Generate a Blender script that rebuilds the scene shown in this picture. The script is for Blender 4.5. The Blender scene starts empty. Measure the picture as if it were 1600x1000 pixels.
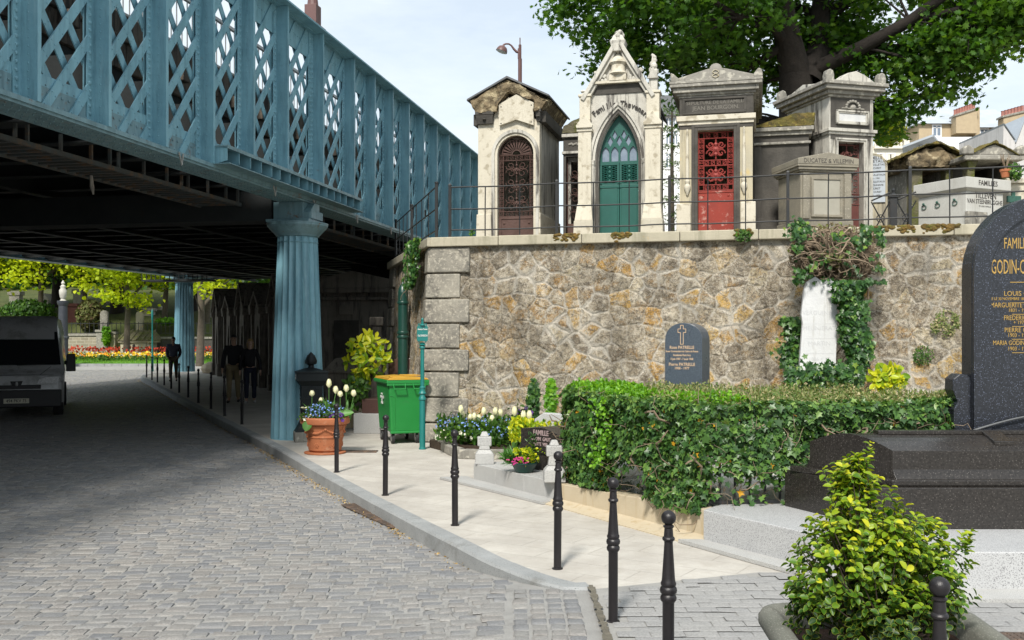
import bpy, bmesh, math, random
import numpy as np
from mathutils import Vector, Matrix, Euler
random.seed(7); rng = np.random.default_rng(7)
sc = bpy.context.scene
col = sc.collection
PI = math.pi
# ------------------------------------------------------------------ camera
CH = 1.75; F = 1556.0; HX = 800.0; HY = 526.0
cam = bpy.data.cameras.new('camera'); cam_o = bpy.data.objects.new('camera', cam); col.objects.link(cam_o)
cam_o.location = (0, 0, CH); cam_o.rotation_euler = (PI/2, 0, 0)
cam.sensor_width = 36; cam.lens = 36*F/1600; cam.shift_y = 26/1600
cam.clip_start = .05; cam.clip_end = 3000
sc.camera = cam_o
# ------------------------------------------------------------------ light
SUN_EL = math.radians(47); SH = Vector((.265, .964, 0)).normalized()     # ground direction of the shadows
sun = bpy.data.lights.new('sun', 'SUN'); sun_o = bpy.data.objects.new('sun', sun); col.objects.link(sun_o)
sun.energy = 3.9; sun.angle = math.radians(9); sun.color = (1, .95, .87)
sd = Vector((SH.x*math.cos(SUN_EL), SH.y*math.cos(SUN_EL), -math.sin(SUN_EL)))
sun_o.rotation_euler = sd.to_track_quat('-Z', 'Y').to_euler(); sun_o.location = (-10, -20, 30)
w = bpy.data.worlds.new('World'); sc.world = w; w.use_nodes = True
nt = w.node_tree; nt.nodes.clear()
out = nt.nodes.new('ShaderNodeOutputWorld'); bg = nt.nodes.new('ShaderNodeBackground')
sky = nt.nodes.new('ShaderNodeTexSky'); sky.sky_type = 'NISHITA'; sky.sun_disc = False
sky.sun_elevation = SUN_EL; sky.sun_rotation = math.atan2(-SH.x, -SH.y); sky.air_density = 1.0; sky.dust_density = 1.5; sky.ozone_density = 1.5
tc = nt.nodes.new('ShaderNodeTexCoord'); mp = nt.nodes.new('ShaderNodeMapping'); mp.inputs['Scale'].default_value = (1.2, 1.2, 4)
nz = nt.nodes.new('ShaderNodeTexNoise'); nz.inputs['Scale'].default_value = 2.2; nz.inputs['Detail'].default_value = 7; nz.inputs['Roughness'].default_value = .6
rp = nt.nodes.new('ShaderNodeValToRGB'); rp.color_ramp.elements[0].position = .36; rp.color_ramp.elements[1].position = .68
rp.color_ramp.elements[0].color = (.6, .6, .6, 1); rp.color_ramp.elements[1].color = (.98, .98, .98, 1)
mx = nt.nodes.new('ShaderNodeMix'); mx.data_type = 'RGBA'; mx.inputs[7].default_value = (6.3, 6.85, 7.15, 1)
L = nt.links.new
L(tc.outputs['Generated'], mp.inputs[0]); L(mp.outputs[0], nz.inputs[0]); L(nz.outputs[0], rp.inputs[0]); L(rp.outputs[0], mx.inputs[0])
L(sky.outputs[0], mx.inputs[6]); L(mx.outputs[2], bg.inputs[0]); L(bg.outputs[0], out.inputs[0])
bg.inputs[1].default_value = .125
sc.view_settings.view_transform = 'Standard'; sc.view_settings.look = 'None'; sc.view_settings.gamma = 1
sc.view_settings.exposure = .38
sc.render.resolution_x = 1024; sc.render.resolution_y = 640

# ------------------------------------------------------------------ helpers
def srgb(h):
    h = h.lstrip('#'); r = [int(h[i:i+2], 16)/255 for i in (0, 2, 4)]
    return tuple((c/12.92 if c <= .04045 else ((c+.055)/1.055)**2.4) for c in r) + (1,)
def lin(*a): return tuple(a) + (1,)

class NT:
    def __init__(s, name):
        s.mat = bpy.data.materials.new(name); s.mat.use_nodes = True; s.t = s.mat.node_tree; s.t.nodes.clear()
        s.out = s.n('ShaderNodeOutputMaterial'); s.b = s.n('ShaderNodeBsdfPrincipled'); s.l(s.b.outputs[0], s.out.inputs[0])
        s.tc = s.n('ShaderNodeTexCoord')
    def n(s, k, **kw):
        x = s.t.nodes.new(k)
        for a, b in kw.items(): setattr(x, a, b)
        return x
    def l(s, a, b): s.t.links.new(a, b)
    def coord(s, scale=(1, 1, 1), rot=(0, 0, 0), src=None):
        m = s.n('ShaderNodeMapping'); m.inputs['Scale'].default_value = scale; m.inputs['Rotation'].default_value = rot
        s.l(src or s.tc.outputs['Object'], m.inputs[0]); return m.outputs[0]
    def noise(s, scale, vec=None, detail=6, rough=.6, dist=0):
        x = s.n('ShaderNodeTexNoise'); x.inputs['Scale'].default_value = scale; x.inputs['Detail'].default_value = detail
        x.inputs['Roughness'].default_value = rough; x.inputs['Distortion'].default_value = dist
        s.l(vec or s.tc.outputs['Object'], x.inputs[0]); return x.outputs[0]
    def ramp(s, v, stops):
        r = s.n('ShaderNodeValToRGB'); e = r.color_ramp.elements
        while len(e) < len(stops): e.new(.5)
        for k, (p, c) in enumerate(stops):
            e[k].position = p; e[k].color = c if isinstance(c, tuple) else (c, c, c, 1)
        s.l(v, r.inputs[0]); return r.outputs[0]
    def mix(s, f, a, b, mode='MIX'):
        m = s.n('ShaderNodeMix', data_type='RGBA', blend_type=mode)
        for i, v in ((0, f), (6, a), (7, b)):
            if isinstance(v, (int, float, tuple)): m.inputs[i].default_value = v
            else: s.l(v, m.inputs[i])
        return m.outputs[2]
    def math(s, op, a, b=0.0):
        m = s.n('ShaderNodeMath', operation=op)
        for i, v in enumerate((a, b)):
            if isinstance(v, (int, float)): m.inputs[i].default_value = v
            else: s.l(v, m.inputs[i])
        return m.outputs[0]
    def bump(s, h, dist=.01, strength=1.0):
        b = s.n('ShaderNodeBump'); b.inputs['Distance'].default_value = dist; b.inputs['Strength'].default_value = strength
        s.l(h, b.inputs['Height']); s.l(b.outputs[0], s.b.inputs['Normal'])
    def color(s, c):
        if isinstance(c, tuple): s.b.inputs['Base Color'].default_value = c
        else: s.l(c, s.b.inputs['Base Color'])
    def set(s, **kw):
        for k, v in kw.items():
            i = s.b.inputs[k.replace('_', ' ')]
            if isinstance(v, (int, float, tuple)): i.default_value = v
            else: s.l(v, i)
        return s

def M(name, c1, c2=None, scale=4, rough=.75, bump=.006, bscale=30, c3=None, s3=1.3, thr=(.5, .68), streak=False, metal=0, c4=None, s4=60, thr4=(.6, .7), spec=.4, coat=0):
    a = NT(name)
    c = c1
    if c2: c = a.mix(a.ramp(a.noise(scale, detail=8, rough=.65), [(.3, 0.0), (.7, 1.0)]), c1, c2)
    if c3:
        v = a.coord((4, 4, .5)) if streak else None
        c = a.mix(a.ramp(a.noise(s3, v, detail=8, rough=.7, dist=.3), [(thr[0], 0.0), (thr[1], 1.0)]), c, c3)
    if c4:
        c = a.mix(a.ramp(a.noise(s4, detail=3, rough=.5), [(thr4[0], 0.0), (thr4[1], 1.0)]), c, c4)
    a.color(c)
    a.set(Roughness=rough, Metallic=metal, Specular_IOR_Level=spec)
    if coat: a.set(Coat_Weight=coat, Coat_Roughness=.1)
    if bump: a.bump(a.noise(bscale, detail=8, rough=.7), bump)
    return a.mat

class MB:
    def __init__(s): s.v = []; s.f = []; s.m = None
    def add(s, vs, fs):
        n = len(s.v)
        if s.m is not None: vs = [tuple(s.m @ Vector(p)) for p in vs]
        s.v += [tuple(p) for p in vs]; s.f += [tuple(i+n for i in f) for f in fs]; return s
    def box(s, x0, x1, y0, y1, z0, z1):
        return s.add([(x0,y0,z0),(x1,y0,z0),(x1,y1,z0),(x0,y1,z0),(x0,y0,z1),(x1,y0,z1),(x1,y1,z1),(x0,y1,z1)],
                     [(0,3,2,1),(4,5,6,7),(0,1,5,4),(1,2,6,5),(2,3,7,6),(3,0,4,7)])
    def frus(s, a, b, z0, z1):     # a,b = (x0,x1,y0,y1) bottom and top
        return s.add([(a[0],a[2],z0),(a[1],a[2],z0),(a[1],a[3],z0),(a[0],a[3],z0),(b[0],b[2],z1),(b[1],b[2],z1),(b[1],b[3],z1),(b[0],b[3],z1)],
                     [(0,3,2,1),(4,5,6,7),(0,1,5,4),(1,2,6,5),(2,3,7,6),(3,0,4,7)])
    def prism(s, poly, a, b, ax='y'):
        n = len(poly); f = {'y': lambda p, t: (p[0], t, p[1]), 'z': lambda p, t: (p[0], p[1], t), 'x': lambda p, t: (t, p[0], p[1])}[ax]
        vs = [f(p, a) for p in poly] + [f(p, b) for p in poly]
        return s.add(vs, [tuple(range(n))[::-1], tuple(range(n, 2*n))] + [(i, (i+1) % n, n+(i+1) % n, n+i) for i in range(n)])
    def tube(s, pts, r, n=8, cap=True):
        P = [Vector(p) for p in pts]; R = r if hasattr(r, '__len__') else [r]*len(P)
        vs = []; up = None
        for i, p in enumerate(P):
            d = (P[min(i+1, len(P)-1)] - P[max(i-1, 0)])
            if d.length < 1e-9: d = Vector((0, 0, 1))
            d.normalize()
            if up is None: up = Vector((0, 0, 1)) if abs(d.z) < .9 else Vector((1, 0, 0))
            a = d.cross(up)
            if a.length < 1e-4: a = d.cross(Vector((1, .3, .2)))
            a.normalize(); b = a.cross(d).normalized(); up = b
            vs += [p + R[i]*(math.cos(2*PI*k/n)*a + math.sin(2*PI*k/n)*b) for k in range(n)]
        fs = [(i*n+k, i*n+(k+1) % n, (i+1)*n+(k+1) % n, (i+1)*n+k) for i in range(len(P)-1) for k in range(n)]
        if cap: fs += [tuple(range(n))[::-1], tuple(range((len(P)-1)*n, len(P)*n))]
        return s.add(vs, fs)
    def lathe(s, prof, n=24, c=(0, 0, 0)):
        vs = [(c[0]+r*math.cos(2*PI*k/n), c[1]+r*math.sin(2*PI*k/n), c[2]+z) for r, z in prof for k in range(n)]
        m = len(prof)
        fs = [(i*n+k, i*n+(k+1) % n, (i+1)*n+(k+1) % n, (i+1)*n+k) for i in range(m-1) for k in range(n)]
        fs += [tuple(range(n))[::-1], tuple(range((m-1)*n, m*n))]
        return s.add(vs, fs)
    def sph(s, c, r, n=12, m=8, sc=(1, 1, 1)):
        prof = [(max(r*math.sin(PI*i/m), r*.01), -r*math.cos(PI*i/m)) for i in range(m+1)]
        vs = [(c[0]+q*math.cos(2*PI*k/n)*sc[0], c[1]+q*math.sin(2*PI*k/n)*sc[1], c[2]+z*sc[2]) for q, z in prof for k in range(n)]
        fs = [(i*n+k, i*n+(k+1) % n, (i+1)*n+(k+1) % n, (i+1)*n+k) for i in range(m) for k in range(n)]
        return s.add(vs, fs)
    def rivet(s, c, r=.016, ax=0, n=6):   # low dome pointing along +x (ax 0) or -y (ax 1)
        vs = []
        for q, h in ((1, 0), (.75, .5)):
            for k in range(n):
                a = 2*PI*k/n; u = q*r*math.cos(a); v = q*r*math.sin(a)
                vs.append((c[0]+h*r, c[1]+u, c[2]+v) if ax == 0 else (c[0]+u, c[1]-h*r, c[2]+v))
        vs.append((c[0]+r*.72, c[1], c[2]) if ax == 0 else (c[0], c[1]-r*.72, c[2]))
        return s.add(vs, [(k, (k+1) % n, n+(k+1) % n, n+k) for k in range(n)] + [(n+k, n+(k+1) % n, 2*n) for k in range(n)])
    def build(s, name, mat, parent=None, smooth=None, bevel=0, seg=2, recalc=True, loc=None):
        me = bpy.data.meshes.new(name); me.from_pydata(s.v, [], s.f); me.update()
        if recalc and len(s.f) < 60000:
            b = bmesh.new(); b.from_mesh(me); bmesh.ops.recalc_face_normals(b, faces=b.faces); b.to_mesh(me); b.free()
        return link(me, name, mat, parent, smooth, bevel, seg, loc)
def link(me, name, mat, parent=None, smooth=None, bevel=0, seg=2, loc=None):
    if mat is not None: me.materials.append(mat)
    o = bpy.data.objects.new(name, me); col.objects.link(o)
    if parent is not None: o.parent = parent
    if loc: o.location = loc
    if smooth:
        me.polygons.foreach_set('use_smooth', [True]*len(me.polygons)); me.set_sharp_from_angle(angle=math.radians(smooth))
    if bevel:
        m = o.modifiers.new('bevel', 'BEVEL'); m.width = bevel; m.segments = seg; m.limit_method = 'ANGLE'; m.angle_limit = math.radians(40)
    return o
def thing(name, label, cat, loc=(0, 0, 0), rz=0, group=None):
    o = bpy.data.objects.new(name, None); col.objects.link(o); o.location = loc; o.rotation_euler = (0, 0, rz); o.empty_display_size = .1
    return tag(o, label, cat, group)
def tag(o, label, cat, group=None, kind=None):
    if label: o['label'] = label
    if cat: o['category'] = cat
    if group: o['group'] = group
    if kind: o['kind'] = kind
    return o
def struct(o): o['kind'] = 'structure'; return o
def copy_tree(o, parent=None):
    c = o.copy(); col.objects.link(c)
    if parent is not None: c.parent = parent
    for ch in list(o.children): copy_tree(ch, c)
    return c
def curve_mesh(cu):
    o = bpy.data.objects.new('t', cu); col.objects.link(o)
    dg = bpy.context.evaluated_depsgraph_get(); dg.update()
    me = bpy.data.meshes.new_from_object(o.evaluated_get(dg)); bpy.data.objects.remove(o); bpy.data.curves.remove(cu)
    me.materials.clear()
    return me
def plate(loops, y0, y1, name, mat, parent, bevel=0, smooth=None):
    """flat plate in the local xz plane with holes (even-odd), from y0 to y1"""
    cu = bpy.data.curves.new('p', 'CURVE'); cu.dimensions = '2D'; cu.fill_mode = 'BOTH'; cu.extrude = (y1-y0)/2
    for lp in loops:
        sp = cu.splines.new('POLY'); sp.points.add(len(lp)-1); sp.use_cyclic_u = True
        for i, p in enumerate(lp): sp.points[i].co = (p[0], p[1], 0, 1)
    me = curve_mesh(cu); me.transform(Matrix.Translation((0, (y0+y1)/2, 0)) @ Matrix.Rotation(PI/2, 4, 'X'))
    return link(me, name, mat, parent, smooth, bevel)
def text_mesh(body, size, ext=.003, sx=1.0, bold=0, space=1.0, line=1.0, align='CENTER'):
    cu = bpy.data.curves.new('t', 'FONT'); cu.body = body; cu.size = size; cu.extrude = ext; cu.align_x = align; cu.align_y = 'CENTER'
    cu.offset = bold; cu.space_character = space; cu.space_line = line; cu.resolution_u = 2
    me = curve_mesh(cu); me.transform(Matrix.Diagonal((sx, 1, 1, 1))); return me
def text(body, size, mat, parent, loc, rz=0, name='inscription', rx=PI/2, **kw):
    me = text_mesh(body, size, **kw)
    me.transform(Matrix.Translation(loc) @ Euler((rx, 0, rz)).to_matrix().to_4x4())
    return link(me, name, mat, parent)
def join_meshes(parts, name, mat, parent):
    b = bmesh.new()
    for me in parts: b.from_mesh(me)
    me = bpy.data.meshes.new(name); b.to_mesh(me); b.free(); return link(me, name, mat, parent)
def round_arch(x0, x1, zb, zs, n=14):
    c = (x0+x1)/2; r = (x1-x0)/2
    return [(x0, zb)] + [(c-r*math.cos(PI*i/n), zs+r*math.sin(PI*i/n)) for i in range(n+1)] + [(x1, zb)]
def pointed_arch(x0, x1, zb, zs, za, n=10):
    a = (x1-x0)/2; h = za-zs; R = (a*a+h*h)/(2*a); t = math.asin(min(1, h/R)); L_ = []
    for i in range(n+1):
        th = t*i/n; L_.append((x0+R-R*math.cos(th), zs+R*math.sin(th)))
    return [(x0, zb)] + L_ + [(x0+x1-x, z) for x, z in L_[-2::-1]] + [(x1, zb)]
def rect(x0, x1, z0, z1): return [(x0, z0), (x1, z0), (x1, z1), (x0, z1)]

class Fr:
    """a local frame: x = along u, y = back, z up; converts photo pixels to local measures of a plane y = const"""
    def __init__(s, X, Y, z, rz): s.O = Vector((X, Y)); s.z0 = z; s.rz = rz; s.u = Vector((math.cos(rz), math.sin(rz))); s.nn = Vector((-math.sin(rz), math.cos(rz)))
    def x(s, px, y=0):
        k = (px-HX)/F; o = s.O + y*s.nn
        return (k*o.y - o.x)/(s.u.x - k*s.u.y)
    def zz(s, py, x=0, y=0):
        Y = s.O.y + x*s.u.y + y*s.nn.y
        return CH + (HY-py)*Y/F - s.z0
    def yl(s, px, x=0):       # local y where the ray at px crosses the plane x = const
        k = (px-HX)/F; o = s.O + x*s.u
        return (k*o.y - o.x)/(s.nn.x - k*s.nn.y)
    @property
    def loc(s): return (s.O.x, s.O.y, s.z0)
def gp(px, py, z=0.0):        # ground point
    D = (CH-z)*F/(py-HY); return ((px-HX)/F*D, D)
def g(Y):
    t = max(0.0, Y-20.0); return .008*t*t/(t+3) if t < 60 else .46
def gp_s(px, py):
    z = 0
    for _ in range(12): X, D = gp(px, py, z); z = g(D)
    return X, D, z

# ------------------------------------------------------------------ leaves
def T_oval(w=.5, fold=.12):
    P = [(0, 0), (.30*w/.5, .25), (.36*w/.5, .5), (.24*w/.5, .8), (0, 1), (-.24*w/.5, .8), (-.36*w/.5, .5), (-.30*w/.5, .25)]
    v = [(x, y, abs(x)*fold*3 - .25*(y-.5)**2) for x, y in P] + [(0, .52, -.02)]
    return v, [(8, i, (i+1) % 8) for i in range(8)], [1]*8+[0]
def T_dia(w=.3):
    v = [(0, 0, 0), (w, .45, .07), (0, 1, -.08), (-w, .45, .07)]
    return v, [(0, 1, 2), (0, 2, 3)], [1]*4
def T_ivy():
    P = [(0, 0), (.38, -.12), (.3, .22), (.62, .42), (.26, .55), (0, 1.0), (-.26, .55), (-.62, .42), (-.3, .22), (-.38, -.12)]
    v = [(x, y, .14*abs(x)-.12*(y-.3)**2) for x, y in P] + [(0, .3, -.03)]
    return v, [(10, i, (i+1) % 10) for i in range(10)], [1]*10+[0]
def T_maple():
    P = [(0, 0), (.35, .02), (.24, .2), (.6, .42), (.3, .5), (.32, .85), (.1, .68), (0, 1.05), (-.1, .68), (-.32, .85), (-.3, .5), (-.6, .42), (-.24, .2), (-.35, .02)]
    v = [(x, y, .12*abs(x)-.2*(y-.4)**2) for x, y in P] + [(0, .4, 0)]
    return v, [(14, i, (i+1) % 14) for i in range(14)], [1]*14+[0]
def T_strap():
    v = [(-.05, 0, 0), (.05, 0, 0), (.07, .4, .03), (-.07, .4, .03), (.045, .75, -.02), (-.045, .75, -.02), (0, 1, -.12)]
    return v, [(0, 1, 2), (0, 2, 3), (3, 2, 4), (3, 4, 5), (5, 4, 6)], [1]*7
def leaves(name, pos, nrm, size, T, mat, parent=None, tone=None, along=None, spin=None):
    v, f, e = T; v = np.array(v, float); f = np.array(f, int); N = len(pos); pos = np.asarray(pos, float); nrm = np.asarray(nrm, float)
    nrm = nrm/np.maximum(1e-6, np.linalg.norm(nrm, axis=1, keepdims=True))
    r = rng.normal(size=(N, 3)) if along is None else np.asarray(along, float)
    y = r - (r*nrm).sum(1, keepdims=True)*nrm; y /= np.maximum(1e-6, np.linalg.norm(y, axis=1, keepdims=True)); x = np.cross(y, nrm)
    s = np.broadcast_to(np.asarray(size, float), (N,)).reshape(N, 1, 1)
    V = pos[:, None, :] + s*(v[None, :, 0:1]*x[:, None, :] + v[None, :, 1:2]*y[:, None, :] + v[None, :, 2:3]*nrm[:, None, :])
    nv = len(v); Fc = (f[None] + (np.arange(N)*nv)[:, None, None]).reshape(-1, f.shape[1])
    me = bpy.data.meshes.new(name); me.vertices.add(N*nv); me.vertices.foreach_set('co', V.reshape(-1))
    nf = len(Fc); me.loops.add(nf*3); me.loops.foreach_set('vertex_index', Fc.reshape(-1).astype(np.int32))
    me.polygons.add(nf); me.polygons.foreach_set('loop_start', np.arange(0, nf*3, 3, dtype=np.int32))
    me.update(calc_edges=True); me.validate()
    a = me.attributes.new('edge', 'FLOAT', 'POINT'); a.data.foreach_set('value', np.tile(np.array(e, np.float32), N))
    t = (rng.random(N) if tone is None else np.asarray(tone)).astype(np.float32)
    b = me.attributes.new('tone', 'FLOAT', 'POINT'); b.data.foreach_set('value', np.repeat(t, nv))
    return link(me, name, mat, parent)
def leafmat(name, stops, trans=.3, rough=.45, margin=None, thr=.7, spec=.4, tcol=None):
    a = NT(name); at = a.n('ShaderNodeAttribute', attribute_name='tone')
    c = a.ramp(at.outputs['Fac'], stops)
    if margin:
        ed = a.n('ShaderNodeAttribute', attribute_name='edge')
        f = a.ramp(ed.outputs['Fac'], [(thr-.06, 0.0), (thr+.06, 1.0)]); c = a.mix(f, c, margin)
    a.color(c); a.set(Roughness=rough, Specular_IOR_Level=spec)
    tr = a.n('ShaderNodeBsdfTranslucent'); tcx = a.mix(1.0, c, tcol or (1.6, 1.5, .55, 1), 'MULTIPLY'); a.l(tcx, tr.inputs[0])
    ms = a.n('ShaderNodeMixShader'); ms.inputs[0].default_value = trans
    a.l(a.b.outputs[0], ms.inputs[1]); a.l(tr.outputs[0], ms.inputs[2]); a.l(ms.outputs[0], a.out.inputs[0])
    return a.mat
def rnd_dirs(n, up=0.0):
    d = rng.normal(size=(n, 3)); d[:, 2] += up; return d/np.linalg.norm(d, axis=1, keepdims=True)
# ------------------------------------------------------------------ shared frames
C0 = Vector((-1.33, 16.6)); WRZ = math.atan2(-.2398, .9708); WU = Vector((.9708, -.2398)); WN = Vector((.2398, .9708)); TZ = 3.33
def W(s, t): p = C0 + s*WU + t*WN; return p.x, p.y
# ------------------------------------------------------------------ ground materials
def sett_mat(name, stops, rough=.62, sp=.45):
    a = NT(name); at = a.n('ShaderNodeAttribute', attribute_name='tone')
    c = a.ramp(at.outputs['Fac'], stops)
    c = a.mix(a.ramp(a.noise(9, detail=8, rough=.7), [(.35, 0.0), (.75, .55)]), c, lin(.27, .265, .255))
    c = a.mix(a.ramp(a.noise(.55, detail=5), [(.3, 0.0), (.8, .6)]), c, lin(.25, .25, .25))
    c = a.mix(a.ramp(a.noise(70, detail=3), [(.42, 0.0), (.8, .6)]), c, lin(.09, .088, .085))
    a.color(c); a.set(Roughness=a.ramp(a.noise(14), [(.3, rough-.12), (.7, rough+.15)]), Specular_IOR_Level=sp)
    a.bump(a.noise(45, detail=8, rough=.7), .006); return a.mat
M_sett = sett_mat('worn cobble stone', [(0, lin(.135, .142, .158)), (.3, lin(.185, .187, .192)), (.55, lin(.245, .237, .222)), (.8, lin(.215, .196, .178)), (1, lin(.32, .305, .28))])
M_paver = sett_mat('grey paving block', [(0, lin(.325, .322, .317)), (.5, lin(.345, .34, .33)), (1, lin(.365, .358, .346))], .7)
M_mortar = M('sandy joint', lin(.33, .325, .31), lin(.25, .245, .235), 6, .95, .01, 60, c3=lin(.11, .105, .1), s3=2.5, thr=(.55, .75))
M_earth = M('earth', lin(.12, .095, .065), lin(.2, .17, .12), 2, .95, .02, 20)
M_kerb = M('kerb granite', lin(.33, .34, .34), lin(.24, .25, .25), 3, .8, .004, 60, c3=lin(.13, .125, .11), s3=2.2, thr=(.55, .8), c4=lin(.1, .1, .1), s4=120)
def flag_mat():
    a = NT('pale paving slab'); v = a.coord((1, 1, 1), (0, 0, math.radians(32)))
    br = a.n('ShaderNodeTexBrick'); br.inputs['Scale'].default_value = 1.0; br.inputs['Brick Width'].default_value = .62; br.inputs['Row Height'].default_value = .31
    br.inputs['Mortar Size'].default_value = .0045; br.inputs['Mortar Smooth'].default_value = .3; br.inputs['Color1'].default_value = (0, 0, 0, 1); br.inputs['Color2'].default_value = (1, 1, 1, 1); br.inputs['Bias'].default_value = 0
    nz = a.n('ShaderNodeTexNoise'); nz.inputs['Scale'].default_value = 2.5; a.l(a.tc.outputs['Object'], nz.inputs[0])
    off = a.n('ShaderNodeVectorMath', operation='MULTIPLY_ADD'); off.inputs[1].default_value = (.03, .03, 0); a.l(nz.outputs['Color'], off.inputs[0]); a.l(v, off.inputs[2]); a.l(off.outputs[0], br.inputs[0])
    c = a.mix(br.outputs['Color'], lin(.47, .445, .40), lin(.53, .505, .455))
    c = a.mix(a.ramp(a.noise(1.1, detail=9, rough=.7), [(.40, 0.0), (.62, .8)]), c, lin(.37, .345, .31))
    c = a.mix(a.ramp(a.noise(7, detail=9, rough=.75), [(.48, 0.0), (.72, .45)]), c, lin(.34, .30, .25))
    c = a.mix(a.ramp(a.noise(90, detail=3), [(.6, 0.0), (.75, .5)]), c, lin(.25, .21, .17))
    c = a.mix(a.math('MULTIPLY', br.outputs['Fac'], a.ramp(a.noise(3), [(.4, .05), (.7, .7)])), c, lin(.33, .30, .26))
    a.color(c); a.set(Roughness=.8, Specular_IOR_Level=.35); a.bump(a.math('SUBTRACT', a.noise(40, detail=8, rough=.75), br.outputs['Fac']), .004); return a.mat
M_flag = flag_mat()

# ------------------------------------------------------------------ kerb line (outer upper edge)
KB = [(430, 701), (500, 741), (600, 796), (700, 848), (763, 881), (828, 907), (885, 922)]
kerb_pts = []
for X0_, Y0_ in [(-14.25, 43.6), (-14.95, 43.3), (-15.4, 42.6), (-15.35, 41.5), (-14.65, 39.3)]: kerb_pts.append((X0_, Y0_))
for t in (.15, .3, .45, .6, .75, .9): kerb_pts.append((-14.65+t*(14.65-3.72), 39.3+t*(15.65-39.3)))
kerb_pts += [gp(*p) for p in KB] + [(.55, 6.88)]
# smooth the kerb polyline
KP = []
for i in range(len(kerb_pts)-1):
    p0 = Vector(kerb_pts[max(0, i-1)]); p1 = Vector(kerb_pts[i]); p2 = Vector(kerb_pts[i+1]); p3 = Vector(kerb_pts[min(len(kerb_pts)-1, i+2)])
    for t in np.linspace(0, 1, 6, endpoint=False):
        KP.append(.5*((2*p1) + (p2-p0)*t + (2*p0-5*p1+4*p2-p3)*t*t + (3*p1-p0-3*p2+p3)*t**3))
KP.append(Vector(kerb_pts[-1]))
KA = np.array([(p.x, p.y) for p in KP])
CORN = (.55, 6.88)
def road_z(X, Y):
    if Y <= CORN[1]: dd = abs(X-CORN[0]) if X < CORN[0] else 0.0
    else: dd = math.hypot(X-CORN[0], Y-CORN[1])
    t = min(1, dd/1.9); t = t*t*(3-2*t)
    return -.13*t + g(Y)
def in_road(x, y):
    """left of the kerb line, or left of the gutter line close to the camera"""
    if y <= CORN[1]: return x < CORN[0]-.02
    if y > 42.9: return True
    k = KA[(KA[:, 1] < 43)]
    return x < np.interp(y, k[::-1, 1], k[::-1, 0])-.015
# outermost ground sheet
mb = MB(); mb.add([(-600, -60, -.35), (600, -60, -.35), (600, 900, -.35), (-600, 900, -.35)], [(0, 1, 2, 3)])
struct(mb.build('ground', M_earth))
# road bed (joint sand)
xs = np.concatenate([np.linspace(-60, -16, 12), np.linspace(-15, .55, 60)]); ys = np.concatenate([np.linspace(-8, 16, 90), np.linspace(16.6, 56.5, 60)])
mb = MB(); vs = [(x, y, road_z(x, y)-.006) for y in ys for x in xs]; nx = len(xs)
mb.add(vs, [(j*nx+i, j*nx+i+1, (j+1)*nx+i+1, (j+1)*nx+i) for j in range(len(ys)-1) for i in range(nx-1)])
xs2 = np.linspace(.55, 30, 8); ys2 = np.linspace(43.5, 56.5, 6)
mb.add([(x, y, road_z(x, y)-.006) for y in ys2 for x in xs2], [(j*8+i, j*8+i+1, (j+1)*8+i+1, (j+1)*8+i) for j in range(5) for i in range(7)])
struct(mb.build('road', M_mortar, smooth=60, recalc=False))
def setts(name, cells, mat, gap=.012, h=.012, jit=.006, zf=road_z, lift=0.0):
    V = []; Fs = []; tone = []
    for (x, y, a, b, rz) in cells:          # centre, full length, full depth, rotation
        c, s_ = math.cos(rz), math.sin(rz); z = zf(x, y)+lift + random.uniform(-.004, .004); hx = a/2-gap*random.uniform(.35, .9); hy = b/2-gap*random.uniform(.3, .8); n = len(V)
        tx, ty = random.uniform(-.02, .02), random.uniform(-.02, .02)
        for q, zz in ((1.0, -h), (.93, h*.1), (.78, h*.45)):
            ins = 0 if q == 1 else (.006 if q > .9 else .018)
            for sx, sy in ((-1, -1), (0, -1), (1, -1), (1, 1), (0, 1), (-1, 1)):
                lx = sx*(hx-ins)+random.uniform(-jit, jit)*(q == 1 or .4); ly = sy*(hy-ins)+random.uniform(-jit, jit)*(q == 1 or .4)
                V.append((x+lx*c-ly*s_, y+lx*s_+ly*c, z+zz+lx*tx+ly*ty))
        for k in (0, 6):
            for i in range(6): Fs.append((n+k+i, n+k+(i+1) % 6, n+k+6+(i+1) % 6, n+k+6+i))
        Fs.append(tuple(n+12+i for i in range(6))); t = random.random(); tone += [t]*18
    me = bpy.data.meshes.new(name); me.from_pydata(V, [], Fs); me.update()
    at = me.attributes.new('tone', 'FLOAT', 'POINT'); at.data.foreach_set('value', np.array(tone, np.float32))
    return struct(link(me, name, mat, smooth=50))
cells = []
y = 4.3
while y < 50:
    b = random.uniform(.09, .118)*(1 if y < 20 else 1.35); xl = min(-2, -.62*y - 1.2); xr = CORN[0]-.585 if y < 6.9 else 1
    x = xl + random.random()*.2
    while x < xr:
        a = random.uniform(.10, .21)*(1 if y < 20 else 1.25)
        if y < 6.9 and xr-x < a+.07: a = xr-x
        yy = y + .06*math.sin(x*1.1+.3*y) + .035*math.sin(x*2.7+y) + .012*math.sin(x*9+y*5) + .06*max(0, x+4)
        if in_road(x+a/2+.03, yy): cells.append((x+a/2, yy, a, b, .04*math.cos(x*1.1)+.06*(x > -4)))
        x += a
    y += b
cells = [c for c in cells if not (c[1] < 7.2 and c[0]+c[2]/2 > CORN[0]-.56)]
y = 3.6
while y < 6.95:                              # the gutter columns beside the level crossing
    for k in range(5):
        xx = CORN[0]-.045-.112*k; yy = y+random.uniform(-.01, .01)+.02*k
        if in_road(xx+.05, yy): cells.append((xx, yy, .112, .118, random.uniform(-.05, .05)))
    y += .12
setts('road_cobbles', cells, M_sett, lift=-.001, jit=.009, h=.008)
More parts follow.
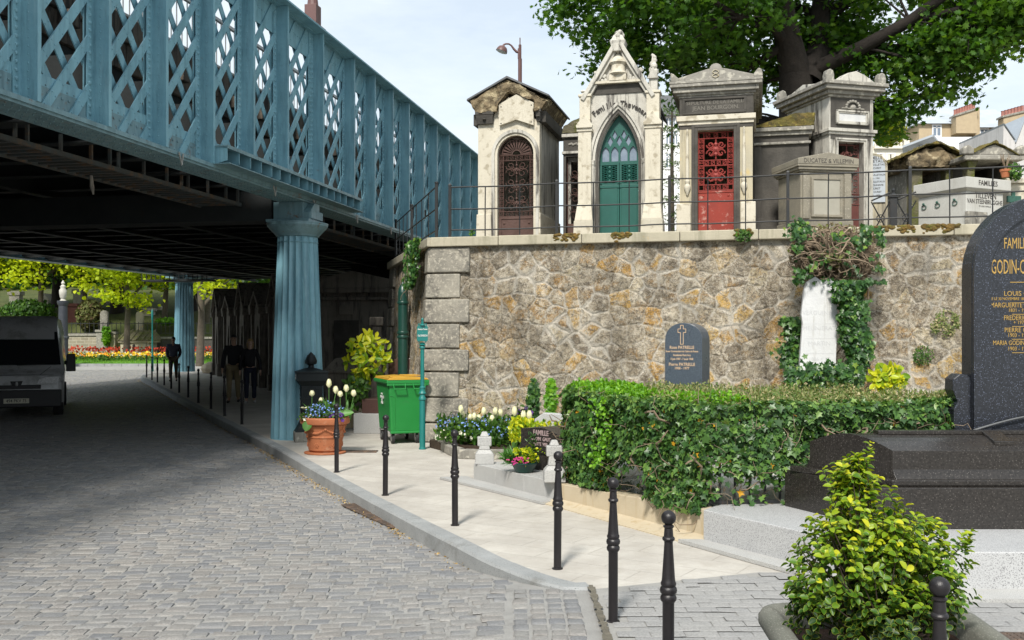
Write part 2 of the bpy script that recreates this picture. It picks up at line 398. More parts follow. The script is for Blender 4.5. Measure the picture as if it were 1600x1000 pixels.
# pavement sheet
def flat_poly(name, poly, mat, zf, lift=0, kind=True):
    cu = bpy.data.curves.new('p', 'CURVE'); cu.dimensions = '2D'; cu.fill_mode = 'FRONT'
    sp = cu.splines.new('POLY'); sp.points.add(len(poly)-1); sp.use_cyclic_u = True
    for i, p in enumerate(poly): sp.points[i].co = (p[0], p[1], 0, 1)
    me = curve_mesh(cu)
    b = bmesh.new(); b.from_mesh(me); bmesh.ops.remove_doubles(b, verts=b.verts, dist=1e-5)
    for yy in list(np.arange(18, 60, 1.5)):
        bmesh.ops.bisect_plane(b, geom=b.verts[:]+b.edges[:]+b.faces[:], plane_co=(0, yy, 0), plane_no=(0, 1, 0))
    for v in b.verts: v.co.z = zf(v.co.x, v.co.y)+lift
    bmesh.ops.recalc_face_normals(b, faces=b.faces); b.to_mesh(me); b.free()
    o = link(me, name, mat); return struct(o) if kind else o
KW = .17
nrm = []
for i, p in enumerate(KP):
    d = (KP[min(i+1, len(KP)-1)]-KP[max(i-1, 0)]).normalized(); nrm.append(Vector((-d.y, d.x)))
inner = [(p.x+n.x*KW, p.y+n.y*KW) for p, n in zip(KP, nrm)]
inner[-1] = (CORN[0]+.02, CORN[1]+.06)
pave = inner + [(CORN[0]+.0, CORN[1]), (CORN[0], -8), (40, -8), (40, 43.5), (-13, 43.5)]
flat_poly('pavement', pave, M_flag, lambda x, y: g(y))
# kerb: separate stones in one kerb line (setting)
mb = MB(); seg = 0
ds = [0]
for i in range(1, len(KP)): ds.append(ds[-1]+(KP[i]-KP[i-1]).length)
def kp_at(d, off):
    i = min(len(KP)-2, max(0, int(np.searchsorted(ds, d))-1)); t = (d-ds[i])/(ds[i+1]-ds[i]); t = min(1, max(0, t))
    p = KP[i].lerp(KP[i+1], t); n = nrm[i].lerp(nrm[i+1], t); return p + n*off
d = 0
while d < ds[-1]-.05:
    ln = random.uniform(.85, 1.1); e = min(ds[-1], d+ln-.008); m_ = 5; rows = []
    dz = random.uniform(-.003, .003)
    for k in range(m_+1):
        q = d+(e-d)*k/m_; o_ = kp_at(q, 0); i_ = kp_at(q, KW-.004); z = g(o_.y)+.012+dz
        o2 = kp_at(q, .018); rows.append([(o_.x, o_.y, z-.20), (o_.x, o_.y, z-.018), (o2.x, o2.y, z), (i_.x, i_.y, z), (i_.x, i_.y, z-.2)])
    n = 5; mb.add([v for r in rows for v in r], [(k*n+i, k*n+i+1, (k+1)*n+i+1, (k+1)*n+i) for k in range(m_) for i in range(n-1)] + [tuple(range(n)), tuple(m_*n+i for i in range(n))])
    d += ln
struct(mb.build('kerb', M_kerb))
# grey block paving at the crossing
gpoly = [(CORN[0], CORN[1]), (1.83, 7.38), (2.2, 7.30), (2.75, 6.62), (9, 6.62), (9, -8), (CORN[0], -8)]
flat_poly('paving_bed', gpoly, M('grey paving joint', lin(.33, .322, .305), lin(.26, .255, .24), 6, .95, .005, 60), lambda x, y: g(y), .004)
def in_poly(x, y, P):
    c = False; j = len(P)-1
    for i in range(len(P)):
        if (P[i][1] > y) != (P[j][1] > y) and x < (P[j][0]-P[i][0])*(y-P[i][1])/(P[j][1]-P[i][1])+P[i][0]: c = not c
        j = i
    return c
cells = []; y = 3.3; r_ = 0
while y < 7.5:
    x = CORN[0]+.06+(.1 if r_ % 2 else 0)
    while x < 6:
        if in_poly(x+.1, y, gpoly) and in_poly(x, y+.05, gpoly) and in_poly(x+.2, y+.05, gpoly): cells.append((x+.1, y, .2, .105, 0))
        x += .2
    y += .105; r_ += 1
setts('paving_blocks', cells, M_paver, gap=.003, h=.0025, jit=.001, zf=lambda x, y: g(y), lift=.012)
# sandy gap with little tufts between cobbles and paving
mb = MB(); P = []
yy = 3.6; pts = []
while yy < 6.95: pts.append((CORN[0]+random.uniform(-.004, .004), yy)); yy += .05
for i in range(len(pts)-1):
    (x0, y0), (x1, y1) = pts[i], pts[i+1]; wd = random.uniform(.012, .03)
    mb.add([(x0-wd, y0, .018), (x0+wd, y0, .018), (x1+wd, y1, .018), (x1-wd, y1, .018)], [(0, 1, 2, 3)])
struct(mb.build('joint_soil', M('dark joint soil', lin(.12, .11, .085), lin(.2, .18, .14), 20, .95, .02, 50)))

# ------------------------------------------------------------------ terrace ground
M_gravel = M('gravel soil', lin(.25, .22, .17), lin(.16, .14, .1), 5, .95, .02, 30)
tp = [W(.35, .3), W(0, .6), (-2.3, 22.0), (4.2, 60), (60, 60), W(45, .3)]
mb = MB(); mb.prism(tp[::-1], -.2, TZ-.02, 'z'); struct(mb.build('terrace_ground', M_gravel))

# ------------------------------------------------------------------ retaining wall
def rubble_mat():
    a = NT('rubble stone wall'); sx = a.n('ShaderNodeSeparateXYZ'); a.l(a.tc.outputs['Object'], sx.inputs[0])
    cb = a.n('ShaderNodeCombineXYZ'); a.l(sx.outputs[0], cb.inputs[0]); a.l(sx.outputs[2], cb.inputs[1]); C = cb.outputs[0]
    def warp(src, sc_, amp, det=4):
        nz = a.n('ShaderNodeTexNoise'); nz.inputs['Scale'].default_value = sc_; nz.inputs['Detail'].default_value = det; nz.inputs['Roughness'].default_value = .6; a.l(src, nz.inputs[0])
        wv = a.n('ShaderNodeVectorMath', operation='MULTIPLY_ADD'); wv.inputs[1].default_value = (amp, amp, 0); a.l(nz.outputs['Color'], wv.inputs[0]); a.l(src, wv.inputs[2]); return wv.outputs[0]
    wc = warp(warp(C, 1.3, .22, 2), 7, .085)
    def vor(feat, sc_):
        v = a.n('ShaderNodeTexVoronoi', feature=feat); v.voronoi_dimensions = '2D'; v.inputs['Scale'].default_value = sc_; v.inputs['Randomness'].default_value = .9; a.l(wc, v.inputs[0]); return v
    S = 3.8
    f1 = vor('F1', S); de = vor('DISTANCE_TO_EDGE', S)
    sp = a.n('ShaderNodeSeparateColor'); a.l(f1.outputs['Color'], sp.inputs[0])
    n1 = a.noise(6, C, 9, .8, .5); n2 = a.noise(13, C, 9, .85, 1.2); n3 = a.noise(24, C, 6, .85, 2.2); nb = a.noise(.85, C, 6, .65)
    stone = a.ramp(sp.outputs[0], [(0, lin(.20, .165, .12)), (.25, lin(.34, .28, .195)), (.5, lin(.46, .39, .28)), (.7, lin(.34, .295, .215)), (.80, lin(.56, .47, .30)), (.87, lin(.52, .29, .06)), (1, lin(.60, .40, .13))])
    och = a.math('MULTIPLY', a.ramp(a.noise(2.6, C, 8, .8), [(.5, 0.0), (.6, 1.0)]), a.ramp(sp.outputs[1], [(.35, 0.0), (.55, .9)]))
    stone = a.mix(och, stone, a.mix(n1, lin(.30, .14, .03), lin(.62, .38, .11)))
    stone = a.mix(a.ramp(n1, [(.48, 0.0), (.57, .85)]), stone, lin(.66, .59, .47))
    grey = a.mix(n1, lin(.17, .16, .145), lin(.55, .51, .45))
    up = a.ramp(a.math('ADD', a.math('MULTIPLY', sx.outputs[2], .25), a.math('MULTIPLY', nb, 1.0)), [(1.0, 0.0), (1.4, .75)])
    stone = a.mix(up, stone, grey)
    stone = a.mix(a.ramp(n2, [(.49, 0.0), (.56, .8)]), stone, lin(.10, .082, .062))
    edge = a.math('ADD', de.outputs['Distance'], a.math('MULTIPLY', a.math('SUBTRACT', a.noise(12, C, 7, .75), .5), .16))
    mor = a.ramp(edge, [(.003, .6), (.04, 0.0)])
    mvis = a.ramp(a.noise(.9, a.coord((1, 1, 1), (0, 0, 0)), 6, .7), [(.42, .1), (.58, .95)])
    big = a.ramp(a.math('ADD', edge, a.math('MULTIPLY', a.math('SUBTRACT', .50, nb), 1.3)), [(.0, .8), (.09, 0.0)])
    mc = a.mix(n2, lin(.40, .36, .30), lin(.74, .70, .61))
    c = a.mix(a.math('MAXIMUM', a.math('MULTIPLY', mor, mvis), big), stone, mc)
    c = a.mix(a.ramp(n3, [(.53, 0.0), (.60, .7)]), c, lin(.80, .76, .66))
    c = a.mix(a.ramp(a.noise(22, a.coord((1, 1, 1), (0, .9, 0)), 7, .85, 2.5), [(.54, 0.0), (.60, .75)]), c, lin(.075, .06, .045))
    c = a.mix(1.0, c, a.ramp(a.noise(1.1, a.coord((1.6, 1.6, .6)), 8, .75), [(.36, .58), (.58, 1.18)]), 'MULTIPLY')
    a.color(c); a.set(Roughness=.92, Specular_IOR_Level=.2)
    h = a.math('ADD', a.math('MULTIPLY', a.ramp(edge, [(0, 0.0), (.14, 1.0)]), .35), a.math('ADD', a.math('MULTIPLY', n1, .8), a.math('ADD', a.math('MULTIPLY', n2, .5), a.math('MULTIPLY', n3, .3))))
    a.bump(h, .07, 1.0); return a.mat
M_rubble = rubble_mat()
M_quoin = M('dressed wall stone', lin(.34, .315, .26), lin(.19, .18, .155), 3, .9, .015, 22, c3=lin(.09, .085, .075), s3=1.8, thr=(.48, .64), c4=lin(.42, .39, .32), s4=25, thr4=(.52, .7))
M_coping = M('coping stone', lin(.46, .42, .32), lin(.36, .33, .25), 3, .9, .008, 30, c3=lin(.2, .19, .13), s3=1.2, thr=(.5, .75), streak=True, c4=lin(.5, .3, .08), s4=2.1, thr4=(.66, .74))
M_moss = M('moss', lin(.06, .05, .02), lin(.22, .13, .03), 12, .95, .03, 40, c3=lin(.14, .15, .03), s3=9)
wall = thing('retaining_wall', 'rubble stone retaining wall with pale coping and dressed corner blocks below the tombs', 'wall', (C0.x, C0.y, 0), WRZ)
BAT = .14       # batter of the face over its height
WT = 3.24
def grid_face(x0, x1, nx, z0, z1, nz_, f):
    mb = MB(); mb.add([f(x0+(x1-x0)*i/nx, z0+(z1-z0)*j/nz_) for j in range(nz_+1) for i in range(nx+1)], [(j*(nx+1)+i, j*(nx+1)+i+1, (j+1)*(nx+1)+i+1, (j+1)*(nx+1)+i) for j in range(nz_) for i in range(nx)]); return mb
from mathutils import noise as mn
def bulge(x, z): return .035*mn.noise(Vector((x*2.3, z*2.3, 3.3))) + .02*mn.noise(Vector((x*6, z*6, 9)))
o = grid_face(.0, 14, 280, -.1, WT, 70, lambda x, z: (x, -BAT*(1-z/WT)+bulge(x, z), z)).build('rubble_face', M_rubble, wall, smooth=80, recalc=False)
wx_ = MB(); wx_.box(14, 45, 0, .5, -.1, WT); wx_.build('rubble_face', M_rubble, wall)
# left return
SRZ = math.atan2(1, -.244)       # world angle of the side wall going back
side = bpy.data.objects.new('side_face', None)
def side_local(s, out_, z):      # s metres back along the side, out_ metres outwards (to the left)
    d = Vector((math.cos(SRZ), math.sin(SRZ))); nl = Vector((-d.y, d.x)); p = d*s + nl*out_
    R = Matrix.Rotation(-WRZ, 2); p = R @ p; return (p.x, p.y, z)
bpy.data.objects.remove(side)
mb = grid_face(0, 5.6, 110, -.1, WT, 66, lambda s, z: (s, (BAT*(1-z/WT))+bulge(s+30, z), z))
so = mb.build('rubble_side', M_rubble, wall, smooth=80, recalc=False); so.rotation_euler = (0, 0, SRZ-WRZ)
# quoins: main corner column and the column at the far end of the side
def quoin(z0, z1, ln1, ln2, k, base=(0, 0)):
    mb = MB(); q = .05
    def off(z): return BAT*(1-z/WT)+q
    vs = []
    for z in (z0+.012, z1-.012):
        o_ = off(z); a = side_local(0, o_, z); b = side_local(ln2, o_, z); c = side_local(ln2, -.1, z)
        # corner point: both faces shifted out
        cor = (-o_*1.02, -o_, z)
        vs += [cor, (ln1, -o_, z), (ln1, .15, z), (.1, .2, z), c, b]
    n = 6
    mb.add(vs, [tuple(range(n))[::-1], tuple(range(n, 2*n))] + [(i, (i+1) % n, n+(i+1) % n, n+i) for i in range(n)])
    return mb
zq = 0; k = 0
hs = [.33, .42, .42, .38, .42, .41, .42, .44]
for h_ in hs:
    if zq+h_ > WT+.02: h_ = WT-zq
    qb = quoin(zq, zq+h_, (.66 if k % 2 else .5)+(.14 if k == 0 else 0), .42 if k % 2 else .3, k)
    qb.build('quoin_block', M_quoin, wall, bevel=.022, seg=3); zq += h_; k += 1
zq = 0; k = 0
for h_ in hs:
    mb = MB(); o0 = BAT*(1-zq/WT)+.05; o1 = BAT*(1-(zq+h_)/WT)+.05; s0 = 4.85 if k % 2 else 5.0
    vs = [side_local(s0, o0, zq+.01), side_local(5.65, o0, zq+.01), side_local(5.65, -.2, zq+.01), side_local(s0, -.2, zq+.01)] + [side_local(s0, o1, min(zq+h_, WT)-.01), side_local(5.65, o1, min(zq+h_, WT)-.01), side_local(5.65, -.2, min(zq+h_, WT)-.01), side_local(s0, -.2, min(zq+h_, WT)-.01)]
    mb.add(vs, [(0, 1, 2, 3), (4, 5, 6, 7), (0, 1, 5, 4), (1, 2, 6, 5), (2, 3, 7, 6), (3, 0, 4, 7)]); mb.build('quoin_block', M_quoin, wall, bevel=.02, seg=3); zq += h_; k += 1
# coping stones
x = -.0; first = True
while x < 30:
    ln = random.uniform(1.0, 1.7); x1 = x+ln
    mb = MB(); mb.box(x+(0 if first else .004), x1-.004, -.10, .42, WT, WT+.155+random.uniform(-.004, .004)); mb.build('coping_stone', M_coping, wall, bevel=.014); x = x1; first = False
s = .0
while s < 5.6:
    e = min(5.7, s+1.3); mb = MB(); vs = []
    for z in (WT, WT+.152):
        vs += [side_local(s+.004+(-.1 if s == 0 else 0), .10, z), side_local(e-.004, .10, z), side_local(e-.004, -.35, z), side_local(s+.004, -.35, z)]
    mb.add(vs, [(0, 1, 2, 3), (4, 5, 6, 7), (0, 1, 5, 4), (1, 2, 6, 5), (2, 3, 7, 6), (3, 0, 4, 7)]); mb.build('coping_stone', M_coping, wall, bevel=.014); s = e
# moss cushions on the coping
for (pa, pb) in ((866, 905), (955, 985), (1146, 1176), (1345, 1396), (1402, 1428), (1440, 1500)):
    fr = Fr(C0.x, C0.y, 0, WRZ); xa, xb = fr.x(pa, -.1), fr.x(pb, -.1); mb = MB()
    for k in range(int((xb-xa)*170)+8):
        mb.sph((random.uniform(xa, xb), -.10+random.uniform(-.004, .02), WT+.15-abs(random.gauss(0, .045))), random.uniform(.015, .038), 6, 4, (1.3, .7, .8))
    mb.build('moss', M_moss, wall, smooth=60)
# ------------------------------------------------------------------ bridge
def paint_metal(name, c1, c2, rust=.5, rough=.42):
    a = NT(name); c = a.mix(a.ramp(a.noise(1.6, detail=7, rough=.7), [(.3, 0.0), (.7, 1.0)]), c1, c2)
    c = a.mix(a.ramp(a.noise(2.2, a.coord((3, 3, .35)), 8, .75), [(.46, 0.0), (.68, .7)]), c, lin(c1[0]*.45, c1[1]*.5, c1[2]*.5))
    c = a.mix(a.ramp(a.noise(1.5, a.coord((5, 5, .5)), 7, .7), [(.58, 0.0), (.75, .4)]), c, lin(.36, .5, .54))
    c = a.mix(a.ramp(a.noise(5, detail=9, rough=.8, dist=.5), [(.7-.1*rust, 0.0), (.78-.1*rust, .9)]), c, lin(.16, .075, .035))
    a.color(c); a.set(Roughness=a.ramp(a.noise(6), [(.3, rough-.08), (.7, rough+.16)]), Specular_IOR_Level=.5); a.bump(a.noise(60, detail=5), .0015); return a.mat
M_blue = paint_metal('blue bridge paint', lin(.13, .285, .36), lin(.20, .39, .46), .6)
M_blue_r = paint_metal('weathered blue paint', lin(.115, .21, .245), lin(.16, .275, .31), 1.25)
M_under = M('shade dark steel', lin(.010, .013, .014), lin(.018, .022, .023), 2, .8, .004, 20, c3=lin(.022, .015, .01), s3=3, thr=(.6, .75))  # steel coloured near black to stand for the shade under the deck
M_rusty = M('rusty steel', lin(.07, .06, .05), lin(.05, .07, .075), 3, .8, .004, 30, c3=lin(.16, .085, .035), s3=4, thr=(.5, .7))
M_darkcon = M('dark streaked cornice concrete', lin(.13, .105, .08), lin(.07, .06, .05), 2, .9, .01, 20, c3=lin(.02, .018, .016), s3=1.5, thr=(.46, .6), streak=True)  # brown concrete broken by near-black vertical streaks
BRZ = math.atan2(-.191, 1)       # local x outward (right), y along the bridge
bridge = thing('lattice_bridge', 'riveted blue steel lattice girder bridge crossing over the cobbled road on fluted columns', 'bridge', (-6.9, 0, 0), BRZ)
KL = 1.018
ZB, ZT = 4.07, 7.12              # underside and top of the near girder
posts = [-14+1.2*i for i in range(19)] + [8.86, 10.06, 11.26, 12.46, 13.66, 14.88, 16.1, 17.6, 19.17] + [20.37+1.19*i for i in range(21)]
posts = sorted(set(round(p, 3) for p in posts if True)); posts = [p for i, p in enumerate(posts) if i == 0 or p-posts[i-1] > .5]
def girder(x0, sgn, ZB, ZT, name, detail=True, ys=posts):
    """one lattice girder in the local plane x = x0; sgn +1: outer side towards +x"""
    P = [p*KL for p in ys]
    gd = MB()
    y0, y1 = P[0]-.1, P[-1]+.1
    def X(a, b): return (min(x0+sgn*a, x0+sgn*b), max(x0+sgn*a, x0+sgn*b))
    top = MB(); a, b = X(-.24, .30); top.box(a, b, y0, y1, ZT-.03, ZT); a, b = X(-.22, .27); top.box(a, b, y0, y1, ZT, ZT+.025)
    a, b = X(-.012, .012); top.box(a, b, y0, y1, ZT-.33, ZT-.03)
    a, b = X(.012, .10); top.box(a, b, y0, y1, ZT-.045, ZT-.03)
    if detail:
        yy = 6*KL
        while yy < 33*KL: top.rivet((x0+.012, yy, ZT-.10), .015); top.rivet((x0+.012, yy+.05, ZT-.26), .015); yy += .1
    t = top.build(name+'_top_chord', M_blue, bridge)
    bot = MB(); a, b = X(-.26, .2); bot.box(a, b, y0, y1, ZB, ZB+.05); a, b = X(-.3, .17); bot.box(a, b, y0, y1, ZB-.03, ZB)
    a, b = X(-.012, .012); bot.box(a, b, y0, y1, ZB+.05, ZB+.36)
    a, b = X(.012, .11); bot.box(a, b, y0, y1, ZB+.05, ZB+.064)
    if detail:
        yy = 7*KL
        while yy < 33*KL:
            bot.rivet((x0+.012, yy, ZB+.12), .021); bot.rivet((x0+.012, yy+.06, ZB+.24), .021)
            bot.rivet((x0+.012, yy+.03, ZB+.32), .013); yy += .12
        yy = 7*KL
        while yy < 20*KL:                       # rivet heads under the flange
            for xx in (-.2, -.1, .0, .1):
                c = (x0+xx, yy+.03*(xx > -.05), ZB-.03); n = len(bot.v); r = .014
                bot.add([(c[0]+r*math.cos(k*PI/3), c[1]+r*math.sin(k*PI/3), c[2]-.0005) for k in range(6)] + [(c[0], c[1], c[2]-.013)], [(k, (k+1) % 6, 6) for k in range(6)])
            yy += .11
    bot.build(name+'_bottom_chord', M_blue_r, bridge)
    for i, p in enumerate(P):
        wide = abs(p-17.6*KL) < .3
        m = MB(); hw = .13 if not wide else .2
        a, b = X(.013, .028); m.box(a, b, p-hw, p+hw, ZB+.06, ZT-.03)
        a, b = X(-.028, -.013); m.box(a, b, p-hw, p+hw, ZB+.06, ZT-.03)
        a, b = X(.028, .215); m.box(a, b, p-.008, p+.008, ZB+.05, ZT-.032)
        a, b = X(.2, .215); m.box(a, b, p+.008, p+.05, ZB+.05, ZT-.032)
        a, b = X(-.09, -.028); m.box(a, b, p-.01, p+.01, ZB+.05, ZT-.032)
        if detail and 7 < p < 34*KL:
            st = .085 if p < 20 else .1
            z = ZB+.1
            while z < ZT-.08:
                m.rivet((x0+.028, p-hw+.045, z), .027); m.rivet((x0+.028, p+hw-.045, z+.04), .027)
                if wide: m.rivet((x0+.028, p-.06, z+.02), .027)
                if p < 17: m.rivet((x0+.11, p-.008, z), .010, 1)
                z += st
        m.build(name+'_post', M_blue, bridge)
    # lattice bars, two layers, one mesh per panel
    zb, zt = ZB+.06, ZT-.05; sl = 1.2; sp = .46; bw = .055
    for i in range(len(P)-1):
        pa, pb = P[i]+.11, P[i+1]-.11; m = MB()
        for lay, sg in ((0, 1), (1, -1)):
            xa, xb = (.013, .027) if lay == 0 else (-.022, -.013)
            if lay == 0: xl0, xl1 = x0+sgn*.014, x0+sgn*.034
            else: xl0, xl1 = x0-sgn*.045, x0-sgn*.03
            k0 = int((pa-(zt-zb)/sl-5)/sp)-2
            for k in range(k0, k0+60):
                # bar centre line: y = k*sp + sg*(z-zb)/sl
                c0 = k*sp
                zlo, zhi = zb, zt
                za = (pa-c0)*sl*sg+zb; zc = (pb-c0)*sl*sg+zb; lo, hi = min(za, zc), max(za, zc)
                z0_, z1_ = max(zlo, lo-.04), min(zhi, hi+.04)
                if z1_-z0_ < .1: continue
                A = (c0+sg*(z0_-zb)/sl, z0_); B = (c0+sg*(z1_-zb)/sl, z1_)
                d = Vector((B[0]-A[0], B[1]-A[1])); d.normalize(); n = Vector((-d.y, d.x))*bw
                q = [(A[0]+n.x, A[1]+n.y), (B[0]+n.x, B[1]+n.y), (B[0]-n.x, B[1]-n.y), (A[0]-n.x, A[1]-n.y)]
                m.prism(q, xl0, xl1, 'x')
                if detail and 8 < pa < 30:
                    ln = math.hypot(B[0]-A[0], B[1]-A[1]); t_ = .05
                    while t_ < ln-.04:
                        for s_ in (-.6, .6):
                            m.rivet((max(xl0, xl1), A[0]+d.x*t_+n.x*s_, A[1]+d.y*t_+n.y*s_), .012, n=5)
                        t_ += .2
        m.build(name+'_lattice', M_blue, bridge, recalc=False)
    # gusset plates at the foot and head of the panels
    m = MB()
    for i in range(len(P)-1):
        pa, pb = P[i], P[i+1]
        a, b = X(-.010, .0125)
        m.prism([(pa, ZB+.3), (pb, ZB+.3), (pb, ZB+.42), (pa, ZB+.42)], a, b, 'x')
        m.prism([(pa, ZT-.5), (pb, ZT-.5), (pb, ZT-.3), (pa, ZT-.3)], a, b, 'x')
    m.build(name+'_gusset_plates', M_blue, bridge)
girder(0, 1, ZB, ZT, 'girder')
girder(-16.2, -1, 4.44, 7.5, 'far_girder', False)
# shelf with brackets on both sides of the near column
m = MB(); ya, yb = 13.7*KL, 19.1*KL
m.box(.03, .40, ya, yb, 4.355, 4.375); m.box(.39, .405, ya, yb, 4.33, 4.378)
m.build('bearing_shelf', M_blue_r, bridge)
yy = ya+.02
while yy < yb:
    m = MB(); m.prism([(.03, 4.12), (.2, 4.12), (.385, 4.17), (.385, 4.355), (.03, 4.355)], yy, yy+.012, 'y'); m.build('shelf_bracket', M_blue, bridge); yy += random.choice((.36, .3, .2, .38))
m = MB(); m.box(-.3, .43, ya, yb, ZB+.05, ZB+.062); m.build('shelf_flange', M_blue_r, bridge)
# small V shaped gutter brackets below the edge
M_galv = M('galvanised iron', lin(.4, .42, .42), lin(.22, .2, .17), 6, .5, .002, 30, metal=.5)
for yy in (9.4, 12.8, 15.6, 17.2, 19.3, 21.4):
    m = MB(); p = yy*KL; m.tube([(.22, p-.05, ZB+.03), (.23, p, ZB-.12), (.215, p+.06, ZB+.03)], .011, 5); m.build('gutter_bracket', M_galv, bridge)
m = MB(); m.tube([(-1.6, 13.6*KL, 4.0), (-1.62, 13.65*KL, 3.85), (-1.58, 13.62*KL, 3.74)], [.02, .03, .012], 6); m.build('hanging_rag', M('grey rag', lin(.3, .28, .25), lin(.2, .18, .16), 8), bridge)
# deck: slab, cornices, cross beams, long girders, catwalk
y0, y1 = -14*KL, 45*KL
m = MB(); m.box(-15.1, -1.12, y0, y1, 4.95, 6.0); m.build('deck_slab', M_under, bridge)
for sg, xx in ((1, -1.1), (-1, -15.1)):
    yy = y0; m = MB()
    while yy < y1:
        a, b = sorted((xx, xx+sg*.10)); m.box(a, b, yy+.006, yy+.9, 5.80, 6.16)
        a, b = sorted((xx-.02*sg, xx+sg*.05)); m.box(a, b, yy+.006, yy+.9, 5.42, 5.79)
        a, b = sorted((xx, xx+sg*.24)); m.box(a, b, yy+.3, yy+.5, 5.6, 5.795); yy += .906
    m.build('cornice', M_darkcon, bridge, bevel=.01)
m = MB()
for xx in (-1.15, -15.05):
    m.box(xx-.03, xx+.03, y0, y1, 7.0, 7.05); m.box(xx-.02, xx+.02, y0, y1, 6.24, 6.27)
    yy = y0
    while yy < 34*KL: m.tube([(xx, yy, 6.16), (xx, yy, 7.02)], .012, 4, False); yy += .16
m.build('footway_railing', M('pale railing paint', lin(.5, .5, .48), lin(.35, .36, .36), 4, .5), bridge, recalc=False)
m = MB()
for p in [q*KL for q in posts]:
    m.box(-16.1, -.06, p-.012, p+.012, 4.48, 4.95); m.box(-16.1, -.1, p-.12, p+.12, 4.46, 4.48); m.box(-1.6, -.02, p-.09, p+.09, 4.2, 4.22)
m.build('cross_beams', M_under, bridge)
m = MB()
for xx in (-3.2, -5.4, -7.6, -9.8, -12, -14.2):
    m.box(xx-.012, xx+.012, y0, y1, 4.42, 4.95); m.box(xx-.11, xx+.11, y0, y1, 4.385, 4.42)
for xx in np.arange(-2.6, -15.5, -.55): m.box(xx-.03, xx+.03, y0, y1, 4.78, 4.84)
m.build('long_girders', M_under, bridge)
m = MB()
for xx in (-1.0, -1.75):
    m.box(xx-.008, xx+.008, 6*KL, 26*KL, 3.99, 4.045); m.box(xx-.04, xx+.008, 6*KL, 26*KL, 3.985, 3.992)
yy = 6*KL; k = 0
while yy < 26*KL:
    m.box(-1.02, -.98, yy, yy+.03, 4.04, 4.25)
    if k % 3 == 0: m.box(-.99, -.95, yy-.25, yy-.22, 4.04, 4.25)
    yy += .62; k += 1
yy = 6*KL
while yy < 26*KL: m.box(-1.74, -1.0, yy, yy+.06, 4.0, 4.03); yy += .2
m.build('catwalk', M_rusty, bridge)
# columns
def column(cx, cy, zt, H, rt, rb, name='column'):
    """fluted iron column at local cx, cy"""
    c = bpy.data.objects.new('column', None); col.objects.link(c); c.parent = bridge; c.location = (cx, cy, 0)
    nf, per = 20, 6; n = nf*per
    def ring(r, z, dep):
        return [((r*(1-dep*math.sin(PI*(k % per)/per)))*math.cos(2*PI*k/n), (r*(1-dep*math.sin(PI*(k % per)/per)))*math.sin(2*PI*k/n), z) for k in range(n)]
    lv = [(zt, rb*1.0, .0), (zt+.01, rb, .085), (zt+.3*(H-.25), rb+(rt-rb)*.28, .085), (zt+.6*(H-.25), rb+(rt-rb)*.6, .085), (zt+H-.34, rt, .085), (zt+H-.335, rt*1.02, .03), (zt+H-.322, rt*1.02, .03), (zt+H-.32, rt, .085), (zt+H-.24, rt*.995, .085), (zt+H-.235, rt*1.01, 0)]
    m = MB(); m.add([v for z, r, dp in lv for v in ring(r, z, dp)], [(i*n+k, i*n+(k+1) % n, (i+1)*n+(k+1) % n, (i+1)*n+k) for i in range(len(lv)-1) for k in range(n)])
    m.build('shaft', M_blue, c, smooth=24)
    m = MB(); z = zt+H-.236
    m.lathe([(rt*1.0, z), (rt*1.06, z+.01), (rt*1.08, z+.03), (rt*1.14, z+.05), (rt*1.3, z+.11), (rt*1.44, z+.16), (rt*1.5, z+.19), (rt*1.5, z+.215), (rt*1.52, z+.22), (rt*1.52, z+.236)], 48)
    m.build('capital', M_blue_r, c, smooth=30)
    return c
c = column(-.10, 17.1*KL+.12, 0, 3.70, .345, .46)
m = MB(); m.box(-.42, .36, -.38, .38, 3.70, 3.75); m.box(-.30, .24, -.33, .33, 3.75, 4.04); m.build('bearing_block', M_blue_r, c, bevel=.008)
m = MB(); m.prism([(-.33, 3.75), (.1, 3.75), (.1, 4.03), (-.12, 4.03), (-.33, 3.86)], .24, .36, 'x'); m.box(.36, .375, -.3, .22, 3.76, 3.9); m.build('bearing_shoe', M_blue_r, c, bevel=.005)
m = MB(); m.box(-16.2, -.45, 17.1*KL-.18, 17.1*KL+.42, 3.74, 4.235); m.build('cross_girder', M_under, bridge)
c2 = column(-16.2, 42.7, .18, 4.22, .385, .47)
m = MB(); m.box(-.9, .9, -.06, .06, 4.405, 4.9); m.box(-.3, .3, -.3, .3, 4.402, 4.9); m.build('bearing_block', M_blue_r, c2)
# platform with railing round the far column head
m = MB(); m.box(-17.4, -14.3, 41.2, 42.0, 4.18, 4.25)
for k in range(15): xx = -17.4+k*.22; m.box(xx-.015, xx+.015, 41.2, 41.23, 4.25, 4.85)
m.box(-17.4, -14.3, 41.195, 41.225, 4.83, 4.87); m.build('service_platform', M_under, bridge)
# lamp pedestal on the girder top
lp = thing('street_lamp', 'red brown lamp post rising from a square pedestal on the bridge girder', 'street lamp', (-3.55, 17.75, ZT+.025), BRZ)
M_brown = M('red brown lamp paint', lin(.14, .07, .065), lin(.10, .055, .05), 3, .45, .002, 20)
m = MB(); m.box(-.17, .17, -.2, .2, 0, .13); m.build('pedestal', M_brown, lp, bevel=.01)
m = MB(); m.box(-.11, .11, -.12, .12, .13, .5); m.lathe([(.1, .5), (.09, .6), (.06, .7), (.05, 4.5)], 12); m.build('post', M_brown, lp, bevel=.006)
M_glass_w = M('lamp glass', lin(.7, .7, .68), rough=.3, bump=0)
m = MB(); m.lathe([(.05, 4.4), (.17, 4.6), (.2, 4.8), (.16, 5.0), (.04, 5.1)], 12); m.build('lantern', M_glass_w, lp, smooth=40)
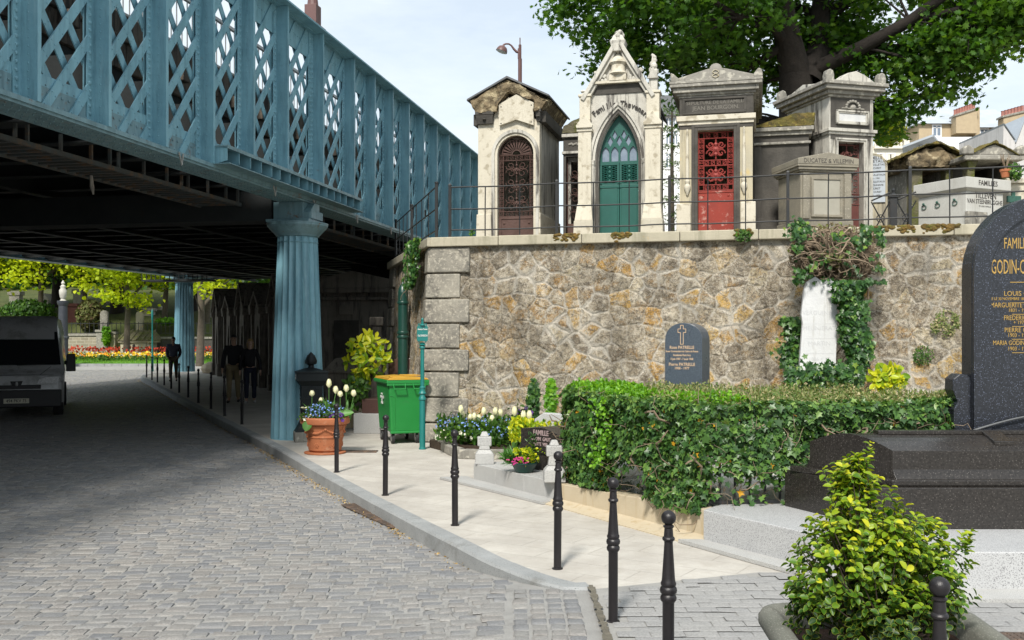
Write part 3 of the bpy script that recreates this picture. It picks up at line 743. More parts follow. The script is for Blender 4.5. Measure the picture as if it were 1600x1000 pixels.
# dark abutment wall closing the back of the under-bridge space
M_dkwall = M('dark wall stone', lin(.022, .02, .018), lin(.014, .013, .012), 2, .9, .01, 20)  # near-black stone with only faint tone variation
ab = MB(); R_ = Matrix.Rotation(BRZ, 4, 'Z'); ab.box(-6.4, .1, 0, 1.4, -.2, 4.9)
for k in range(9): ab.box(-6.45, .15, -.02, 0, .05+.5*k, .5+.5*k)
o = ab.build('underbridge_wall', M_dkwall, None, bevel=.012); o.location = (-6.9+.191*37, 37, 0); o.rotation_euler = (0, 0, BRZ)
tag(o, 'dark masonry abutment wall deep under the bridge behind the grey tomb', 'wall')

# unseen walls added left of view to keep daylight out of the underpass
for loc, rz, ln, lb in (((-7.2, 1.2, 0), BRZ, 15.6, 'unseen added light blocking wall under the near end of the blue bridge, left of the viewpoint'), ((-15.5, 8.5, 0), math.atan2(36, -16), 40.0, 'long unseen added light blocking wall left of the road under the bridge')):
    m = MB(); (m.box(-ln, 0, -1, 0, -.3, 4.3) if rz == BRZ else m.box(0, ln, 0, 1.2, -.3, 4.35)); (m.box(-ln-.1, .1, -1.1, .05, 4.3, 4.44) if rz == BRZ else m.box(-.1, ln+.1, -.08, 1.25, 4.35, 4.43)); o = m.build('underbridge_wall', M_dkwall, None, bevel=.012); o.location = loc; o.rotation_euler = (0, 0, rz); tag(o, lb, 'wall')
# ------------------------------------------------------------------ stones and metals for the tombs
M_lime = M('cream limestone', lin(.60, .56, .46), lin(.49, .45, .36), 2.2, .85, .006, 30, c3=lin(.28, .25, .19), s3=1.4, thr=(.56, .8), streak=True, c4=lin(.36, .32, .24), s4=9, thr4=(.56, .68))
M_lime_g = M('grey washed limestone', lin(.56, .54, .48), lin(.38, .365, .32), 2.6, .85, .008, 26, c3=lin(.08, .073, .065), s3=1.5, thr=(.50, .62), streak=True)
M_lime_y = M('yellowed limestone', lin(.50, .44, .30), lin(.38, .35, .27), 2, .85, .006, 30, c3=lin(.10, .09, .075), s3=1.3, thr=(.5, .7), streak=True, c4=lin(.55, .40, .14), s4=2.5, thr4=(.6, .7))
M_black = M('black stained stone', lin(.045, .042, .037), lin(.10, .092, .08), 3, .9, .01, 25, c3=lin(.34, .31, .25), s3=2.4, thr=(.66, .78), streak=True)
M_greyst = M('weathered grey stone', lin(.30, .285, .25), lin(.20, .19, .165), 3, .9, .012, 25, c3=lin(.09, .085, .075), s3=2, thr=(.52, .7), streak=True, c4=lin(.42, .40, .34), s4=14, thr4=(.55, .65))
M_rot = M('crumbling brown stone', lin(.25, .19, .11), lin(.12, .095, .06), 5, .95, .06, 9, c3=lin(.05, .042, .03), s3=4, thr=(.5, .62), c4=lin(.42, .35, .22), s4=7, thr4=(.55, .68))
M_mossy = M('moss covered stone', lin(.16, .145, .09), lin(.10, .09, .06), 5, .95, .03, 20, c3=lin(.09, .10, .02), s3=3, thr=(.45, .6), c4=lin(.25, .22, .15), s4=12)
M_mossroof = M('mossy roof', lin(.10, .105, .03), lin(.20, .14, .04), 6, .98, .04, 25, c3=lin(.05, .045, .025), s3=3, thr=(.5, .65), c4=lin(.28, .24, .05), s4=20)
M_zinc = M('dark roof lead', lin(.13, .135, .14), lin(.07, .07, .07), 4, .6, .004, 20)
M_dark = M('dark tomb interior', lin(.02, .018, .015), bump=0)
M_marble = M('white veined marble', lin(.62, .62, .60), lin(.48, .49, .50), 5, .5, .001, 20, c3=lin(.35, .36, .37), s3=6, thr=(.58, .66))
M_rustdoor = M('rust brown iron', lin(.075, .038, .03), lin(.10, .058, .048), 6, .7, .004, 40, c3=lin(.06, .03, .022), s3=5)
M_green = M('green door paint', lin(.010, .075, .06), lin(.015, .10, .08), 3, .5, .002, 40, c3=lin(.015, .09, .07), s3=3)
M_red = M('worn red door paint', lin(.27, .03, .016), lin(.20, .025, .015), 4, .6, .003, 40, c3=lin(.42, .22, .18), s3=9, thr=(.56, .64), streak=False)
M_redgrille = M('faded red iron', lin(.30, .05, .04), lin(.22, .035, .03), 6, .65, .003, 40)
M_darkred = M('dark red iron', lin(.15, .05, .04), lin(.10, .035, .03), 6, .7, .003, 40)
M_carved = M('carved letter shade', lin(.05, .045, .04), bump=0)
M_bglass = M('pale window pane', lin(.22, .27, .33), lin(.14, .18, .24), 8, .15, .001, 10)
M_iron = M('dark iron railing', lin(.013, .016, .019), lin(.025, .024, .023), 8, .5, .003, 50, c3=lin(.12, .06, .035), s3=9, thr=(.62, .72))

def walls(root, w, d, h, mat, t=.12, x0=None, y0=.14, name='wall'):
    """two side walls, back wall and ceiling of a hollow chapel; front is added separately"""
    x0 = 0 if x0 is None else x0
    m = MB(); m.box(x0, x0+t, y0, d, 0, h); m.box(x0+w-t, x0+w, y0, d, 0, h); m.box(x0+t, x0+w-t, d-t, d, 0, h); m.box(x0+t, x0+w-t, y0, d-t, h-t, h); m.box(x0+t, x0+w-t, y0, d-t, 0, .03)
    m.build(name, mat, root, bevel=.006)
def rough_block(root, poly, y0, y1, mat, name, amp=.05, sub=.06):
    """eroded stone: a prism with a broken, pitted surface"""
    m = MB(); m.prism(poly, y0, y1); me = bpy.data.meshes.new(name); me.from_pydata(m.v, [], m.f)
    b = bmesh.new(); b.from_mesh(me); bmesh.ops.recalc_face_normals(b, faces=b.faces); bmesh.ops.triangulate(b, faces=b.faces)
    for _ in range(7):
        es = [e for e in b.edges if e.calc_length() > sub]
        if not es or len(b.verts) > 9000: break
        bmesh.ops.subdivide_edges(b, edges=es, cuts=1, use_grid_fill=False); bmesh.ops.triangulate(b, faces=[f for f in b.faces if len(f.verts) > 3])
    b.normal_update()
    for v in b.verts:
        p = v.co*7; n_ = mn.fractal(p, .9, 2.1, 5); v.co = v.co + v.normal*(n_*amp-.3*amp)
    b.to_mesh(me); b.free(); return link(me, name, mat, root, smooth=50)
def scroll(m, cx, cz, r, y, sx=1, sz=1, turns=1.3, rad=.006):
    pts = []
    for i in range(15):
        t = i/14; a = t*turns*2*PI; q = r*(1-.8*t); pts.append((cx+sx*(q*math.cos(a)-r), y, cz+sz*q*math.sin(a)))
    m.tube(pts, rad, 4, False)
def ironwork(m, x0, x1, z0, z1, y, nx=1, nz=2, rad=.006):
    """symmetrical scroll pattern in a rectangle"""
    cx = (x0+x1)/2; hw = (x1-x0)/2/nx; hh = (z1-z0)/nz
    for j in range(nz):
        for i in range(nx):
            c = x0+hw*(2*i+1); zb = z0+hh*j
            for s in (1, -1):
                scroll(m, c+s*hw*.05+s*hw*.8, zb+hh*.28, hw*.40, y, s, 1, 1.2, rad); scroll(m, c+s*hw*.85, zb+hh*.72, hw*.36, y, s, -1, 1.3, rad)
                scroll(m, c+s*hw*.55, zb+hh*.5, hw*.22, y, s, 1, 1.5, rad)
            m.tube([(c, y, zb), (c, y, zb+hh)], rad, 4, False)
            for q in (.25, .5, .75):
                m.sph((c, y, zb+hh*q), rad*3, 6, 4)
            m.add([(c-hw*.3, y, zb+hh*.5), (c, y-.004, zb+hh*.62), (c+hw*.3, y, zb+hh*.5), (c, y-.004, zb+hh*.38)], [(0, 1, 2, 3)])
def bars(m, x0, x1, z0, z1, y, r=.008, n=3):
    for i in range(n): x = x0+(x1-x0)*i/(n-1); m.tube([(x, y, z0), (x, y, z1)], r, 4)
def greek(m, x0, x1, z0, z1, y, r=.004):
    """band of small squares between two rails"""
    horiz = (x1-x0) > (z1-z0); ln = (x1-x0) if horiz else (z1-z0); wd = (z1-z0) if horiz else (x1-x0); n = max(2, int(ln/wd))
    for k in range(n):
        a = (x0 if horiz else z0)+ln*(k+.5)/n; q = wd*.3
        c = (a, (z0+z1)/2) if horiz else ((x0+x1)/2, a)
        for i in range(4):
            s = [(-q, -q), (q, -q), (q, q), (-q, q)]; m.tube([(c[0]+s[i][0], y, c[1]+s[i][1]), (c[0]+s[(i+1) % 4][0], y, c[1]+s[(i+1) % 4][1])], r, 4, False)
        m.tube([(c[0]-q, y, c[1]-q), (c[0]+q, y, c[1]+q)], r, 4, False)

# ================================================================== tomb 1: round arched cream chapel
X_, Y_ = W(.45, 1.05); f = Fr(X_, Y_, TZ, WRZ); xa, xb = f.x(747), f.x(843)
f = Fr(*W(.45+xa, 1.05), TZ, WRZ); Z = lambda py, x=.5: f.zz(py, x); xw = f.x(843)
t1 = thing('chapel_tomb', 'cream chapel tomb with arched rust brown iron door and crumbling brown gable', 'tomb', f.loc, WRZ)
D1 = 1.75
dx0, dx1 = f.x(777), f.x(833.5); zs = Z(241); zsp = Z(194)
fl = [[(0, 0), (xw, 0), (xw, zsp), (xw/2, Z(160)), (0, zsp)], round_arch(dx0, dx1, -.01, zs)]
fl[1][0] = (dx0, .0); fl[1][-1] = (dx1, .0)
outl = [(0, 0)] + [(dx0, 0)] + [(x, z) for x, z in round_arch(dx0, dx1, 0, zs)[1:-1]] + [(dx1, 0), (xw, 0), (xw, zsp), (xw/2, Z(152)), (0, zsp)]
plate([outl], 0, .16, 'front_wall', M_lime, t1, bevel=.006)
walls(t1, xw, D1, zsp+.05, M_lime_g, y0=.16)
# raised surround and base blocks
sur = [(dx0-.10, .0)] + round_arch(dx0-.10, dx1+.10, .0, zs)[1:-1] + [(dx1+.10, .0), (dx1+.045, .0)] + round_arch(dx0-.045, dx1+.045, .0, zs)[1:-1][::-1] + [(dx0-.045, .0)]
plate([sur], -.028, -.001, 'door_surround', M_lime_g, t1, bevel=.008)
m = MB(); m.frus((-.03, dx0-.09, -.05, .1), (-.02, dx0-.11, -.03, .1), 0, Z(334)); m.frus((dx1+.09, xw+.03, -.05, D1+.03), (dx1+.11, xw+.02, -.03, D1+.02), 0, Z(334)); m.box(-.03, .05, .11, D1+.03, 0, Z(336)); m.build('plinth', M_lime, t1, bevel=.02, seg=3)
# pentagonal plaque
px0, px1 = f.x(781), f.x(835)
pl = [(px0, Z(197)), (px0+(px1-px0)*.5, Z(189)), (px1, Z(199)), (px1, Z(164)), ((px0+px1)/2, Z(150)), (px0, Z(164))]
plate([pl], -.07, -.002, 'gable_plaque', M_lime, t1, bevel=.006)
m = MB()
for x in (px0+.04, px1-.04):
    for z in (Z(194), Z(168)): m.sph((x, -.072, z), .012, 8, 5, (1, .4, 1))
m.build('plaque_studs', M_iron, t1)
# dark brackets
for a, b in ((745, 777), (839, 870)):
    m = MB(); x0, x1 = (-.02, f.x(772)) if a == 745 else (f.x(842), f.x(842)+.3); 
    if a != 745: x0, x1 = f.x(836.5)+.02, xw+.03
    m.box(x0-.01, x1+.01, -.10, .1, Z(179), Z(174)); m.frus((x0+.01, x1-.01, -.06, .1), (x0, x1, -.095, .1), Z(193), Z(179.5)); m.lathe([(.03, 0), (.035, .01), (.02, .02)], 10, c=((x0+x1)/2, -.09, Z(187)))
    m.build('cornice_bracket', M_black, t1, bevel=.004)
m = MB(); m.box(xw+.0, xw+.10, .05, D1+.05, Z(193), Z(175)); m.box(-.10, 0, .05, D1+.05, Z(193), Z(175)); m.box(0, xw, D1, D1+.08, Z(193), Z(175)); m.build('side_cornice', M_black, t1, bevel=.01)
# eroded gable and roof
gx0, gx1 = f.x(743), f.x(858); gp_ = [(-.04, Z(176)), (f.x(780), Z(176)), (f.x(781), Z(163)), (xw/2+.01, Z(147)), (f.x(836), Z(163)), (f.x(836), Z(176)), (xw+.07, Z(176)), (xw+.15, Z(163)), (xw/2, Z(124)), (-.11, Z(157))]
rough_block(t1, gp_, -.11, .2, M_rot, 'crumbling_gable', .05, .05)
m = MB(); xr = xw/2; zr = Z(121.5); ze = Z(154); e0, e1 = -.17, xw+.19
for (xe, s) in ((e0, -1), (e1, 1)):
    m.add([(xe, -.13, ze), (xr, -.13, zr), (xr, D1+.1, zr), (xe, D1+.1, ze), (xe, -.13, ze-.03), (xr, -.13, zr-.035), (xr, D1+.1, zr-.035), (xe, D1+.1, ze-.03)], [(0, 1, 2, 3), (4, 7, 6, 5), (0, 4, 5, 1), (3, 2, 6, 7), (0, 3, 7, 4)])
m.build('roof', M_zinc, t1)
m = MB(); m.prism([(xw, Z(178)), (xw+.16, ze-.03), (xr, zr-.04), (-.13, ze-.03), (0, Z(178))], .16, D1, 'y'); m.build('gable_core', M_rot, t1)
# the iron door
yd = .10; dr = bpy.data.objects.new('door', None); col.objects.link(dr); dr.parent = t1
m = MB(); zk = Z(338)
m.box(dx0+.005, dx1-.005, yd, yd+.02, 0, zk); m.box(dx0+.005, dx1-.005, yd-.012, yd, 0, .04); m.box(dx0+.005, dx1-.005, yd-.012, yd, zk-.04, zk); m.box(dx0+.005, dx0+.05, yd-.012, yd, .04, zk-.04); m.box(dx1-.05, dx1-.005, yd-.012, yd, .04, zk-.04)
for x in (dx0+.1, dx1-.1):
    for z in (.1, zk-.11): m.sph((x, yd-.004, z), .022, 10, 6, (1, .5, 1))
m.build('door_panel', M_rustdoor, dr, bevel=.003)
m = MB(); bw_ = .065
bars(m, dx0+.02, dx0+.02+bw_, zk, zs+.05, yd, .008, 2); bars(m, dx1-.02-bw_, dx1-.02, zk, zs+.05, yd, .008, 2)
greek(m, dx0+.02, dx0+.02+bw_, zk+.09, zs-.1, yd); greek(m, dx1-.02-bw_, dx1-.02, zk+.09, zs-.1, yd)
for z in (zk+.005, zk+.09, zs-.10, zs-.01): m.tube([(dx0+.01, yd, z), (dx1-.01, yd, z)], .009, 4)
greek(m, dx0+.03, dx1-.03, zk+.01, zk+.085, yd); greek(m, dx0+.03, dx1-.03, zs-.095, zs-.015, yd)
ironwork(m, dx0+.09, dx1-.09, zk+.10, zs-.11, yd, 1, 3, .0075)
cx = (dx0+dx1)/2; ra = (dx1-dx0)/2
for k in range(13):
    a = PI*(k+.5)/13; m.add([(cx+.08*math.cos(a-.05), yd, zs+.08*math.sin(a-.05)), (cx+.08*math.cos(a+.05), yd, zs+.08*math.sin(a+.05)), (cx+(ra-.07)*math.cos(a+.07), yd, zs+(ra-.07)*math.sin(a+.07)), (cx+(ra-.07)*math.cos(a-.07), yd, zs+(ra-.07)*math.sin(a-.07))], [(0, 1, 2, 3)])
for q, rr in ((ra-.01, .012), (ra-.06, .008), (.08, .01)): m.tube([(cx+q*math.cos(PI*k/20), yd, zs+q*math.sin(PI*k/20)) for k in range(21)], rr, 5, False)
m.build('grille', M_rustdoor, dr, recalc=False)
t1_data = (f, xw)

# ================================================================== narrow dark tomb between 1 and 2
f = Fr(*W(1.95, 1.75), TZ, WRZ); x0 = f.x(880); f = Fr(*W(1.95+x0, 1.75), TZ, WRZ); xw = .62
tb = thing('narrow_tomb', 'narrow dark tomb with mossy roof squeezed between cream chapel and pointed white chapel', 'tomb', f.loc, WRZ)
Z = lambda py, x=.3: f.zz(py, x)
walls(tb, xw, 1.5, Z(240), M_greyst, y0=.12)
plate([[(0, 0), (.05, 0), (.05, Z(244)), (xw-.08, Z(244)), (xw-.08, 0), (xw, 0), (xw, Z(215)), (0, Z(215))]], 0, .12, 'front_wall', M_black, tb)
m = MB(); m.box(-.02, xw+.04, -.04, 1.5, Z(240), Z(236)); m.box(-.02, xw+.04, -.05, 1.5, Z(214), Z(209)); m.build('cornice', M_lime_g, tb, bevel=.006)
m = MB()
for k in range(14): m.sph((.12+.03*k, -.005, Z(225)+.012*math.sin(k*2.1)), .03, 7, 5, (1, .5, .7))
m.build('carved_garland', M_greyst, tb, smooth=40)
rough_block(tb, [(-.03, Z(208)), (xw+.05, Z(208)), (xw+.05, Z(203)), (xw*.5, Z(183)), (.0, Z(196))], -.03, 1.5, M_mossy, 'roof', .03, .08)
m = MB(); ironwork(m, .06, xw-.09, .5, Z(262), .1, 1, 3, .006); bars(m, .06, xw-.09, 0, Z(246), .1, .01, 3); m.box(.06, xw-.09, .1, .11, 0, .45); m.build('door', M_rustdoor, tb, recalc=False)

# ================================================================== tomb 2: gothic chapel
f = Fr(*W(2.1, .85), TZ, WRZ); x0 = f.x(905); f = Fr(*W(2.1+x0, .85), TZ, WRZ); Z = lambda py, x=.7: f.zz(py, x); X = lambda px: f.x(px)
xw = X(1034); t2 = thing('gothic_chapel', 'white gothic chapel tomb with steep gable and green pointed arch door', 'tomb', f.loc, WRZ)
a0, a1 = X(935.5), X(997.5); zsp = Z(252); zap = Z(177); zg0 = Z(148); zgt = Z(74); xc = (a0+a1)/2
arch = pointed_arch(a0, a1, 0, zsp, zap)
outl = [(X(923), 0), (a0, 0)] + arch[1:-1] + [(a1, 0), (X(1012), 0), (X(1012), Z(150)), (xc, zgt), (X(923), Z(152))]
plate([outl], 0, .22, 'front_wall', M_lime_g, t2)
walls(t2, X(1012)-X(923)+.16, 1.7, Z(158), M_black, x0=X(923)-.06, y0=.22)
# archivolts stepping outward
for k, (o_, y0_, y1_) in enumerate(((.045, -.02, -.001), (.10, -.045, -.021), (.15, -.075, -.046))):
    A = pointed_arch(a0-o_, a1+o_, 0, zsp, zap+o_*1.25); B = pointed_arch(a0-o_+.042, a1+o_-.042, 0, zsp, zap+(o_-.042)*1.25)
    plate([A+B[::-1]], y0_, .0 if k == 0 else y1_+.002, 'arch_moulding', M_lime_g if k else M_black, t2, bevel=.007)
m = MB()
for x in (a0-.16, a1+.16, a0-.09, a1+.09): m.lathe([(.022, 0), (.022, zsp-.06), (.032, zsp-.05), (.028, zsp-.03), (.038, zsp), (.038, zsp+.02)], 10, c=(x, -.055, 0))
m.build('colonnettes', M_lime_g, t2, smooth=40)
# buttresses with pinnacles
for i, (pa, pb) in enumerate(((905, 925.5), (1009, 1033))):
    u0, u1 = X(pa), X(pb); m = MB(); cxx = (u0+u1)/2
    m.frus((u0-.07, u1+.05, -.20, .2), (u0-.06, u1+.04, -.19, .2), 0, Z(345)); m.frus((u0-.05, u1+.03, -.18, .2), (u0-.01, u1, -.13, .2), Z(345), Z(318))
    m.box(u0, u1, -.12, .2, Z(318), Z(202)); m.box(u0-.02, u1+.02, -.14, .2, Z(205), Z(200))
    m.prism([(u0-.02, Z(200)), (u1+.02, Z(200)), (u1+.03, Z(196)), (cxx, Z(179)), (u0-.03, Z(196))], -.17, -.1)
    m.box(u0+.02, u1-.02, -.10, .18, Z(200), Z(150)); m.box(u0, u1, -.12, .19, Z(150), Z(146))
    m.box(u0+.06, u0+.08, -.125, -.1, Z(310), Z(215)); m.box(u1-.08, u1-.06, -.125, -.1, Z(310), Z(215))
    m.build('buttress', M_lime, t2, bevel=.008)
    m = MB(); zt_ = Z(141) if i == 0 else Z(88)
    m.frus((u0+.05, u1-.05, -.06, .12), (u0+.06, u1-.06, -.05, .11), Z(146), zt_-(.0 if i == 0 else .35))
    if i:
        m.prism([(u0+.03, zt_-.42), (u1-.03, zt_-.42), (cxx, zt_-.22)], -.09, -.05); m.frus((u0+.06, u1-.06, -.04, .10), (cxx-.02, cxx+.02, .01, .05), zt_-.36, zt_)
        for q in range(7): m.sph((cxx+random.uniform(-.03, .03), .03+random.uniform(-.04, .04), zt_-.05*q), .03+.007*q, 7, 5)
    else: m.frus((u0+.03, u1-.03, -.08, .14), (u0+.05, u1-.05, -.05, .1), zt_, zt_+.03)
    m.build('pinnacle', M_lime_g, t2, bevel=.006)
# gable copings with finial
m = MB()
gl = Vector((X(914), Z(157))); gr = Vector((X(1019), Z(157))); gt = Vector((xc, Z(70)))
for s, e in ((gl, gt), (gr, gt)):
    d = (e-s).normalized(); n = Vector((-d.y, d.x)) if s is gl else Vector((d.y, -d.x)); q = [s, e, e+n*.07, s+n*.07]
    m.prism([tuple(v) for v in q], -.13, .26); q = [s-n*.05+d*.05, e-n*.05, e, s]; m.prism([tuple(v) for v in q], -.08, .22)
m.build('gable_coping', M_lime_g, t2, bevel=.01)
m = MB(); m.frus((xc-.09, xc+.09, -.1, .12), (xc-.13, xc+.13, -.14, .16), Z(80), Z(66)); m.frus((xc-.12, xc+.12, -.12, .14), (xc-.07, xc+.07, -.06, .09), Z(66), Z(56))
for k in range(16): m.sph((xc+random.uniform(-.06, .06), random.uniform(-.05, .07), Z(random.uniform(50, 68))), random.uniform(.035, .06), 7, 5)
m.prism([(xc-.07, Z(83)), (xc+.07, Z(83)), (xc, Z(70))], -.17, -.1)
m.build('finial', M_lime_g, t2, smooth=50)
# relief: urn-like hive on a ledge with two leafy bunches
m = MB(); zl = Z(131)
m.box(xc-.44, xc+.44, -.10, -.0, zl, zl+.04); m.box(xc-.14, xc+.14, -.11, 0, zl+.04, zl+.14)
m.lathe([(.13, zl+.14), (.15, zl+.16), (.12, zl+.2), (.115, zl+.3), (.15, zl+.34), (.13, zl+.38), (.08, zl+.44), (.05, zl+.48), (.03, zl+.49), (.045, zl+.53), (.015, zl+.56)], 16, c=(xc, -.03, 0))
m.build('carved_urn', M_lime, t2, smooth=40)
for s in (-1, 1):
    m = MB()
    for k in range(30):
        u = random.random(); m.sph((xc+s*(.2+.2*u), -.05, zl+.05+random.random()*(.06+.16*u*(1.6-u))), random.uniform(.02, .035), 6, 4, (1, .8, 1))
    m.build('carved_leaves', M_lime_g, t2, smooth=40)
# inscription following the arch
parts = []; word = ': Famille Thevenard'; R_ = .60; zc = zap-.40
for i, chh in enumerate(word):
    if chh == ' ': continue
    a = math.radians(56-112*i/(len(word)-1)); me = text_mesh(chh, .13, .008, bold=.002, sx=.9)
    me.transform(Matrix.Translation((xc+R_*math.sin(-a)*.98, -.012, zc+R_*math.cos(a)*.9+.0)) @ Matrix.Rotation(a*.9, 4, (0, -1, 0)) @ Matrix.Rotation(PI/2, 4, 'X')); parts.append(me)
o = join_meshes(parts, 'inscription', M_carved, t2); o.location = (0, 0, .02)
m = MB(); m.box(xc-.46, xc+.46, -.02, -.002, zl-.16, zl-.01); m.build('stain_band', M_black, t2)
# roof
m = MB()
for s, x in ((-1, X(914)-.02), (1, X(1019)+.1)):
    m.add([(x, .26, Z(160)), (xc, .26, Z(84)), (xc, 1.75, Z(84)), (x, 1.75, Z(160)), (x, .26, Z(160)-.06), (xc, .26, Z(84)-.06), (xc, 1.75, Z(84)-.06), (x, 1.75, Z(160)-.06)], [(0, 1, 2, 3), (7, 6, 5, 4), (0, 4, 5, 1), (0, 3, 7, 4), (3, 2, 6, 7)])
m.build('roof', M_zinc, t2)
# green door
dr = bpy.data.objects.new('door', None); col.objects.link(dr); dr.parent = t2; yd = .12; zm = Z(287); zt_ = zsp-.0
for s, (u0, u1) in ((0, (a0+.004, xc-.004)), (1, (xc+.004, a1-.004))):
    m = MB(); m.box(u0, u1, yd, yd+.03, 0, zm); m.box(u0+.03, u1-.03, yd-.012, yd, .05, zm-.06); m.box(u0, u1, yd-.015, yd, zm-.05, zm); m.box(u0, u1, yd-.015, yd, 0, .045)
    m.build('door_leaf', M_green, dr, bevel=.004)
    m = MB(); fr = [(u0, u0+.035), (u1-.035, u1)]
    for p, q in fr: m.box(p, q, yd-.01, yd+.02, zm, zt_)
    m.box(u0, u1, yd-.012, yd+.02, zt_-.04, zt_); m.box(u0, u1, yd-.01, yd+.02, zm, zm+.03)
    nzr = 4; h_ = (zt_-.04-zm-.03)/nzr; w_ = (u1-u0-.07)
    for k in range(nzr):
        zb = zm+.03+k*h_; ux, uy = u0+.035, u1-.035
        for (A, B) in (((ux, zb), (uy, zb+h_)), ((uy, zb), (ux, zb+h_)), ((ux, zb+h_/2), (ux+w_/2, zb+h_)), ((ux+w_/2, zb+h_), (uy, zb+h_/2)), ((ux, zb+h_/2), (ux+w_/2, zb)), ((ux+w_/2, zb), (uy, zb+h_/2))):
            m.tube([(A[0], yd, A[1]), (B[0], yd, B[1])], .0065, 4, False)
        m.sph((ux+w_/2, yd-.005, zb+h_/2), .028, 8, 5, (1, .6, 1)); m.tube([(ux+w_/2+.05*math.cos(t), yd, zb+h_/2+.05*math.sin(t)) for t in np.linspace(0, 2*PI, 13)], .006, 4, False)
    m.build('door_grille', M_green, dr, recalc=False)
# tracery
M_sheen = M_bglass
lo = pointed_arch(a0+.005, a1-.005, zt_, zt_+.005, zap-.01); loops = [lo]
n_ = 4; ww = (a1-a0-.05)/n_
for k in range(n_):
    u0 = a0+.025+ww*k; hgt = (.30, .30, .30, .30)[k]
    loops.append(pointed_arch(u0+.016, u0+ww-.016, zt_+.02, zt_+.16, zt_+.27))
for k in range(3):
    u = a0+.025+ww*(k+1); loops.append([(u-.05, zt_+.36), (u, zt_+.27), (u+.05, zt_+.36), (u, zt_+(.46))])
for k in range(2):
    u = a0+.025+ww*(k+1.5); loops.append([(u-.045, zt_+.46), (u, zt_+.39), (u+.045, zt_+.46), (u, zt_+.55)])
plate(loops, yd-.01, yd+.015, 'tracery', M_green, dr, bevel=.002)
m = MB(); m.prism([(a0+.02, zt_+.01), (a1-.02, zt_+.01), (a1-.04, zt_+.25), (xc, zap-.05), (a0+.04, zt_+.25)], yd+.02, yd+.024); m.build('window_pane', M_bglass, dr)
m = MB(); m.box(-.1, xw+.08, -.24, -.0, -.05, .05); m.build('step', M_lime_g, t2, bevel=.01)

# ================================================================== tomb 3: red door
f = Fr(*W(3.85, .95), TZ, WRZ); x0 = f.x(1062); f = Fr(*W(3.85+x0, .95), TZ, WRZ); Z = lambda py, x=.6: f.zz(py, x); X = lambda px: f.x(px)
xw = X(1176); D3 = 2.5; t3 = thing('temple_tomb', 'ochre temple shaped tomb with flat pediment and red iron door', 'tomb', f.loc, WRZ)
a0, a1 = X(1090), X(1146.5); zd = Z(203); zt_ = Z(150)
plate([[(0, 0), (a0, 0), (a0, zd), (a1, zd), (a1, 0), (xw, 0), (xw, zt_), (0, zt_)]], 0, .18, 'front_wall', M_lime_y, t3, bevel=.005)
walls(t3, xw, D3, zt_, M_lime_y, y0=.18)
m = MB()
for q, (g0, g1) in enumerate(((-.06, .0), (-.045, .03))):
    o_ = .10 if q == 0 else .05
    m.box(a0-o_, a0-o_+.05, -.03+.01*q, 0, 0, zd+o_); m.box(a1+o_-.05, a1+o_, -.03+.01*q, 0, 0, zd+o_); m.box(a0-o_+.05, a1+o_-.05, -.03+.01*q, 0, zd+o_-.05, zd+o_)
m.build('door_surround', M_black, t3, bevel=.004)
m = MB(); m.box(-.05, a0-.11, -.06, .1, 0, Z(317)); m.box(a1+.11, xw+.05, -.06, .1, 0, Z(317)); m.box(xw, xw+.05, .1, D3+.04, 0, Z(317)); m.box(-.05, 0, .1, D3+.04, 0, Z(317)); m.build('plinth', M_lime, t3, bevel=.015, seg=3)
m = MB(); m.box(-.05, xw+.05, -.06, 0, Z(188), Z(180)); m.box(-.02, xw+.02, -.025, 0, Z(194), Z(188)); m.box(xw, xw+.05, 0, D3, Z(188), Z(180)); m.box(-.05, 0, 0, D3, Z(188), Z(180)); m.build('ledge', M_lime, t3, bevel=.006)
m = MB(); m.box(0, xw, -.004, -.001, Z(200), Z(188.5)); m.box(-.0, xw, -.01, 0, Z(179.5), Z(151)); m.box(xw, xw+.012, 0, D3, Z(200), Z(151)); m.build('frieze', M_black, t3)
m = MB(); u0, u1 = X(1067), X(1166)
for (p, q, r_, s_) in ((u0, u1, Z(152.5), Z(155.5)), (u0, u1, Z(177.5), Z(174.5)), (u0, u0+.035, Z(174.5), Z(155.5)), (u1-.035, u1, Z(174.5), Z(155.5))): m.box(p, q, -.035, -.011, min(r_, s_), max(r_, s_))
m.build('panel_frame', M_black, t3, bevel=.004)
M_letg = M('grey letter', lin(.15, .14, .12), bump=0)
text('SEPULTURE DE LA FAMILLE', .082, M_letg, t3, (xw/2, -.012, Z(160)), sx=.98, bold=.0012); text('JEAN BOURGOIN.', .095, M_letg, t3, (xw/2, -.012, Z(168.5)), sx=1, bold=.0015)
m = MB()
for q, (o_, pa, pb) in enumerate(((.02, 151, 148), (.05, 148, 144), (.10, 144, 136), (.15, 136, 131), (.16, 131, 127))):
    m.box(-o_, xw+o_, -o_, D3+o_, Z(pa), Z(pb))
m.build('cornice', M_greyst, t3, bevel=.006)
m = MB(); zc = Z(127); m.prism([(-.12, zc), (xw+.12, zc), (xw+.12, zc+.03), (xw*.62, Z(110)), (xw/2, Z(107.5)), (xw*.38, Z(110)), (-.12, zc+.03)], -.12, D3+.1); m.build('pediment', M_greyst, t3, bevel=.008)
for x, sg in ((-.14, 1), (xw+.02, -1)):
    m = MB(); 
    for y0_ in (-.15, D3): m.prism([(x, zc), (x+.14, zc), (x+(.13 if sg > 0 else .14), zc+.05), (x+(.05 if sg > 0 else .12), Z(115)), (x+(.0 if sg > 0 else .07), Z(113)), (x, zc+.06)], y0_, y0_+.14)
    m.build('acroterion', M_greyst, t3, bevel=.015, seg=3)
m = MB()
for k in range(9): a = PI*k/8; m.sph((xw/2+.07*math.cos(a), -.05, Z(109)+.06*math.sin(a)), .035, 8, 5)
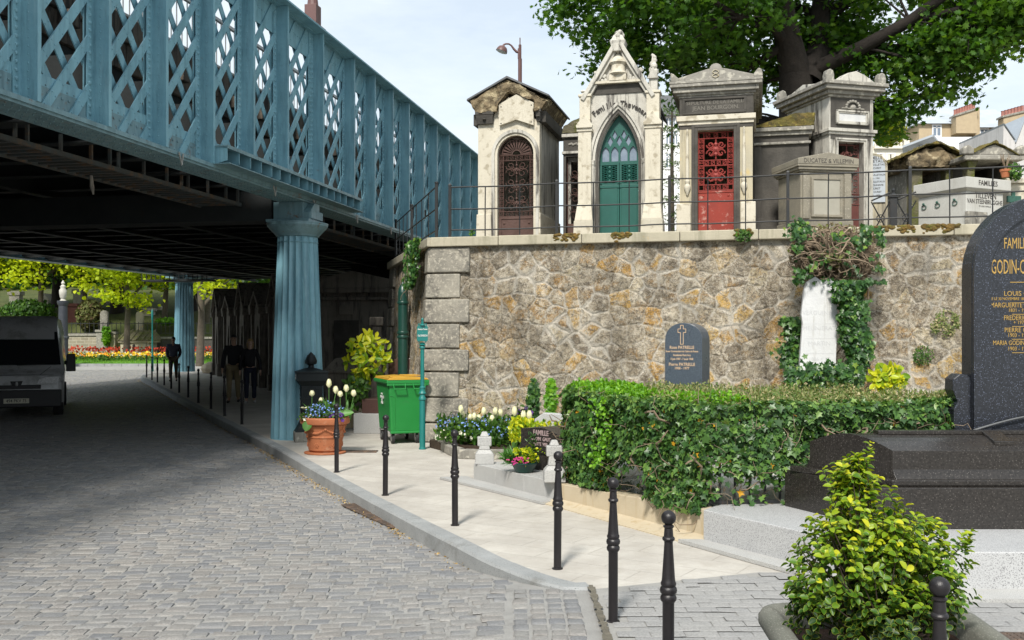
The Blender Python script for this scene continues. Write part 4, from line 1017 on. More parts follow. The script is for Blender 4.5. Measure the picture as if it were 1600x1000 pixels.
m.sph((xw/2, -.05, Z(109)), .08, 10, 6, (1.2, .7, 1)); m.build('shell_finial', M_greyst, t3, smooth=40)
m = MB(); S_ = [(xw/2+.05*math.sin(t*2*PI), -.13, Z(124)+(Z(112)-Z(124))*t) for t in np.linspace(0, 1, 16)]; m.tube(S_, .008, 5); m.tube([(2*(xw/2)-x, y, z) for x, y, z in S_], .008, 5); m.build('carved_monogram', M_lime_y, t3)
for x in (X(1074), X(1162.5)):
    m = MB(); m.lathe([(.012, Z(200)), (.02, Z(207)), (.012, Z(209)), (.022, Z(217)), (.030, Z(280)), (.04, Z(281)), (.04, Z(284)), (.03, Z(286)), (.05, Z(289)), (.055, Z(293)), (.03, Z(299)), (.02, Z(303)), (.003, Z(305))][::-1], 12, c=(x, -.02, 0)); m.build('carved_torch', M_lime, t3, smooth=40)
dr = bpy.data.objects.new('door', None); col.objects.link(dr); dr.parent = t3; yd = .09; zk = Z(297)
m = MB(); m.box(a0+.005, a1-.005, yd, yd+.02, .02, zk); m.box(a0+.005, a1-.005, yd-.01, yd, zk-.03, zk)
for x in (a0+.09, a1-.09): m.sph((x, yd, zk-.08), .02, 10, 6, (1, .6, 1))
m.build('door_panel', M_red, dr, bevel=.003)
m = MB(); bw_ = .085; bars(m, a0+.012, a0+.012+bw_, zk, zd-.02, yd, .009, 2); bars(m, a1-.012-bw_, a1-.012, zk, zd-.02, yd, .009, 2)
zz = [zk+.01, zk+.10, zk+.10+(zd-zk-.3)*.46, zk+.10+(zd-zk-.3)*.46+.09, zd-.12, zd-.02]
for z in zz: m.tube([(a0+.01, yd, z), (a1-.01, yd, z)], .009, 4)
greek(m, a0+.012, a0+.012+bw_, zz[1], zz[4], yd, .0055); greek(m, a1-.012-bw_, a1-.012, zz[1], zz[4], yd, .0055)
greek(m, a0+.1, a1-.1, zz[0], zz[1], yd, .006); greek(m, a0+.1, a1-.1, zz[2], zz[3], yd, .006); greek(m, a0+.1, a1-.1, zz[4], zz[5], yd, .006)
for lo_, hi_ in ((zz[1], zz[2]), (zz[3], zz[4])):
    ironwork(m, a0+.11, a1-.11, lo_+.02, hi_-.02, yd, 1, 1, .012)
    c_ = ((a0+a1)/2, (lo_+hi_)/2)
    for k in range(8): a = k*PI/4; m.tube([(c_[0], yd, c_[1]), (c_[0]+.12*math.cos(a), yd, c_[1]+.15*math.sin(a))], .011, 4)
    m.sph((c_[0], yd, c_[1]), .05, 10, 6, (1, .4, 1))
m.build('grille', M_redgrille, dr, recalc=False)

# ================================================================== tomb 4: rotated, marble tablet
R4 = math.radians(15.1); k4 = (1296-HX)/F; Y4 = 17.1; f = Fr(k4*Y4, Y4, TZ, R4); Z = lambda py, x=0, y=0: f.zz(py, x, y); X = lambda px: f.x(px)
xw = X(1364); D4 = min(2.6, f.yl(1230, 0)); t4 = thing('mausoleum', 'tall grey white mausoleum with marble tablet over its dark red door seen beneath the tree', 'tomb', f.loc, R4)
a0, a1 = X(1309), X(1349); zd = Z(222, .4); zt_ = Z(150)
plate([[(0, 0), (a0, 0), (a0, zd), (a1, zd), (a1, 0), (xw, 0), (xw, zt_), (0, zt_)]], 0, .2, 'front_wall', M_lime_g, t4, bevel=.005)
walls(t4, xw, D4, zt_, M_lime_g, y0=.2)
m = MB()
for o_, pa, pb in ((.03, 151, 147), (.08, 147, 141), (.15, 141, 134), (.19, 134, 128.5)): m.box(-o_, xw+o_, -o_, D4+o_, Z(pa), Z(pb))
m.build('cornice', M_greyst, t4, bevel=.008)
m = MB(); zc = Z(128.5); m.prism([(.06, zc), (xw-.06, zc), (xw*.7, Z(118)), (xw*.5, Z(112)), (xw*.3, Z(116))], -.16, .1); m.prism([(-.12+.2, zc), (D4-.1, zc), (D4*.5, Z(118))], -.10, .12, 'x'); m.box(.0, xw, 0, D4, zc, zc+.06); m.build('pediment', M_lime_g, t4, bevel=.01)
for (x, y) in ((-.14, -.14), (xw+.02, -.14), (-.14, D4+.02)):
    m = MB(); m.prism([(x, zc), (x+.15, zc), (x+.15, zc+.1), (x+.13, zc+.17), (x+.075, zc+.2), (x+.02, zc+.17), (x, zc+.1)], y, y+.14); m.build('acroterion', M_greyst, t4, bevel=.02, seg=3)
m = MB(); m.box(-.05, xw+.05, -.06, 0, Z(205), Z(200)); m.box(-.025, xw+.025, -.03, 0, Z(209), Z(205)); m.box(-.05, 0, 0, D4, Z(205), Z(200)); m.box(-.025, 0, 0, D4, Z(209), Z(205)); m.build('ledge', M_lime_g, t4, bevel=.006)
m = MB(); m.box(.02, xw-.06, -.006, -.001, Z(199), Z(151.5)); m.box(.02, xw-.06, -.006, -.001, zd+.04, Z(210)); m.build('stained_panel', M_black, t4)
m = MB(); b0, b1 = X(1305.5), X(1356); 
for o_, y_ in ((0, -.05), (.025, -.035)): 
    za, zb_ = Z(171)-o_, Z(193)+o_
    m.box(b0+o_, b1-o_, y_, -.006, za-.03, za); m.box(b0+o_, b1-o_, y_, -.006, zb_, zb_+.03); m.box(b0+o_, b0+o_+.03, y_, -.006, zb_, za); m.box(b1-o_-.03, b1-o_, y_, -.006, zb_, za)
m.build('tablet_frame', M_lime_g, t4, bevel=.004)
m = MB(); m.box(X(1309), X(1352), -.02, -.0065, Z(191), Z(174)); m.build('marble_tablet', M_marble, t4)
m = MB()
for k in range(9): a = PI*k/8; m.sph((xw*.52+.13*math.cos(a), -.02, Z(167)+.12*math.sin(a)), .028, 7, 5)
m.sph((xw*.52, -.02, Z(166.5)), .055, 8, 5); m.tube([(xw*.52-.22, -.02, Z(168)), (xw*.52+.22, -.02, Z(168))], .012, 5); m.build('carved_palmette', M_greyst, t4, smooth=40)
m = MB(); 
for o_, y_ in ((.06, -.04), (.03, -.025)): m.box(a0-o_, a0-o_+.03, y_, 0, 0, zd+o_); m.box(a1+o_-.03, a1+o_, y_, 0, 0, zd+o_); m.box(a0-o_+.03, a1+o_-.03, y_, 0, zd+o_-.03, zd+o_)
m.build('door_surround', M_lime_g, t4, bevel=.004)
m = MB(); yd = .12; bars(m, a0+.02, a1-.02, 0, zd, yd, .014, 3); ironwork(m, a0+.12, a1-.12, .8, zd-.05, yd, 1, 2, .012); m.box(a0+.01, a1-.01, yd, yd+.02, 0, .7); greek(m, a1-.13, a1-.03, .7, zd, yd, .008)
for z in (.72, .9, zd-.03): m.tube([(a0, yd, z), (a1, yd, z)], .014, 4)
m.build('door', M_darkred, t4, recalc=False)

# ================================================================== low tomb in front of it
R5 = math.radians(9); f = Fr(*W(6.0, .75), TZ, R5); kx = (1251-HX)/F; Y5 = 15.85; f = Fr(kx*Y5, Y5, TZ, R5); Z = lambda py, x=0, y=0: f.zz(py, x, y); X = lambda px: f.x(px)
xw = X(1331); D5 = .85; t5 = thing('low_tomb', 'low brown grey tomb block with lettered pediment, in front of the marble tablet mausoleum', 'tomb', f.loc, R5)
M_bgrey = M('brown grey stone', lin(.27, .245, .19), lin(.19, .175, .14), 4, .85, .004, 40, c3=lin(.10, .095, .085), s3=1.6, thr=(.52, .75), c4=lin(.36, .33, .27), s4=50)
M_bgrey2 = M('light panel stone', lin(.36, .345, .29), lin(.30, .285, .24), 4, .85, .004, 60)
m = MB(); m.box(-.02, xw+.02, -.02, D5+.02, 0, .28); m.box(0, xw, 0, D5, .28, Z(268)); m.build('body', M_bgrey, t5, bevel=.012)
for u in (.03, xw-.14): m = MB(); m.box(u, u+.11, -.03, 0, .3, Z(270)); m.build('pilaster', M_bgrey, t5, bevel=.005)
m = MB(); m.box(.20, xw-.20, -.012, 0, .36, Z(278)); m.build('front_panel', M_bgrey2, t5, bevel=.004)
m = MB()
for (p, q, r_, s_) in ((.17, xw-.17, .33, .37), (.17, xw-.17, Z(278)-.02, Z(278)+.02), (.17, .21, .37, Z(278)-.02), (xw-.21, xw-.17, .37, Z(278)-.02)): m.box(p, q, -.028, -.0005, r_, s_)
m.build('panel_frame', M_bgrey, t5, bevel=.004)
m = MB()
for o_, pa, pb in ((.03, 268, 265), (.06, 265, 260.5), (.08, 260.5, 257)): m.box(-o_, xw+o_, -o_, D5+o_, Z(pa), Z(pb))
zc = Z(257); m.prism([(-.08, zc), (xw+.08, zc), (xw+.08, Z(247)), (xw/2, Z(238)), (-.08, Z(248))], -.085, D5+.09); m.build('pediment_lid', M_bgrey, t5, bevel=.008)
text('DUCATEZ & VILLEMIN', .10, M_carved, t5, (xw/2, -.087, Z(252)), sx=.86, ext=.001)
# ================================================================== mossy dark tomb between 3 and 4
f = Fr(*W(5.2, 2.1), TZ, WRZ); x0 = f.x(1180); f = Fr(*W(5.2+x0, 2.1), TZ, WRZ); Z = lambda py, x=0, y=0: f.zz(py, x, y); xw = .9
tm = thing('dark_tomb', 'dark grey tomb with mossy roof wedged between the red door tomb and the mausoleum', 'tomb', f.loc, WRZ)
m = MB(); m.box(-.16, xw, 0, 2, 0, Z(214)); m.box(-.02, .1, -.03, 0, 0, Z(230)); m.build('wall', M_black, tm, bevel=.01)
m = MB(); m.box(-.05, xw+.05, -.05, 2.05, Z(214), Z(208)); m.box(-.08, xw+.08, -.1, 2.1, Z(208), Z(202)); m.box(-.03, xw+.03, -.05, 0, Z(228), Z(224)); m.build('cornice', M_greyst, tm, bevel=.01)
rough_block(tm, [(-.06, Z(201)), (xw+.1, Z(201)), (xw+.1, Z(182)), (xw*.8, Z(180)), (-.04, Z(198))], -.06, 2.0, M_mossroof, 'roof', .03, .07)
# ================================================================== family tombstone with white grey tablet (rounded), right of tomb 4
f = Fr(*W(7.5, 3.3), TZ, WRZ); x0 = f.x(1352); f = Fr(*W(7.5+x0, 3.3), TZ, WRZ); Z = lambda py, x=0, y=0: f.zz(py, x, y); X = lambda px: f.x(px)
ts = thing('headstone', 'rounded beige headstone holding a pale blue grey inscribed tablet beside the mausoleum', 'headstone', f.loc, WRZ)
M_tab = M('pale blue tablet', lin(.44, .48, .52), lin(.38, .42, .46), 4, .6, .001, 20)
m = MB(); m.prism(round_arch(X(1340), X(1387), 0, Z(262)), 0, .16); m.build('slab', M_lime_y, ts, bevel=.01)
m = MB(); m.prism(round_arch(X(1343.5), X(1383), Z(317), Z(263)), -.03, -.001); m.build('tablet', M_tab, ts, bevel=.004)
y_ = -.0305; lines = [('FAMILLE', .075), ('DULLETAUX', .075), ('HENRI DULLETAUX', .05), ('NEE CURET', .045), ('1862 - 1918', .04), ('EMILE DULLETAUX', .045), ('1888 - 1931', .04), ('MME DULLETAUX', .045), ('NEE BONNEVIE', .045), ('E. CURET', .05), ('MME CURET', .045), ('1899 - 1970', .04)]
for i, (tx, sz) in enumerate(lines): text(tx, sz, M_carved, ts, (X(1366), y_, Z(248+5.3*i)), sx=1.0, ext=.001, bold=.001)
# ================================================================== tomb with FAMILLES inscription
R6 = math.radians(25); kx = (1510-HX)/F; Y6 = 15.45; f = Fr(kx*Y6, Y6, TZ, R6); Z = lambda py, x=0, y=0: f.zz(py, x, y); X = lambda px: f.x(px)
M_pale = M('pale grey stone', lin(.52, .52, .49), lin(.44, .435, .40), 4, .8, .003, 60, c3=lin(.33, .32, .28), s3=2, thr=(.55, .8), streak=True, c4=lin(.36, .35, .33), s4=70, thr4=(.58, .7))
xw = X(1572); D6 = f.yl(1429, 0); tf = thing('family_tomb', 'pale grey stone tomb lettered FAMILLES with bronze rings along its side', 'tomb', f.loc, R6)
m = MB(); m.box(-.05, xw+.05, -.05, D6, 0, .14); m.box(.03, xw-.03, .03, D6-.05, .14, Z(298)); m.build('body', M_pale, tf, bevel=.01)
m = MB(); m.frus((.04, xw-.04, .04, D6-.06), (-.03, xw+.08, -.03, D6), Z(298), Z(293)); m.box(-.03, xw+.08, -.03, D6, Z(293), Z(276)); m.build('lid', M_pale, tf, bevel=.008)
m = MB(); m.box(-.0, .42, -.035, .03, .14, Z(330)); m.build('foot_block', M_greyst, tf)
text('FAMILLES', .115, M_carved, tf, (xw/2, -.031, Z(284.5)), sx=.9, ext=.002, bold=.001); text('TILLEVEN', .125, M_carved, tf, (xw/2+.02, .029, Z(303.5)), sx=.9, ext=.002, bold=.001)
text('VAN STEENBRUGGHE', .098, M_carved, tf, (xw/2, .029, Z(313)), sx=.82, ext=.002, bold=.001); text('ET LEUR FAMILLE', .035, M_carved, tf, (xw/2, .029, Z(320)), ext=.001)
M_verd = M('verdigris bronze', lin(.04, .13, .10), lin(.025, .07, .055), 20, .6, .002, 40)
for px in (1442, 1463, 1490):
    yy = f.yl(px, 0); m = MB(); z = Z(314)+.0; m.tube([(.02, yy+.05*math.cos(a), z+.035*math.sin(a)) for a in np.linspace(.3, PI*2-.3, 12)], .006, 5); m.sph((.01, yy, z+.05), .02, 8, 5); m.build('bronze_ring', M_verd, tf)
f2 = Fr(f.O.x+1.35*f.u.x-.1, f.O.y+1.35*f.u.y, TZ, math.radians(5)); 
cr = MB(); X2 = f2.x; c_ = X2(1584); Z2 = lambda py: f2.zz(py, c_); cr.box(c_-.03, c_+.03, 0, .03, 0, Z2(298)); cr.box(X2(1574), X2(1596), -.001, .031, Z2(316), Z2(306)); cr.box(c_-.05, c_+.05, -.01, .04, Z2(330), Z2(316))
o = cr.build('bronze_cross', M_verd, None, bevel=.006); o.location = f2.loc; o.rotation_euler = (0, 0, f2.rz); tag(o, 'green bronze cross standing right of the pale tomb lettered FAMILLES', 'cross')
f3 = Fr(*W(9.2, 1.9), TZ, WRZ); a = f3.x(1576); m = MB(); m.box(a, a+2.2, 0, 1.5, 0, f3.zz(287, a)); m.box(a-.04, a+2.25, -.04, 1.55, f3.zz(287, a), f3.zz(279, a)); m.box(a-.02, a+2.22, -.02, 1.52, 0, .15)
o = m.build('slab_tomb', M_lime, None, bevel=.01); o.location = f3.loc; o.rotation_euler = (0, 0, WRZ); tag(o, 'cream stone block tomb at the right edge behind the green bronze cross', 'tomb')
# ================================================================== two overgrown ruined tombs behind
f = Fr(*W(8.2, 3.6), TZ, math.radians(2)); Z = lambda py, x=0, y=0: f.zz(py, x, y); X = lambda px, y=0: f.x(px, y)
tr = thing('ruined_tomb', 'crumbling tomb with arched opening and mossy brown roof behind the pale lettered tomb', 'tomb', f.loc, f.rz)
u0, u1 = X(1424), X(1492); zr = Z(262)
plate([[(u0, 0), (X(1441), 0)] + round_arch(X(1441), X(1478), 0, Z(271))[1:-1] + [(X(1478), 0), (u1, 0), (u1, zr), (u0, zr)]], 0, .2, 'front_wall', M_mossy, tr)
m = MB(); m.box(u0, u0+.15, .2, 2.4, 0, zr); m.box(u1-.15, u1, .2, 2.4, 0, zr); m.box(u0, u1, 2.3, 2.5, 0, zr); m.build('wall', M_greyst, tr, bevel=.02)
rough_block(tr, [(u0-.1, zr-.02), (u1+.12, zr-.02), (u1+.2, Z(251)), (X(1481), Z(240)), (X(1462), Z(230)), (X(1442), Z(233)), (u0-.15, Z(246))], -.14, 2.5, M_rot, 'crumbling_gable', .07, .07)
m = MB(); rl = [(u0-.25, Z(249)), (X(1440), Z(231)), (X(1462), Z(226.5)), (X(1482), Z(236)), (u1+.25, Z(251)), (u1+.25, Z(249)), (X(1482), Z(233)), (X(1462), Z(223.5)), (X(1440), Z(228)), (u0-.25, Z(246))]; rough_block(tr, rl, -.2, 2.7, M_mossroof, 'roof', .05, .09)
f = Fr(*W(9.5, 3.4), TZ, math.radians(2)); 
tr2 = thing('ruined_tomb', 'mossy columned tomb with horned pediment corners, behind the small terracotta pot', 'tomb', f.loc, f.rz)
u0, u1 = X(1512), X(1583); zr = Z(252)
m = MB(); m.box(u0, u0+.13, 0, .2, 0, zr); m.box(u1-.13, u1, 0, .2, 0, zr); m.frus((u0+.02, u0+.11, -.02, .2), (u0-.04, u0+.17, -.06, .24), zr-.16, zr); m.build('columns', M_mossy, tr2, bevel=.015)
m = MB(); m.box(u0, u0+.1, .2, 2.2, 0, zr); m.box(u1-.1, u1, .2, 2.2, 0, zr); m.box(u0, u1, 2.1, 2.25, 0, zr); m.build('wall', M_black, tr2)
m = MB(); m.box(u0-.12, u1+.14, -.14, 2.3, zr, zr+.09); m.prism([(u0-.1, zr+.09), (u1+.1, zr+.09), (X(1550), Z(227))], -.1, .05); m.build('cornice', M_greyst, tr2, bevel=.02)
rough_block(tr2, [(u0-.05, Z(244)), (X(1535), Z(232)), (X(1549), Z(226)), (X(1563), Z(231)), (u1+.05, Z(246)), (X(1562), Z(228)), (X(1549), Z(222)), (X(1534), Z(229))], -.16, 2.3, M_mossroof, 'roof', .03, .07)
for x in (u0-.16, u1-.02):
    m = MB(); m.prism([(x, zr+.09), (x+.2, zr+.09), (x+.2, zr+.2), (x+.1, zr+.27), (x, zr+.2)], -.17, 0); m.build('horn', M_greyst, tr2, bevel=.03, seg=3)
# ================================================================== iron railing along the coping
rail = thing('iron_railing', 'dark iron railing with three rails on the coping of the stone wall', 'railing', (C0.x, C0.y, WT+.155), WRZ)
fr = Fr(C0.x, C0.y, WT+.155, WRZ); yo = .10; H_ = .86
postpx = [703, 870, 1046, 1231, 1422, 1640, 1860]; pxs = [fr.x(p, yo) for p in postpx]
for i, x in enumerate(pxs):
    m = MB(); m.box(x-.022, x+.022, yo-.022, yo+.022, 0, H_+.02); m.frus((x-.026, x+.026, yo-.026, yo+.026), (x-.012, x+.012, yo-.012, yo+.012), H_+.02, H_+.05); m.build('post', M_iron, rail, bevel=.003)
for z in (H_-.01, H_*.56, H_*.16):
    m = MB()
    for a, b in zip(pxs[:-1], pxs[1:]):
        n_ = 6; m.tube([(a+(b-a)*k/n_, yo, z-.012*math.sin(PI*k/n_)+random.uniform(-.003, .003)) for k in range(n_+1)], .0125, 6)
    m.build('rail', M_iron, rail, smooth=50)
for px in (758, 812, 927, 983, 1106, 1165, 1294, 1357, 1484, 1551, 1700):
    x = fr.x(px, yo); m = MB(); m.tube([(x, yo, -.02), (x, yo, H_*.5), (x+random.uniform(-.008, .008), yo, H_-.01)], .010, 6); m.build('baluster', M_iron, rail)
r2 = thing('iron_railing', 'dark iron side railing descending beside the bridge on the left return of the wall', 'railing', (C0.x, C0.y, WT+.152), WRZ)
def SL(s, z): p = side_local(s, -.08, z); return (p[0], p[1], z)
for s in (.05, 3.0, 5.55):
    m = MB(); x, y, _ = SL(s, 0); m.box(x-.022, x+.022, y-.022, y+.022, -.02, .92); m.lathe([(.035, .92), (.035, .94), (.015, .955)], 8, c=(x, y, 0)); m.build('post', M_iron, r2, bevel=.003)
for z in (.87, .5, .14): m = MB(); m.tube([SL(.05, z), SL(3, z), SL(5.55, z)], .0125, 6); m.build('rail', M_iron, r2)
for s in (.9, 1.7, 2.4, 3.7, 4.3, 4.9): m = MB(); m.tube([SL(s, 0), SL(s, .87)], .009, 6); m.build('baluster', M_iron, r2)
# low ornamental grave fence beside the tablet stone
f = Fr(*W(7.9, 1.2), TZ, WRZ); X = f.x; Z = lambda py, x=0: f.zz(py, x)
gf = thing('grave_fence', 'small dark wrought iron grave fence with crossed bars beside the rounded headstone', 'fence', f.loc, WRZ)
a, b = X(1391), X(1402); m = MB(); m.box(a, b, 0, .1, 0, .66); m.box(a-.02, b+.02, -.02, .12, .66, .7); m.lathe([(.05, .7), (.02, .74), (.03, .78), (.005, .82)], 8, c=((a+b)/2, .05, 0)); m.build('post', M_iron, gf)
for (u0, u1) in ((X(1362), a), (b, X(1432))):
    m = MB(); m.tube([(u0, .05, .05), (u1, .05, .6)], .011, 5); m.tube([(u0, .05, .6), (u1, .05, .05)], .011, 5); m.tube([((u0+u1)/2+.06*math.cos(t), .05, .33+.06*math.sin(t)) for t in np.linspace(0, 2*PI, 13)], .009, 5, False); m.tube([(u0, .05, .62), ((u0+u1)/2, .05, .68), (u1, .05, .74)], .014, 6); m.build('crossed_bars', M_iron, gf)
# ------------------------------------------------------------------ bollards
M_boll = M('black brown cast iron', lin(.012, .011, .013), lin(.02, .017, .018), 6, .36, .0015, 90, c3=lin(.05, .04, .035), s3=8, thr=(.68, .8), spec=.4)
bprof = [(.052, 0), (.052, .008), (.037, .012), (.037, .43), (.040, .435), (.050, .445), (.052, .458), (.046, .468), (.042, .473), (.052, .483), (.055, .495), (.050, .508), (.043, .513), (.048, .52), (.049, .53), (.043, .54), (.0405, .56), (.027, .725), (.028, .735), (.038, .742), (.040, .75), (.036, .757), (.030, .76), (.028, .785), (.026, .80), (.034, .807), (.034, .813), (.02, .82)]
def bollard():
    t = thing('bollard', '', 'bollard', group='ball topped bollards along the kerb')
    m = MB(); m.lathe([(r*.79, z) for r, z in bprof], 20); m.build('post', M_boll, t, smooth=35)
    m = MB(); m.sph((0, 0, .852), .037, 20, 12); m.build('ball', M_boll, t, smooth=60); return t
bp = [(229, 590), (237.5, 594), (246, 597.6), (256.6, 602), (267.5, 607.5), (280, 613.6), (294, 621), (310, 629.6), (329.6, 639), (351, 650), (378, 663), (526, 738), (602, 774), (711, 821), (871, 889), (958, 972), (1044, None), (1468, None)]
bl = ['farthest black bollard of the kerb row, deep beyond the bridge', 'second farthest black bollard of the kerb row beyond the bridge', 'third farthest black bollard of the kerb row beyond the bridge', 'fourth black bollard from the far end, left of the walking man',
      'fifth black bollard from the far end, at the walking man\'s feet', 'sixth black bollard from the far end, just right of the walking man', 'seventh black bollard from the far end, before the far blue column', 'eighth black bollard from the far end, right of the far blue column',
      'ninth black bollard from the far end, left of the walking couple', 'tenth black bollard from the far end, before the man of the couple', 'black bollard before the blond woman, last in the shade left of the near column',
      'black bollard standing right in front of the terracotta flower pot', 'black bollard standing in front of the green wheeled bin', 'black bollard left of the small granite kerbed grave', 'black bollard before the left end of the ivy hedge',
      'black bollard before the gap in the ivy hedge, beside the cobble gutter', 'tall looking black bollard cut by the lower frame, before the tan low wall', 'nearest black bollard at lower right, beside the leafy shrub']
b0 = bollard()
for i, (p, lb) in enumerate(zip(bp, bl)):
    b = b0 if i == 0 else copy_tree(b0)
    if p[0] == 1044: D = (CH-.903)*F/(793-HY); x, y, z = (1044-HX)/F*D, D, 0
    elif p[0] == 1468: D = (CH-.903)*F/(895-HY); x, y, z = (1468-HX)/F*D, D, 0
    else: x, y, z = gp_s(*p)
    b.location = (x, y, z); b.rotation_euler = (random.uniform(-.008, .008), random.uniform(-.008, .008), random.random()*6); b['label'] = lb

# ------------------------------------------------------------------ cast iron fountain box on a stone block
M_cast = M('black green cast iron', lin(.006, .009, .01), lin(.011, .015, .016), 6, .5, .0015, 80, spec=.22)
M_white = M('white lettering', lin(.6, .6, .58), bump=0)
FX, FY, _ = gp_s(486, 688); fb = thing('cast_iron_post', 'black cast iron square pedestal with an acorn finial on a mossy stone block', 'pedestal', (FX, FY, 0), math.radians(17)); fb.scale = (.96, .96, 1.03)
m = MB(); m.box(-.30, .30, -.30, .30, 0, .16); m.build('stone_base', M_greyst, fb, bevel=.012)
m = MB()
m.frus((-.29, .29, -.29, .29), (-.27, .27, -.27, .27), .16, .20); m.frus((-.26, .26, -.26, .26), (-.22, .22, -.22, .22), .20, .27); m.frus((-.22, .22, -.22, .22), (-.19, .19, -.19, .19), .27, .33)
m.box(-.185, .185, -.185, .185, .33, .90); m.build('shaft', M_cast, fb, bevel=.006)
for s, z0, z1 in ((-.187, .40, .70), (-.187, .74, .86)):
    for rz in (0, -PI/2):
        m = MB(); m.m = Matrix.Rotation(rz, 4, 'Z'); 
        for (a, b, c, d) in ((-.14, .14, z0, z0+.015), (-.14, .14, z1-.015, z1), (-.14, -.125, z0+.015, z1-.015), (.125, .14, z0+.015, z1-.015)): m.box(a, b, s-.006, s, c, d)
        m.build('panel_moulding', M_cast, fb)
m = MB(); m.frus((-.19, .19, -.19, .19), (-.25, .25, -.25, .25), .90, .98); m.box(-.265, .265, -.265, .265, .98, 1.11); m.box(-.28, .28, -.28, .28, 1.11, 1.135); m.frus((-.27, .27, -.27, .27), (-.08, .08, -.08, .08), 1.135, 1.185)
m.build('cap', M_cast, fb, bevel=.006)
m = MB(); m.lathe([(.07, 1.18), (.05, 1.20), (.045, 1.235), (.085, 1.25), (.098, 1.29), (.095, 1.33), (.07, 1.38), (.035, 1.42), (.01, 1.445)], 20)
for k in range(10): a = 2*PI*k/10; m.tube([(.092*math.cos(a), .092*math.sin(a), 1.255), (.10*math.cos(a), .10*math.sin(a), 1.30), (.06*math.cos(a), .06*math.sin(a), 1.395)], .007, 5)
m.build('acorn_finial', M_cast, fb, smooth=35)
text('EAU NON\nPOTABLE', .055, M_white, fb, (-.266, 0, 1.045), rz=-PI/2, sx=1, ext=.001, bold=.001, line=.9)
text('T\nA\nC\n-\nC\nI\nM', .06, M_white, fb, (-.188, -.02, .55), rz=-PI/2, ext=.001, bold=.002, line=.8)

# ------------------------------------------------------------------ terracotta pot
M_terra = M('terracotta', lin(.42, .15, .065), lin(.34, .115, .05), 4, .8, .003, 50, c3=lin(.50, .30, .19), s3=3, thr=(.56, .75), c4=lin(.2, .08, .04), s4=30, thr4=(.62, .72))
M_soil = M('dark potting soil', lin(.03, .02, .012), lin(.06, .04, .025), 20, .95, .01, 60)
PX, PY, _ = gp_s(508, 708); pot = thing('flower_pot', 'large terracotta pot with moulded garlands standing behind a bollard on the kerb side', 'flower pot', (PX, PY, 0))
m = MB(); m.lathe([(.30, 0), (.31, .01), (.31, .025), (.27, .03)], 40); m.build('saucer', M_terra, pot, smooth=40)
m = MB(); m.lathe([(.215, .03), (.235, .05), (.245, .06), (.255, .16), (.27, .24), (.283, .25), (.283, .265), (.272, .275), (.305, .40), (.318, .41), (.318, .425), (.31, .435), (.335, .44), (.365, .455), (.372, .49), (.37, .53), (.355, .548), (.335, .55), (.32, .54), (.31, .50), (.305, .45)], 56); m.build('pot_body', M_terra, pot, smooth=35)
m = MB(); m.lathe([(.305, .46), (.30, .485), (.15, .50), (.01, .51)], 32); m.build('soil', M_soil, pot, smooth=60)
m = MB()
for k in range(6):
    a0_ = 2*PI*k/6-.3
    for j in range(13):
        a = a0_+1.0*j/12; z = .375-.055*math.sin(PI*j/12); r = .275+(z-.275)*.24; m.sph((r*math.cos(a), r*math.sin(a), z), .014+.008*math.sin(PI*j/12), 7, 5)
    a = a0_-.02; m.sph((.30*math.cos(a), .30*math.sin(a), .38), .026, 8, 6)
    a = a0_+.5
    for q in range(6): b = 2*PI*q/6; m.sph((.252*math.cos(a)+.026*math.cos(b)*-math.sin(a), .252*math.sin(a)+.026*math.cos(b)*math.cos(a), .14+.026*math.sin(b)), .015, 6, 4)
    m.sph((.255*math.cos(a), .255*math.sin(a), .14), .015, 6, 4)
m.build('moulded_garlands', M_terra, pot, smooth=40)

# ------------------------------------------------------------------ wheeled bin
M_bin = M('green bin plastic', lin(.014, .19, .036), lin(.018, .225, .045), 2, .42, .001, 60, c3=lin(.04, .15, .05), s3=4, thr=(.6, .8), spec=.45)
M_lid = M('ochre lid plastic', lin(.52, .30, .035), lin(.46, .26, .03), 3, .45, .001, 60, c3=lin(.34, .20, .05), s3=4, thr=(.55, .75))
M_rub = M('black rubber', lin(.025, .025, .025), rough=.7, bump=0); M_steel = M('zinc steel', lin(.5, .5, .5), lin(.35, .35, .35), 10, .35, .001, 40, metal=.8)
bx, by, _ = gp_s(607, 695); R7 = math.radians(20)
bn = thing('wheeled_bin', 'green four wheeled rubbish bin with an ochre yellow lid beside the wall corner', 'rubbish bin', (bx, by, 0), R7)
BW, BD = .64, .95      # width seen in front, depth
def cyl(m, c, r, w_, ax='x', n=16):
    pts = [(c[0]-w_/2, c[1], c[2]), (c[0]+w_/2, c[1], c[2])] if ax == 'x' else [(c[0], c[1]-w_/2, c[2]), (c[0], c[1]+w_/2, c[2])]
    m.tube(pts, r, n)
m = MB(); m.frus((.05, BW-.05, .05, BD-.03), (.0, BW, 0, BD), .19, 1.03); m.build('body', M_bin, bn, bevel=.03, seg=3)
m = MB(); m.box(-.035, BW+.035, -.035, BD+.035, .985, 1.045); m.box(-.03, BW+.03, -.03, -.0, .95, .99); m.box(.04, BW-.04, .03, .07, .17, .21); m.build('rim', M_bin, bn, bevel=.012)
m = MB()
for q in (.07, .40):
    m.tube([(q, -.03, .985), (q+.01, -.075, .90), (q+.19, -.075, .90), (q+.2, -.03, .985)], .012, 6)
m.build('front_handles', M_bin, bn, smooth=40)
for q in (.12, BW-.12):       # ribs on the front
    m = MB(); 
    s = -1 if q < .4 else 1
    m.tube([(q-.10*s*-1 if False else q+.0, .045-.0, .26), (q, .02, .74), (q-s*-.03, .016, .78), (q+s*.09, .012, .79)], .008, 6); m.build('rib', M_bin, bn)
m = MB(); m.lathe([(.0, 0)], 3) if False else None
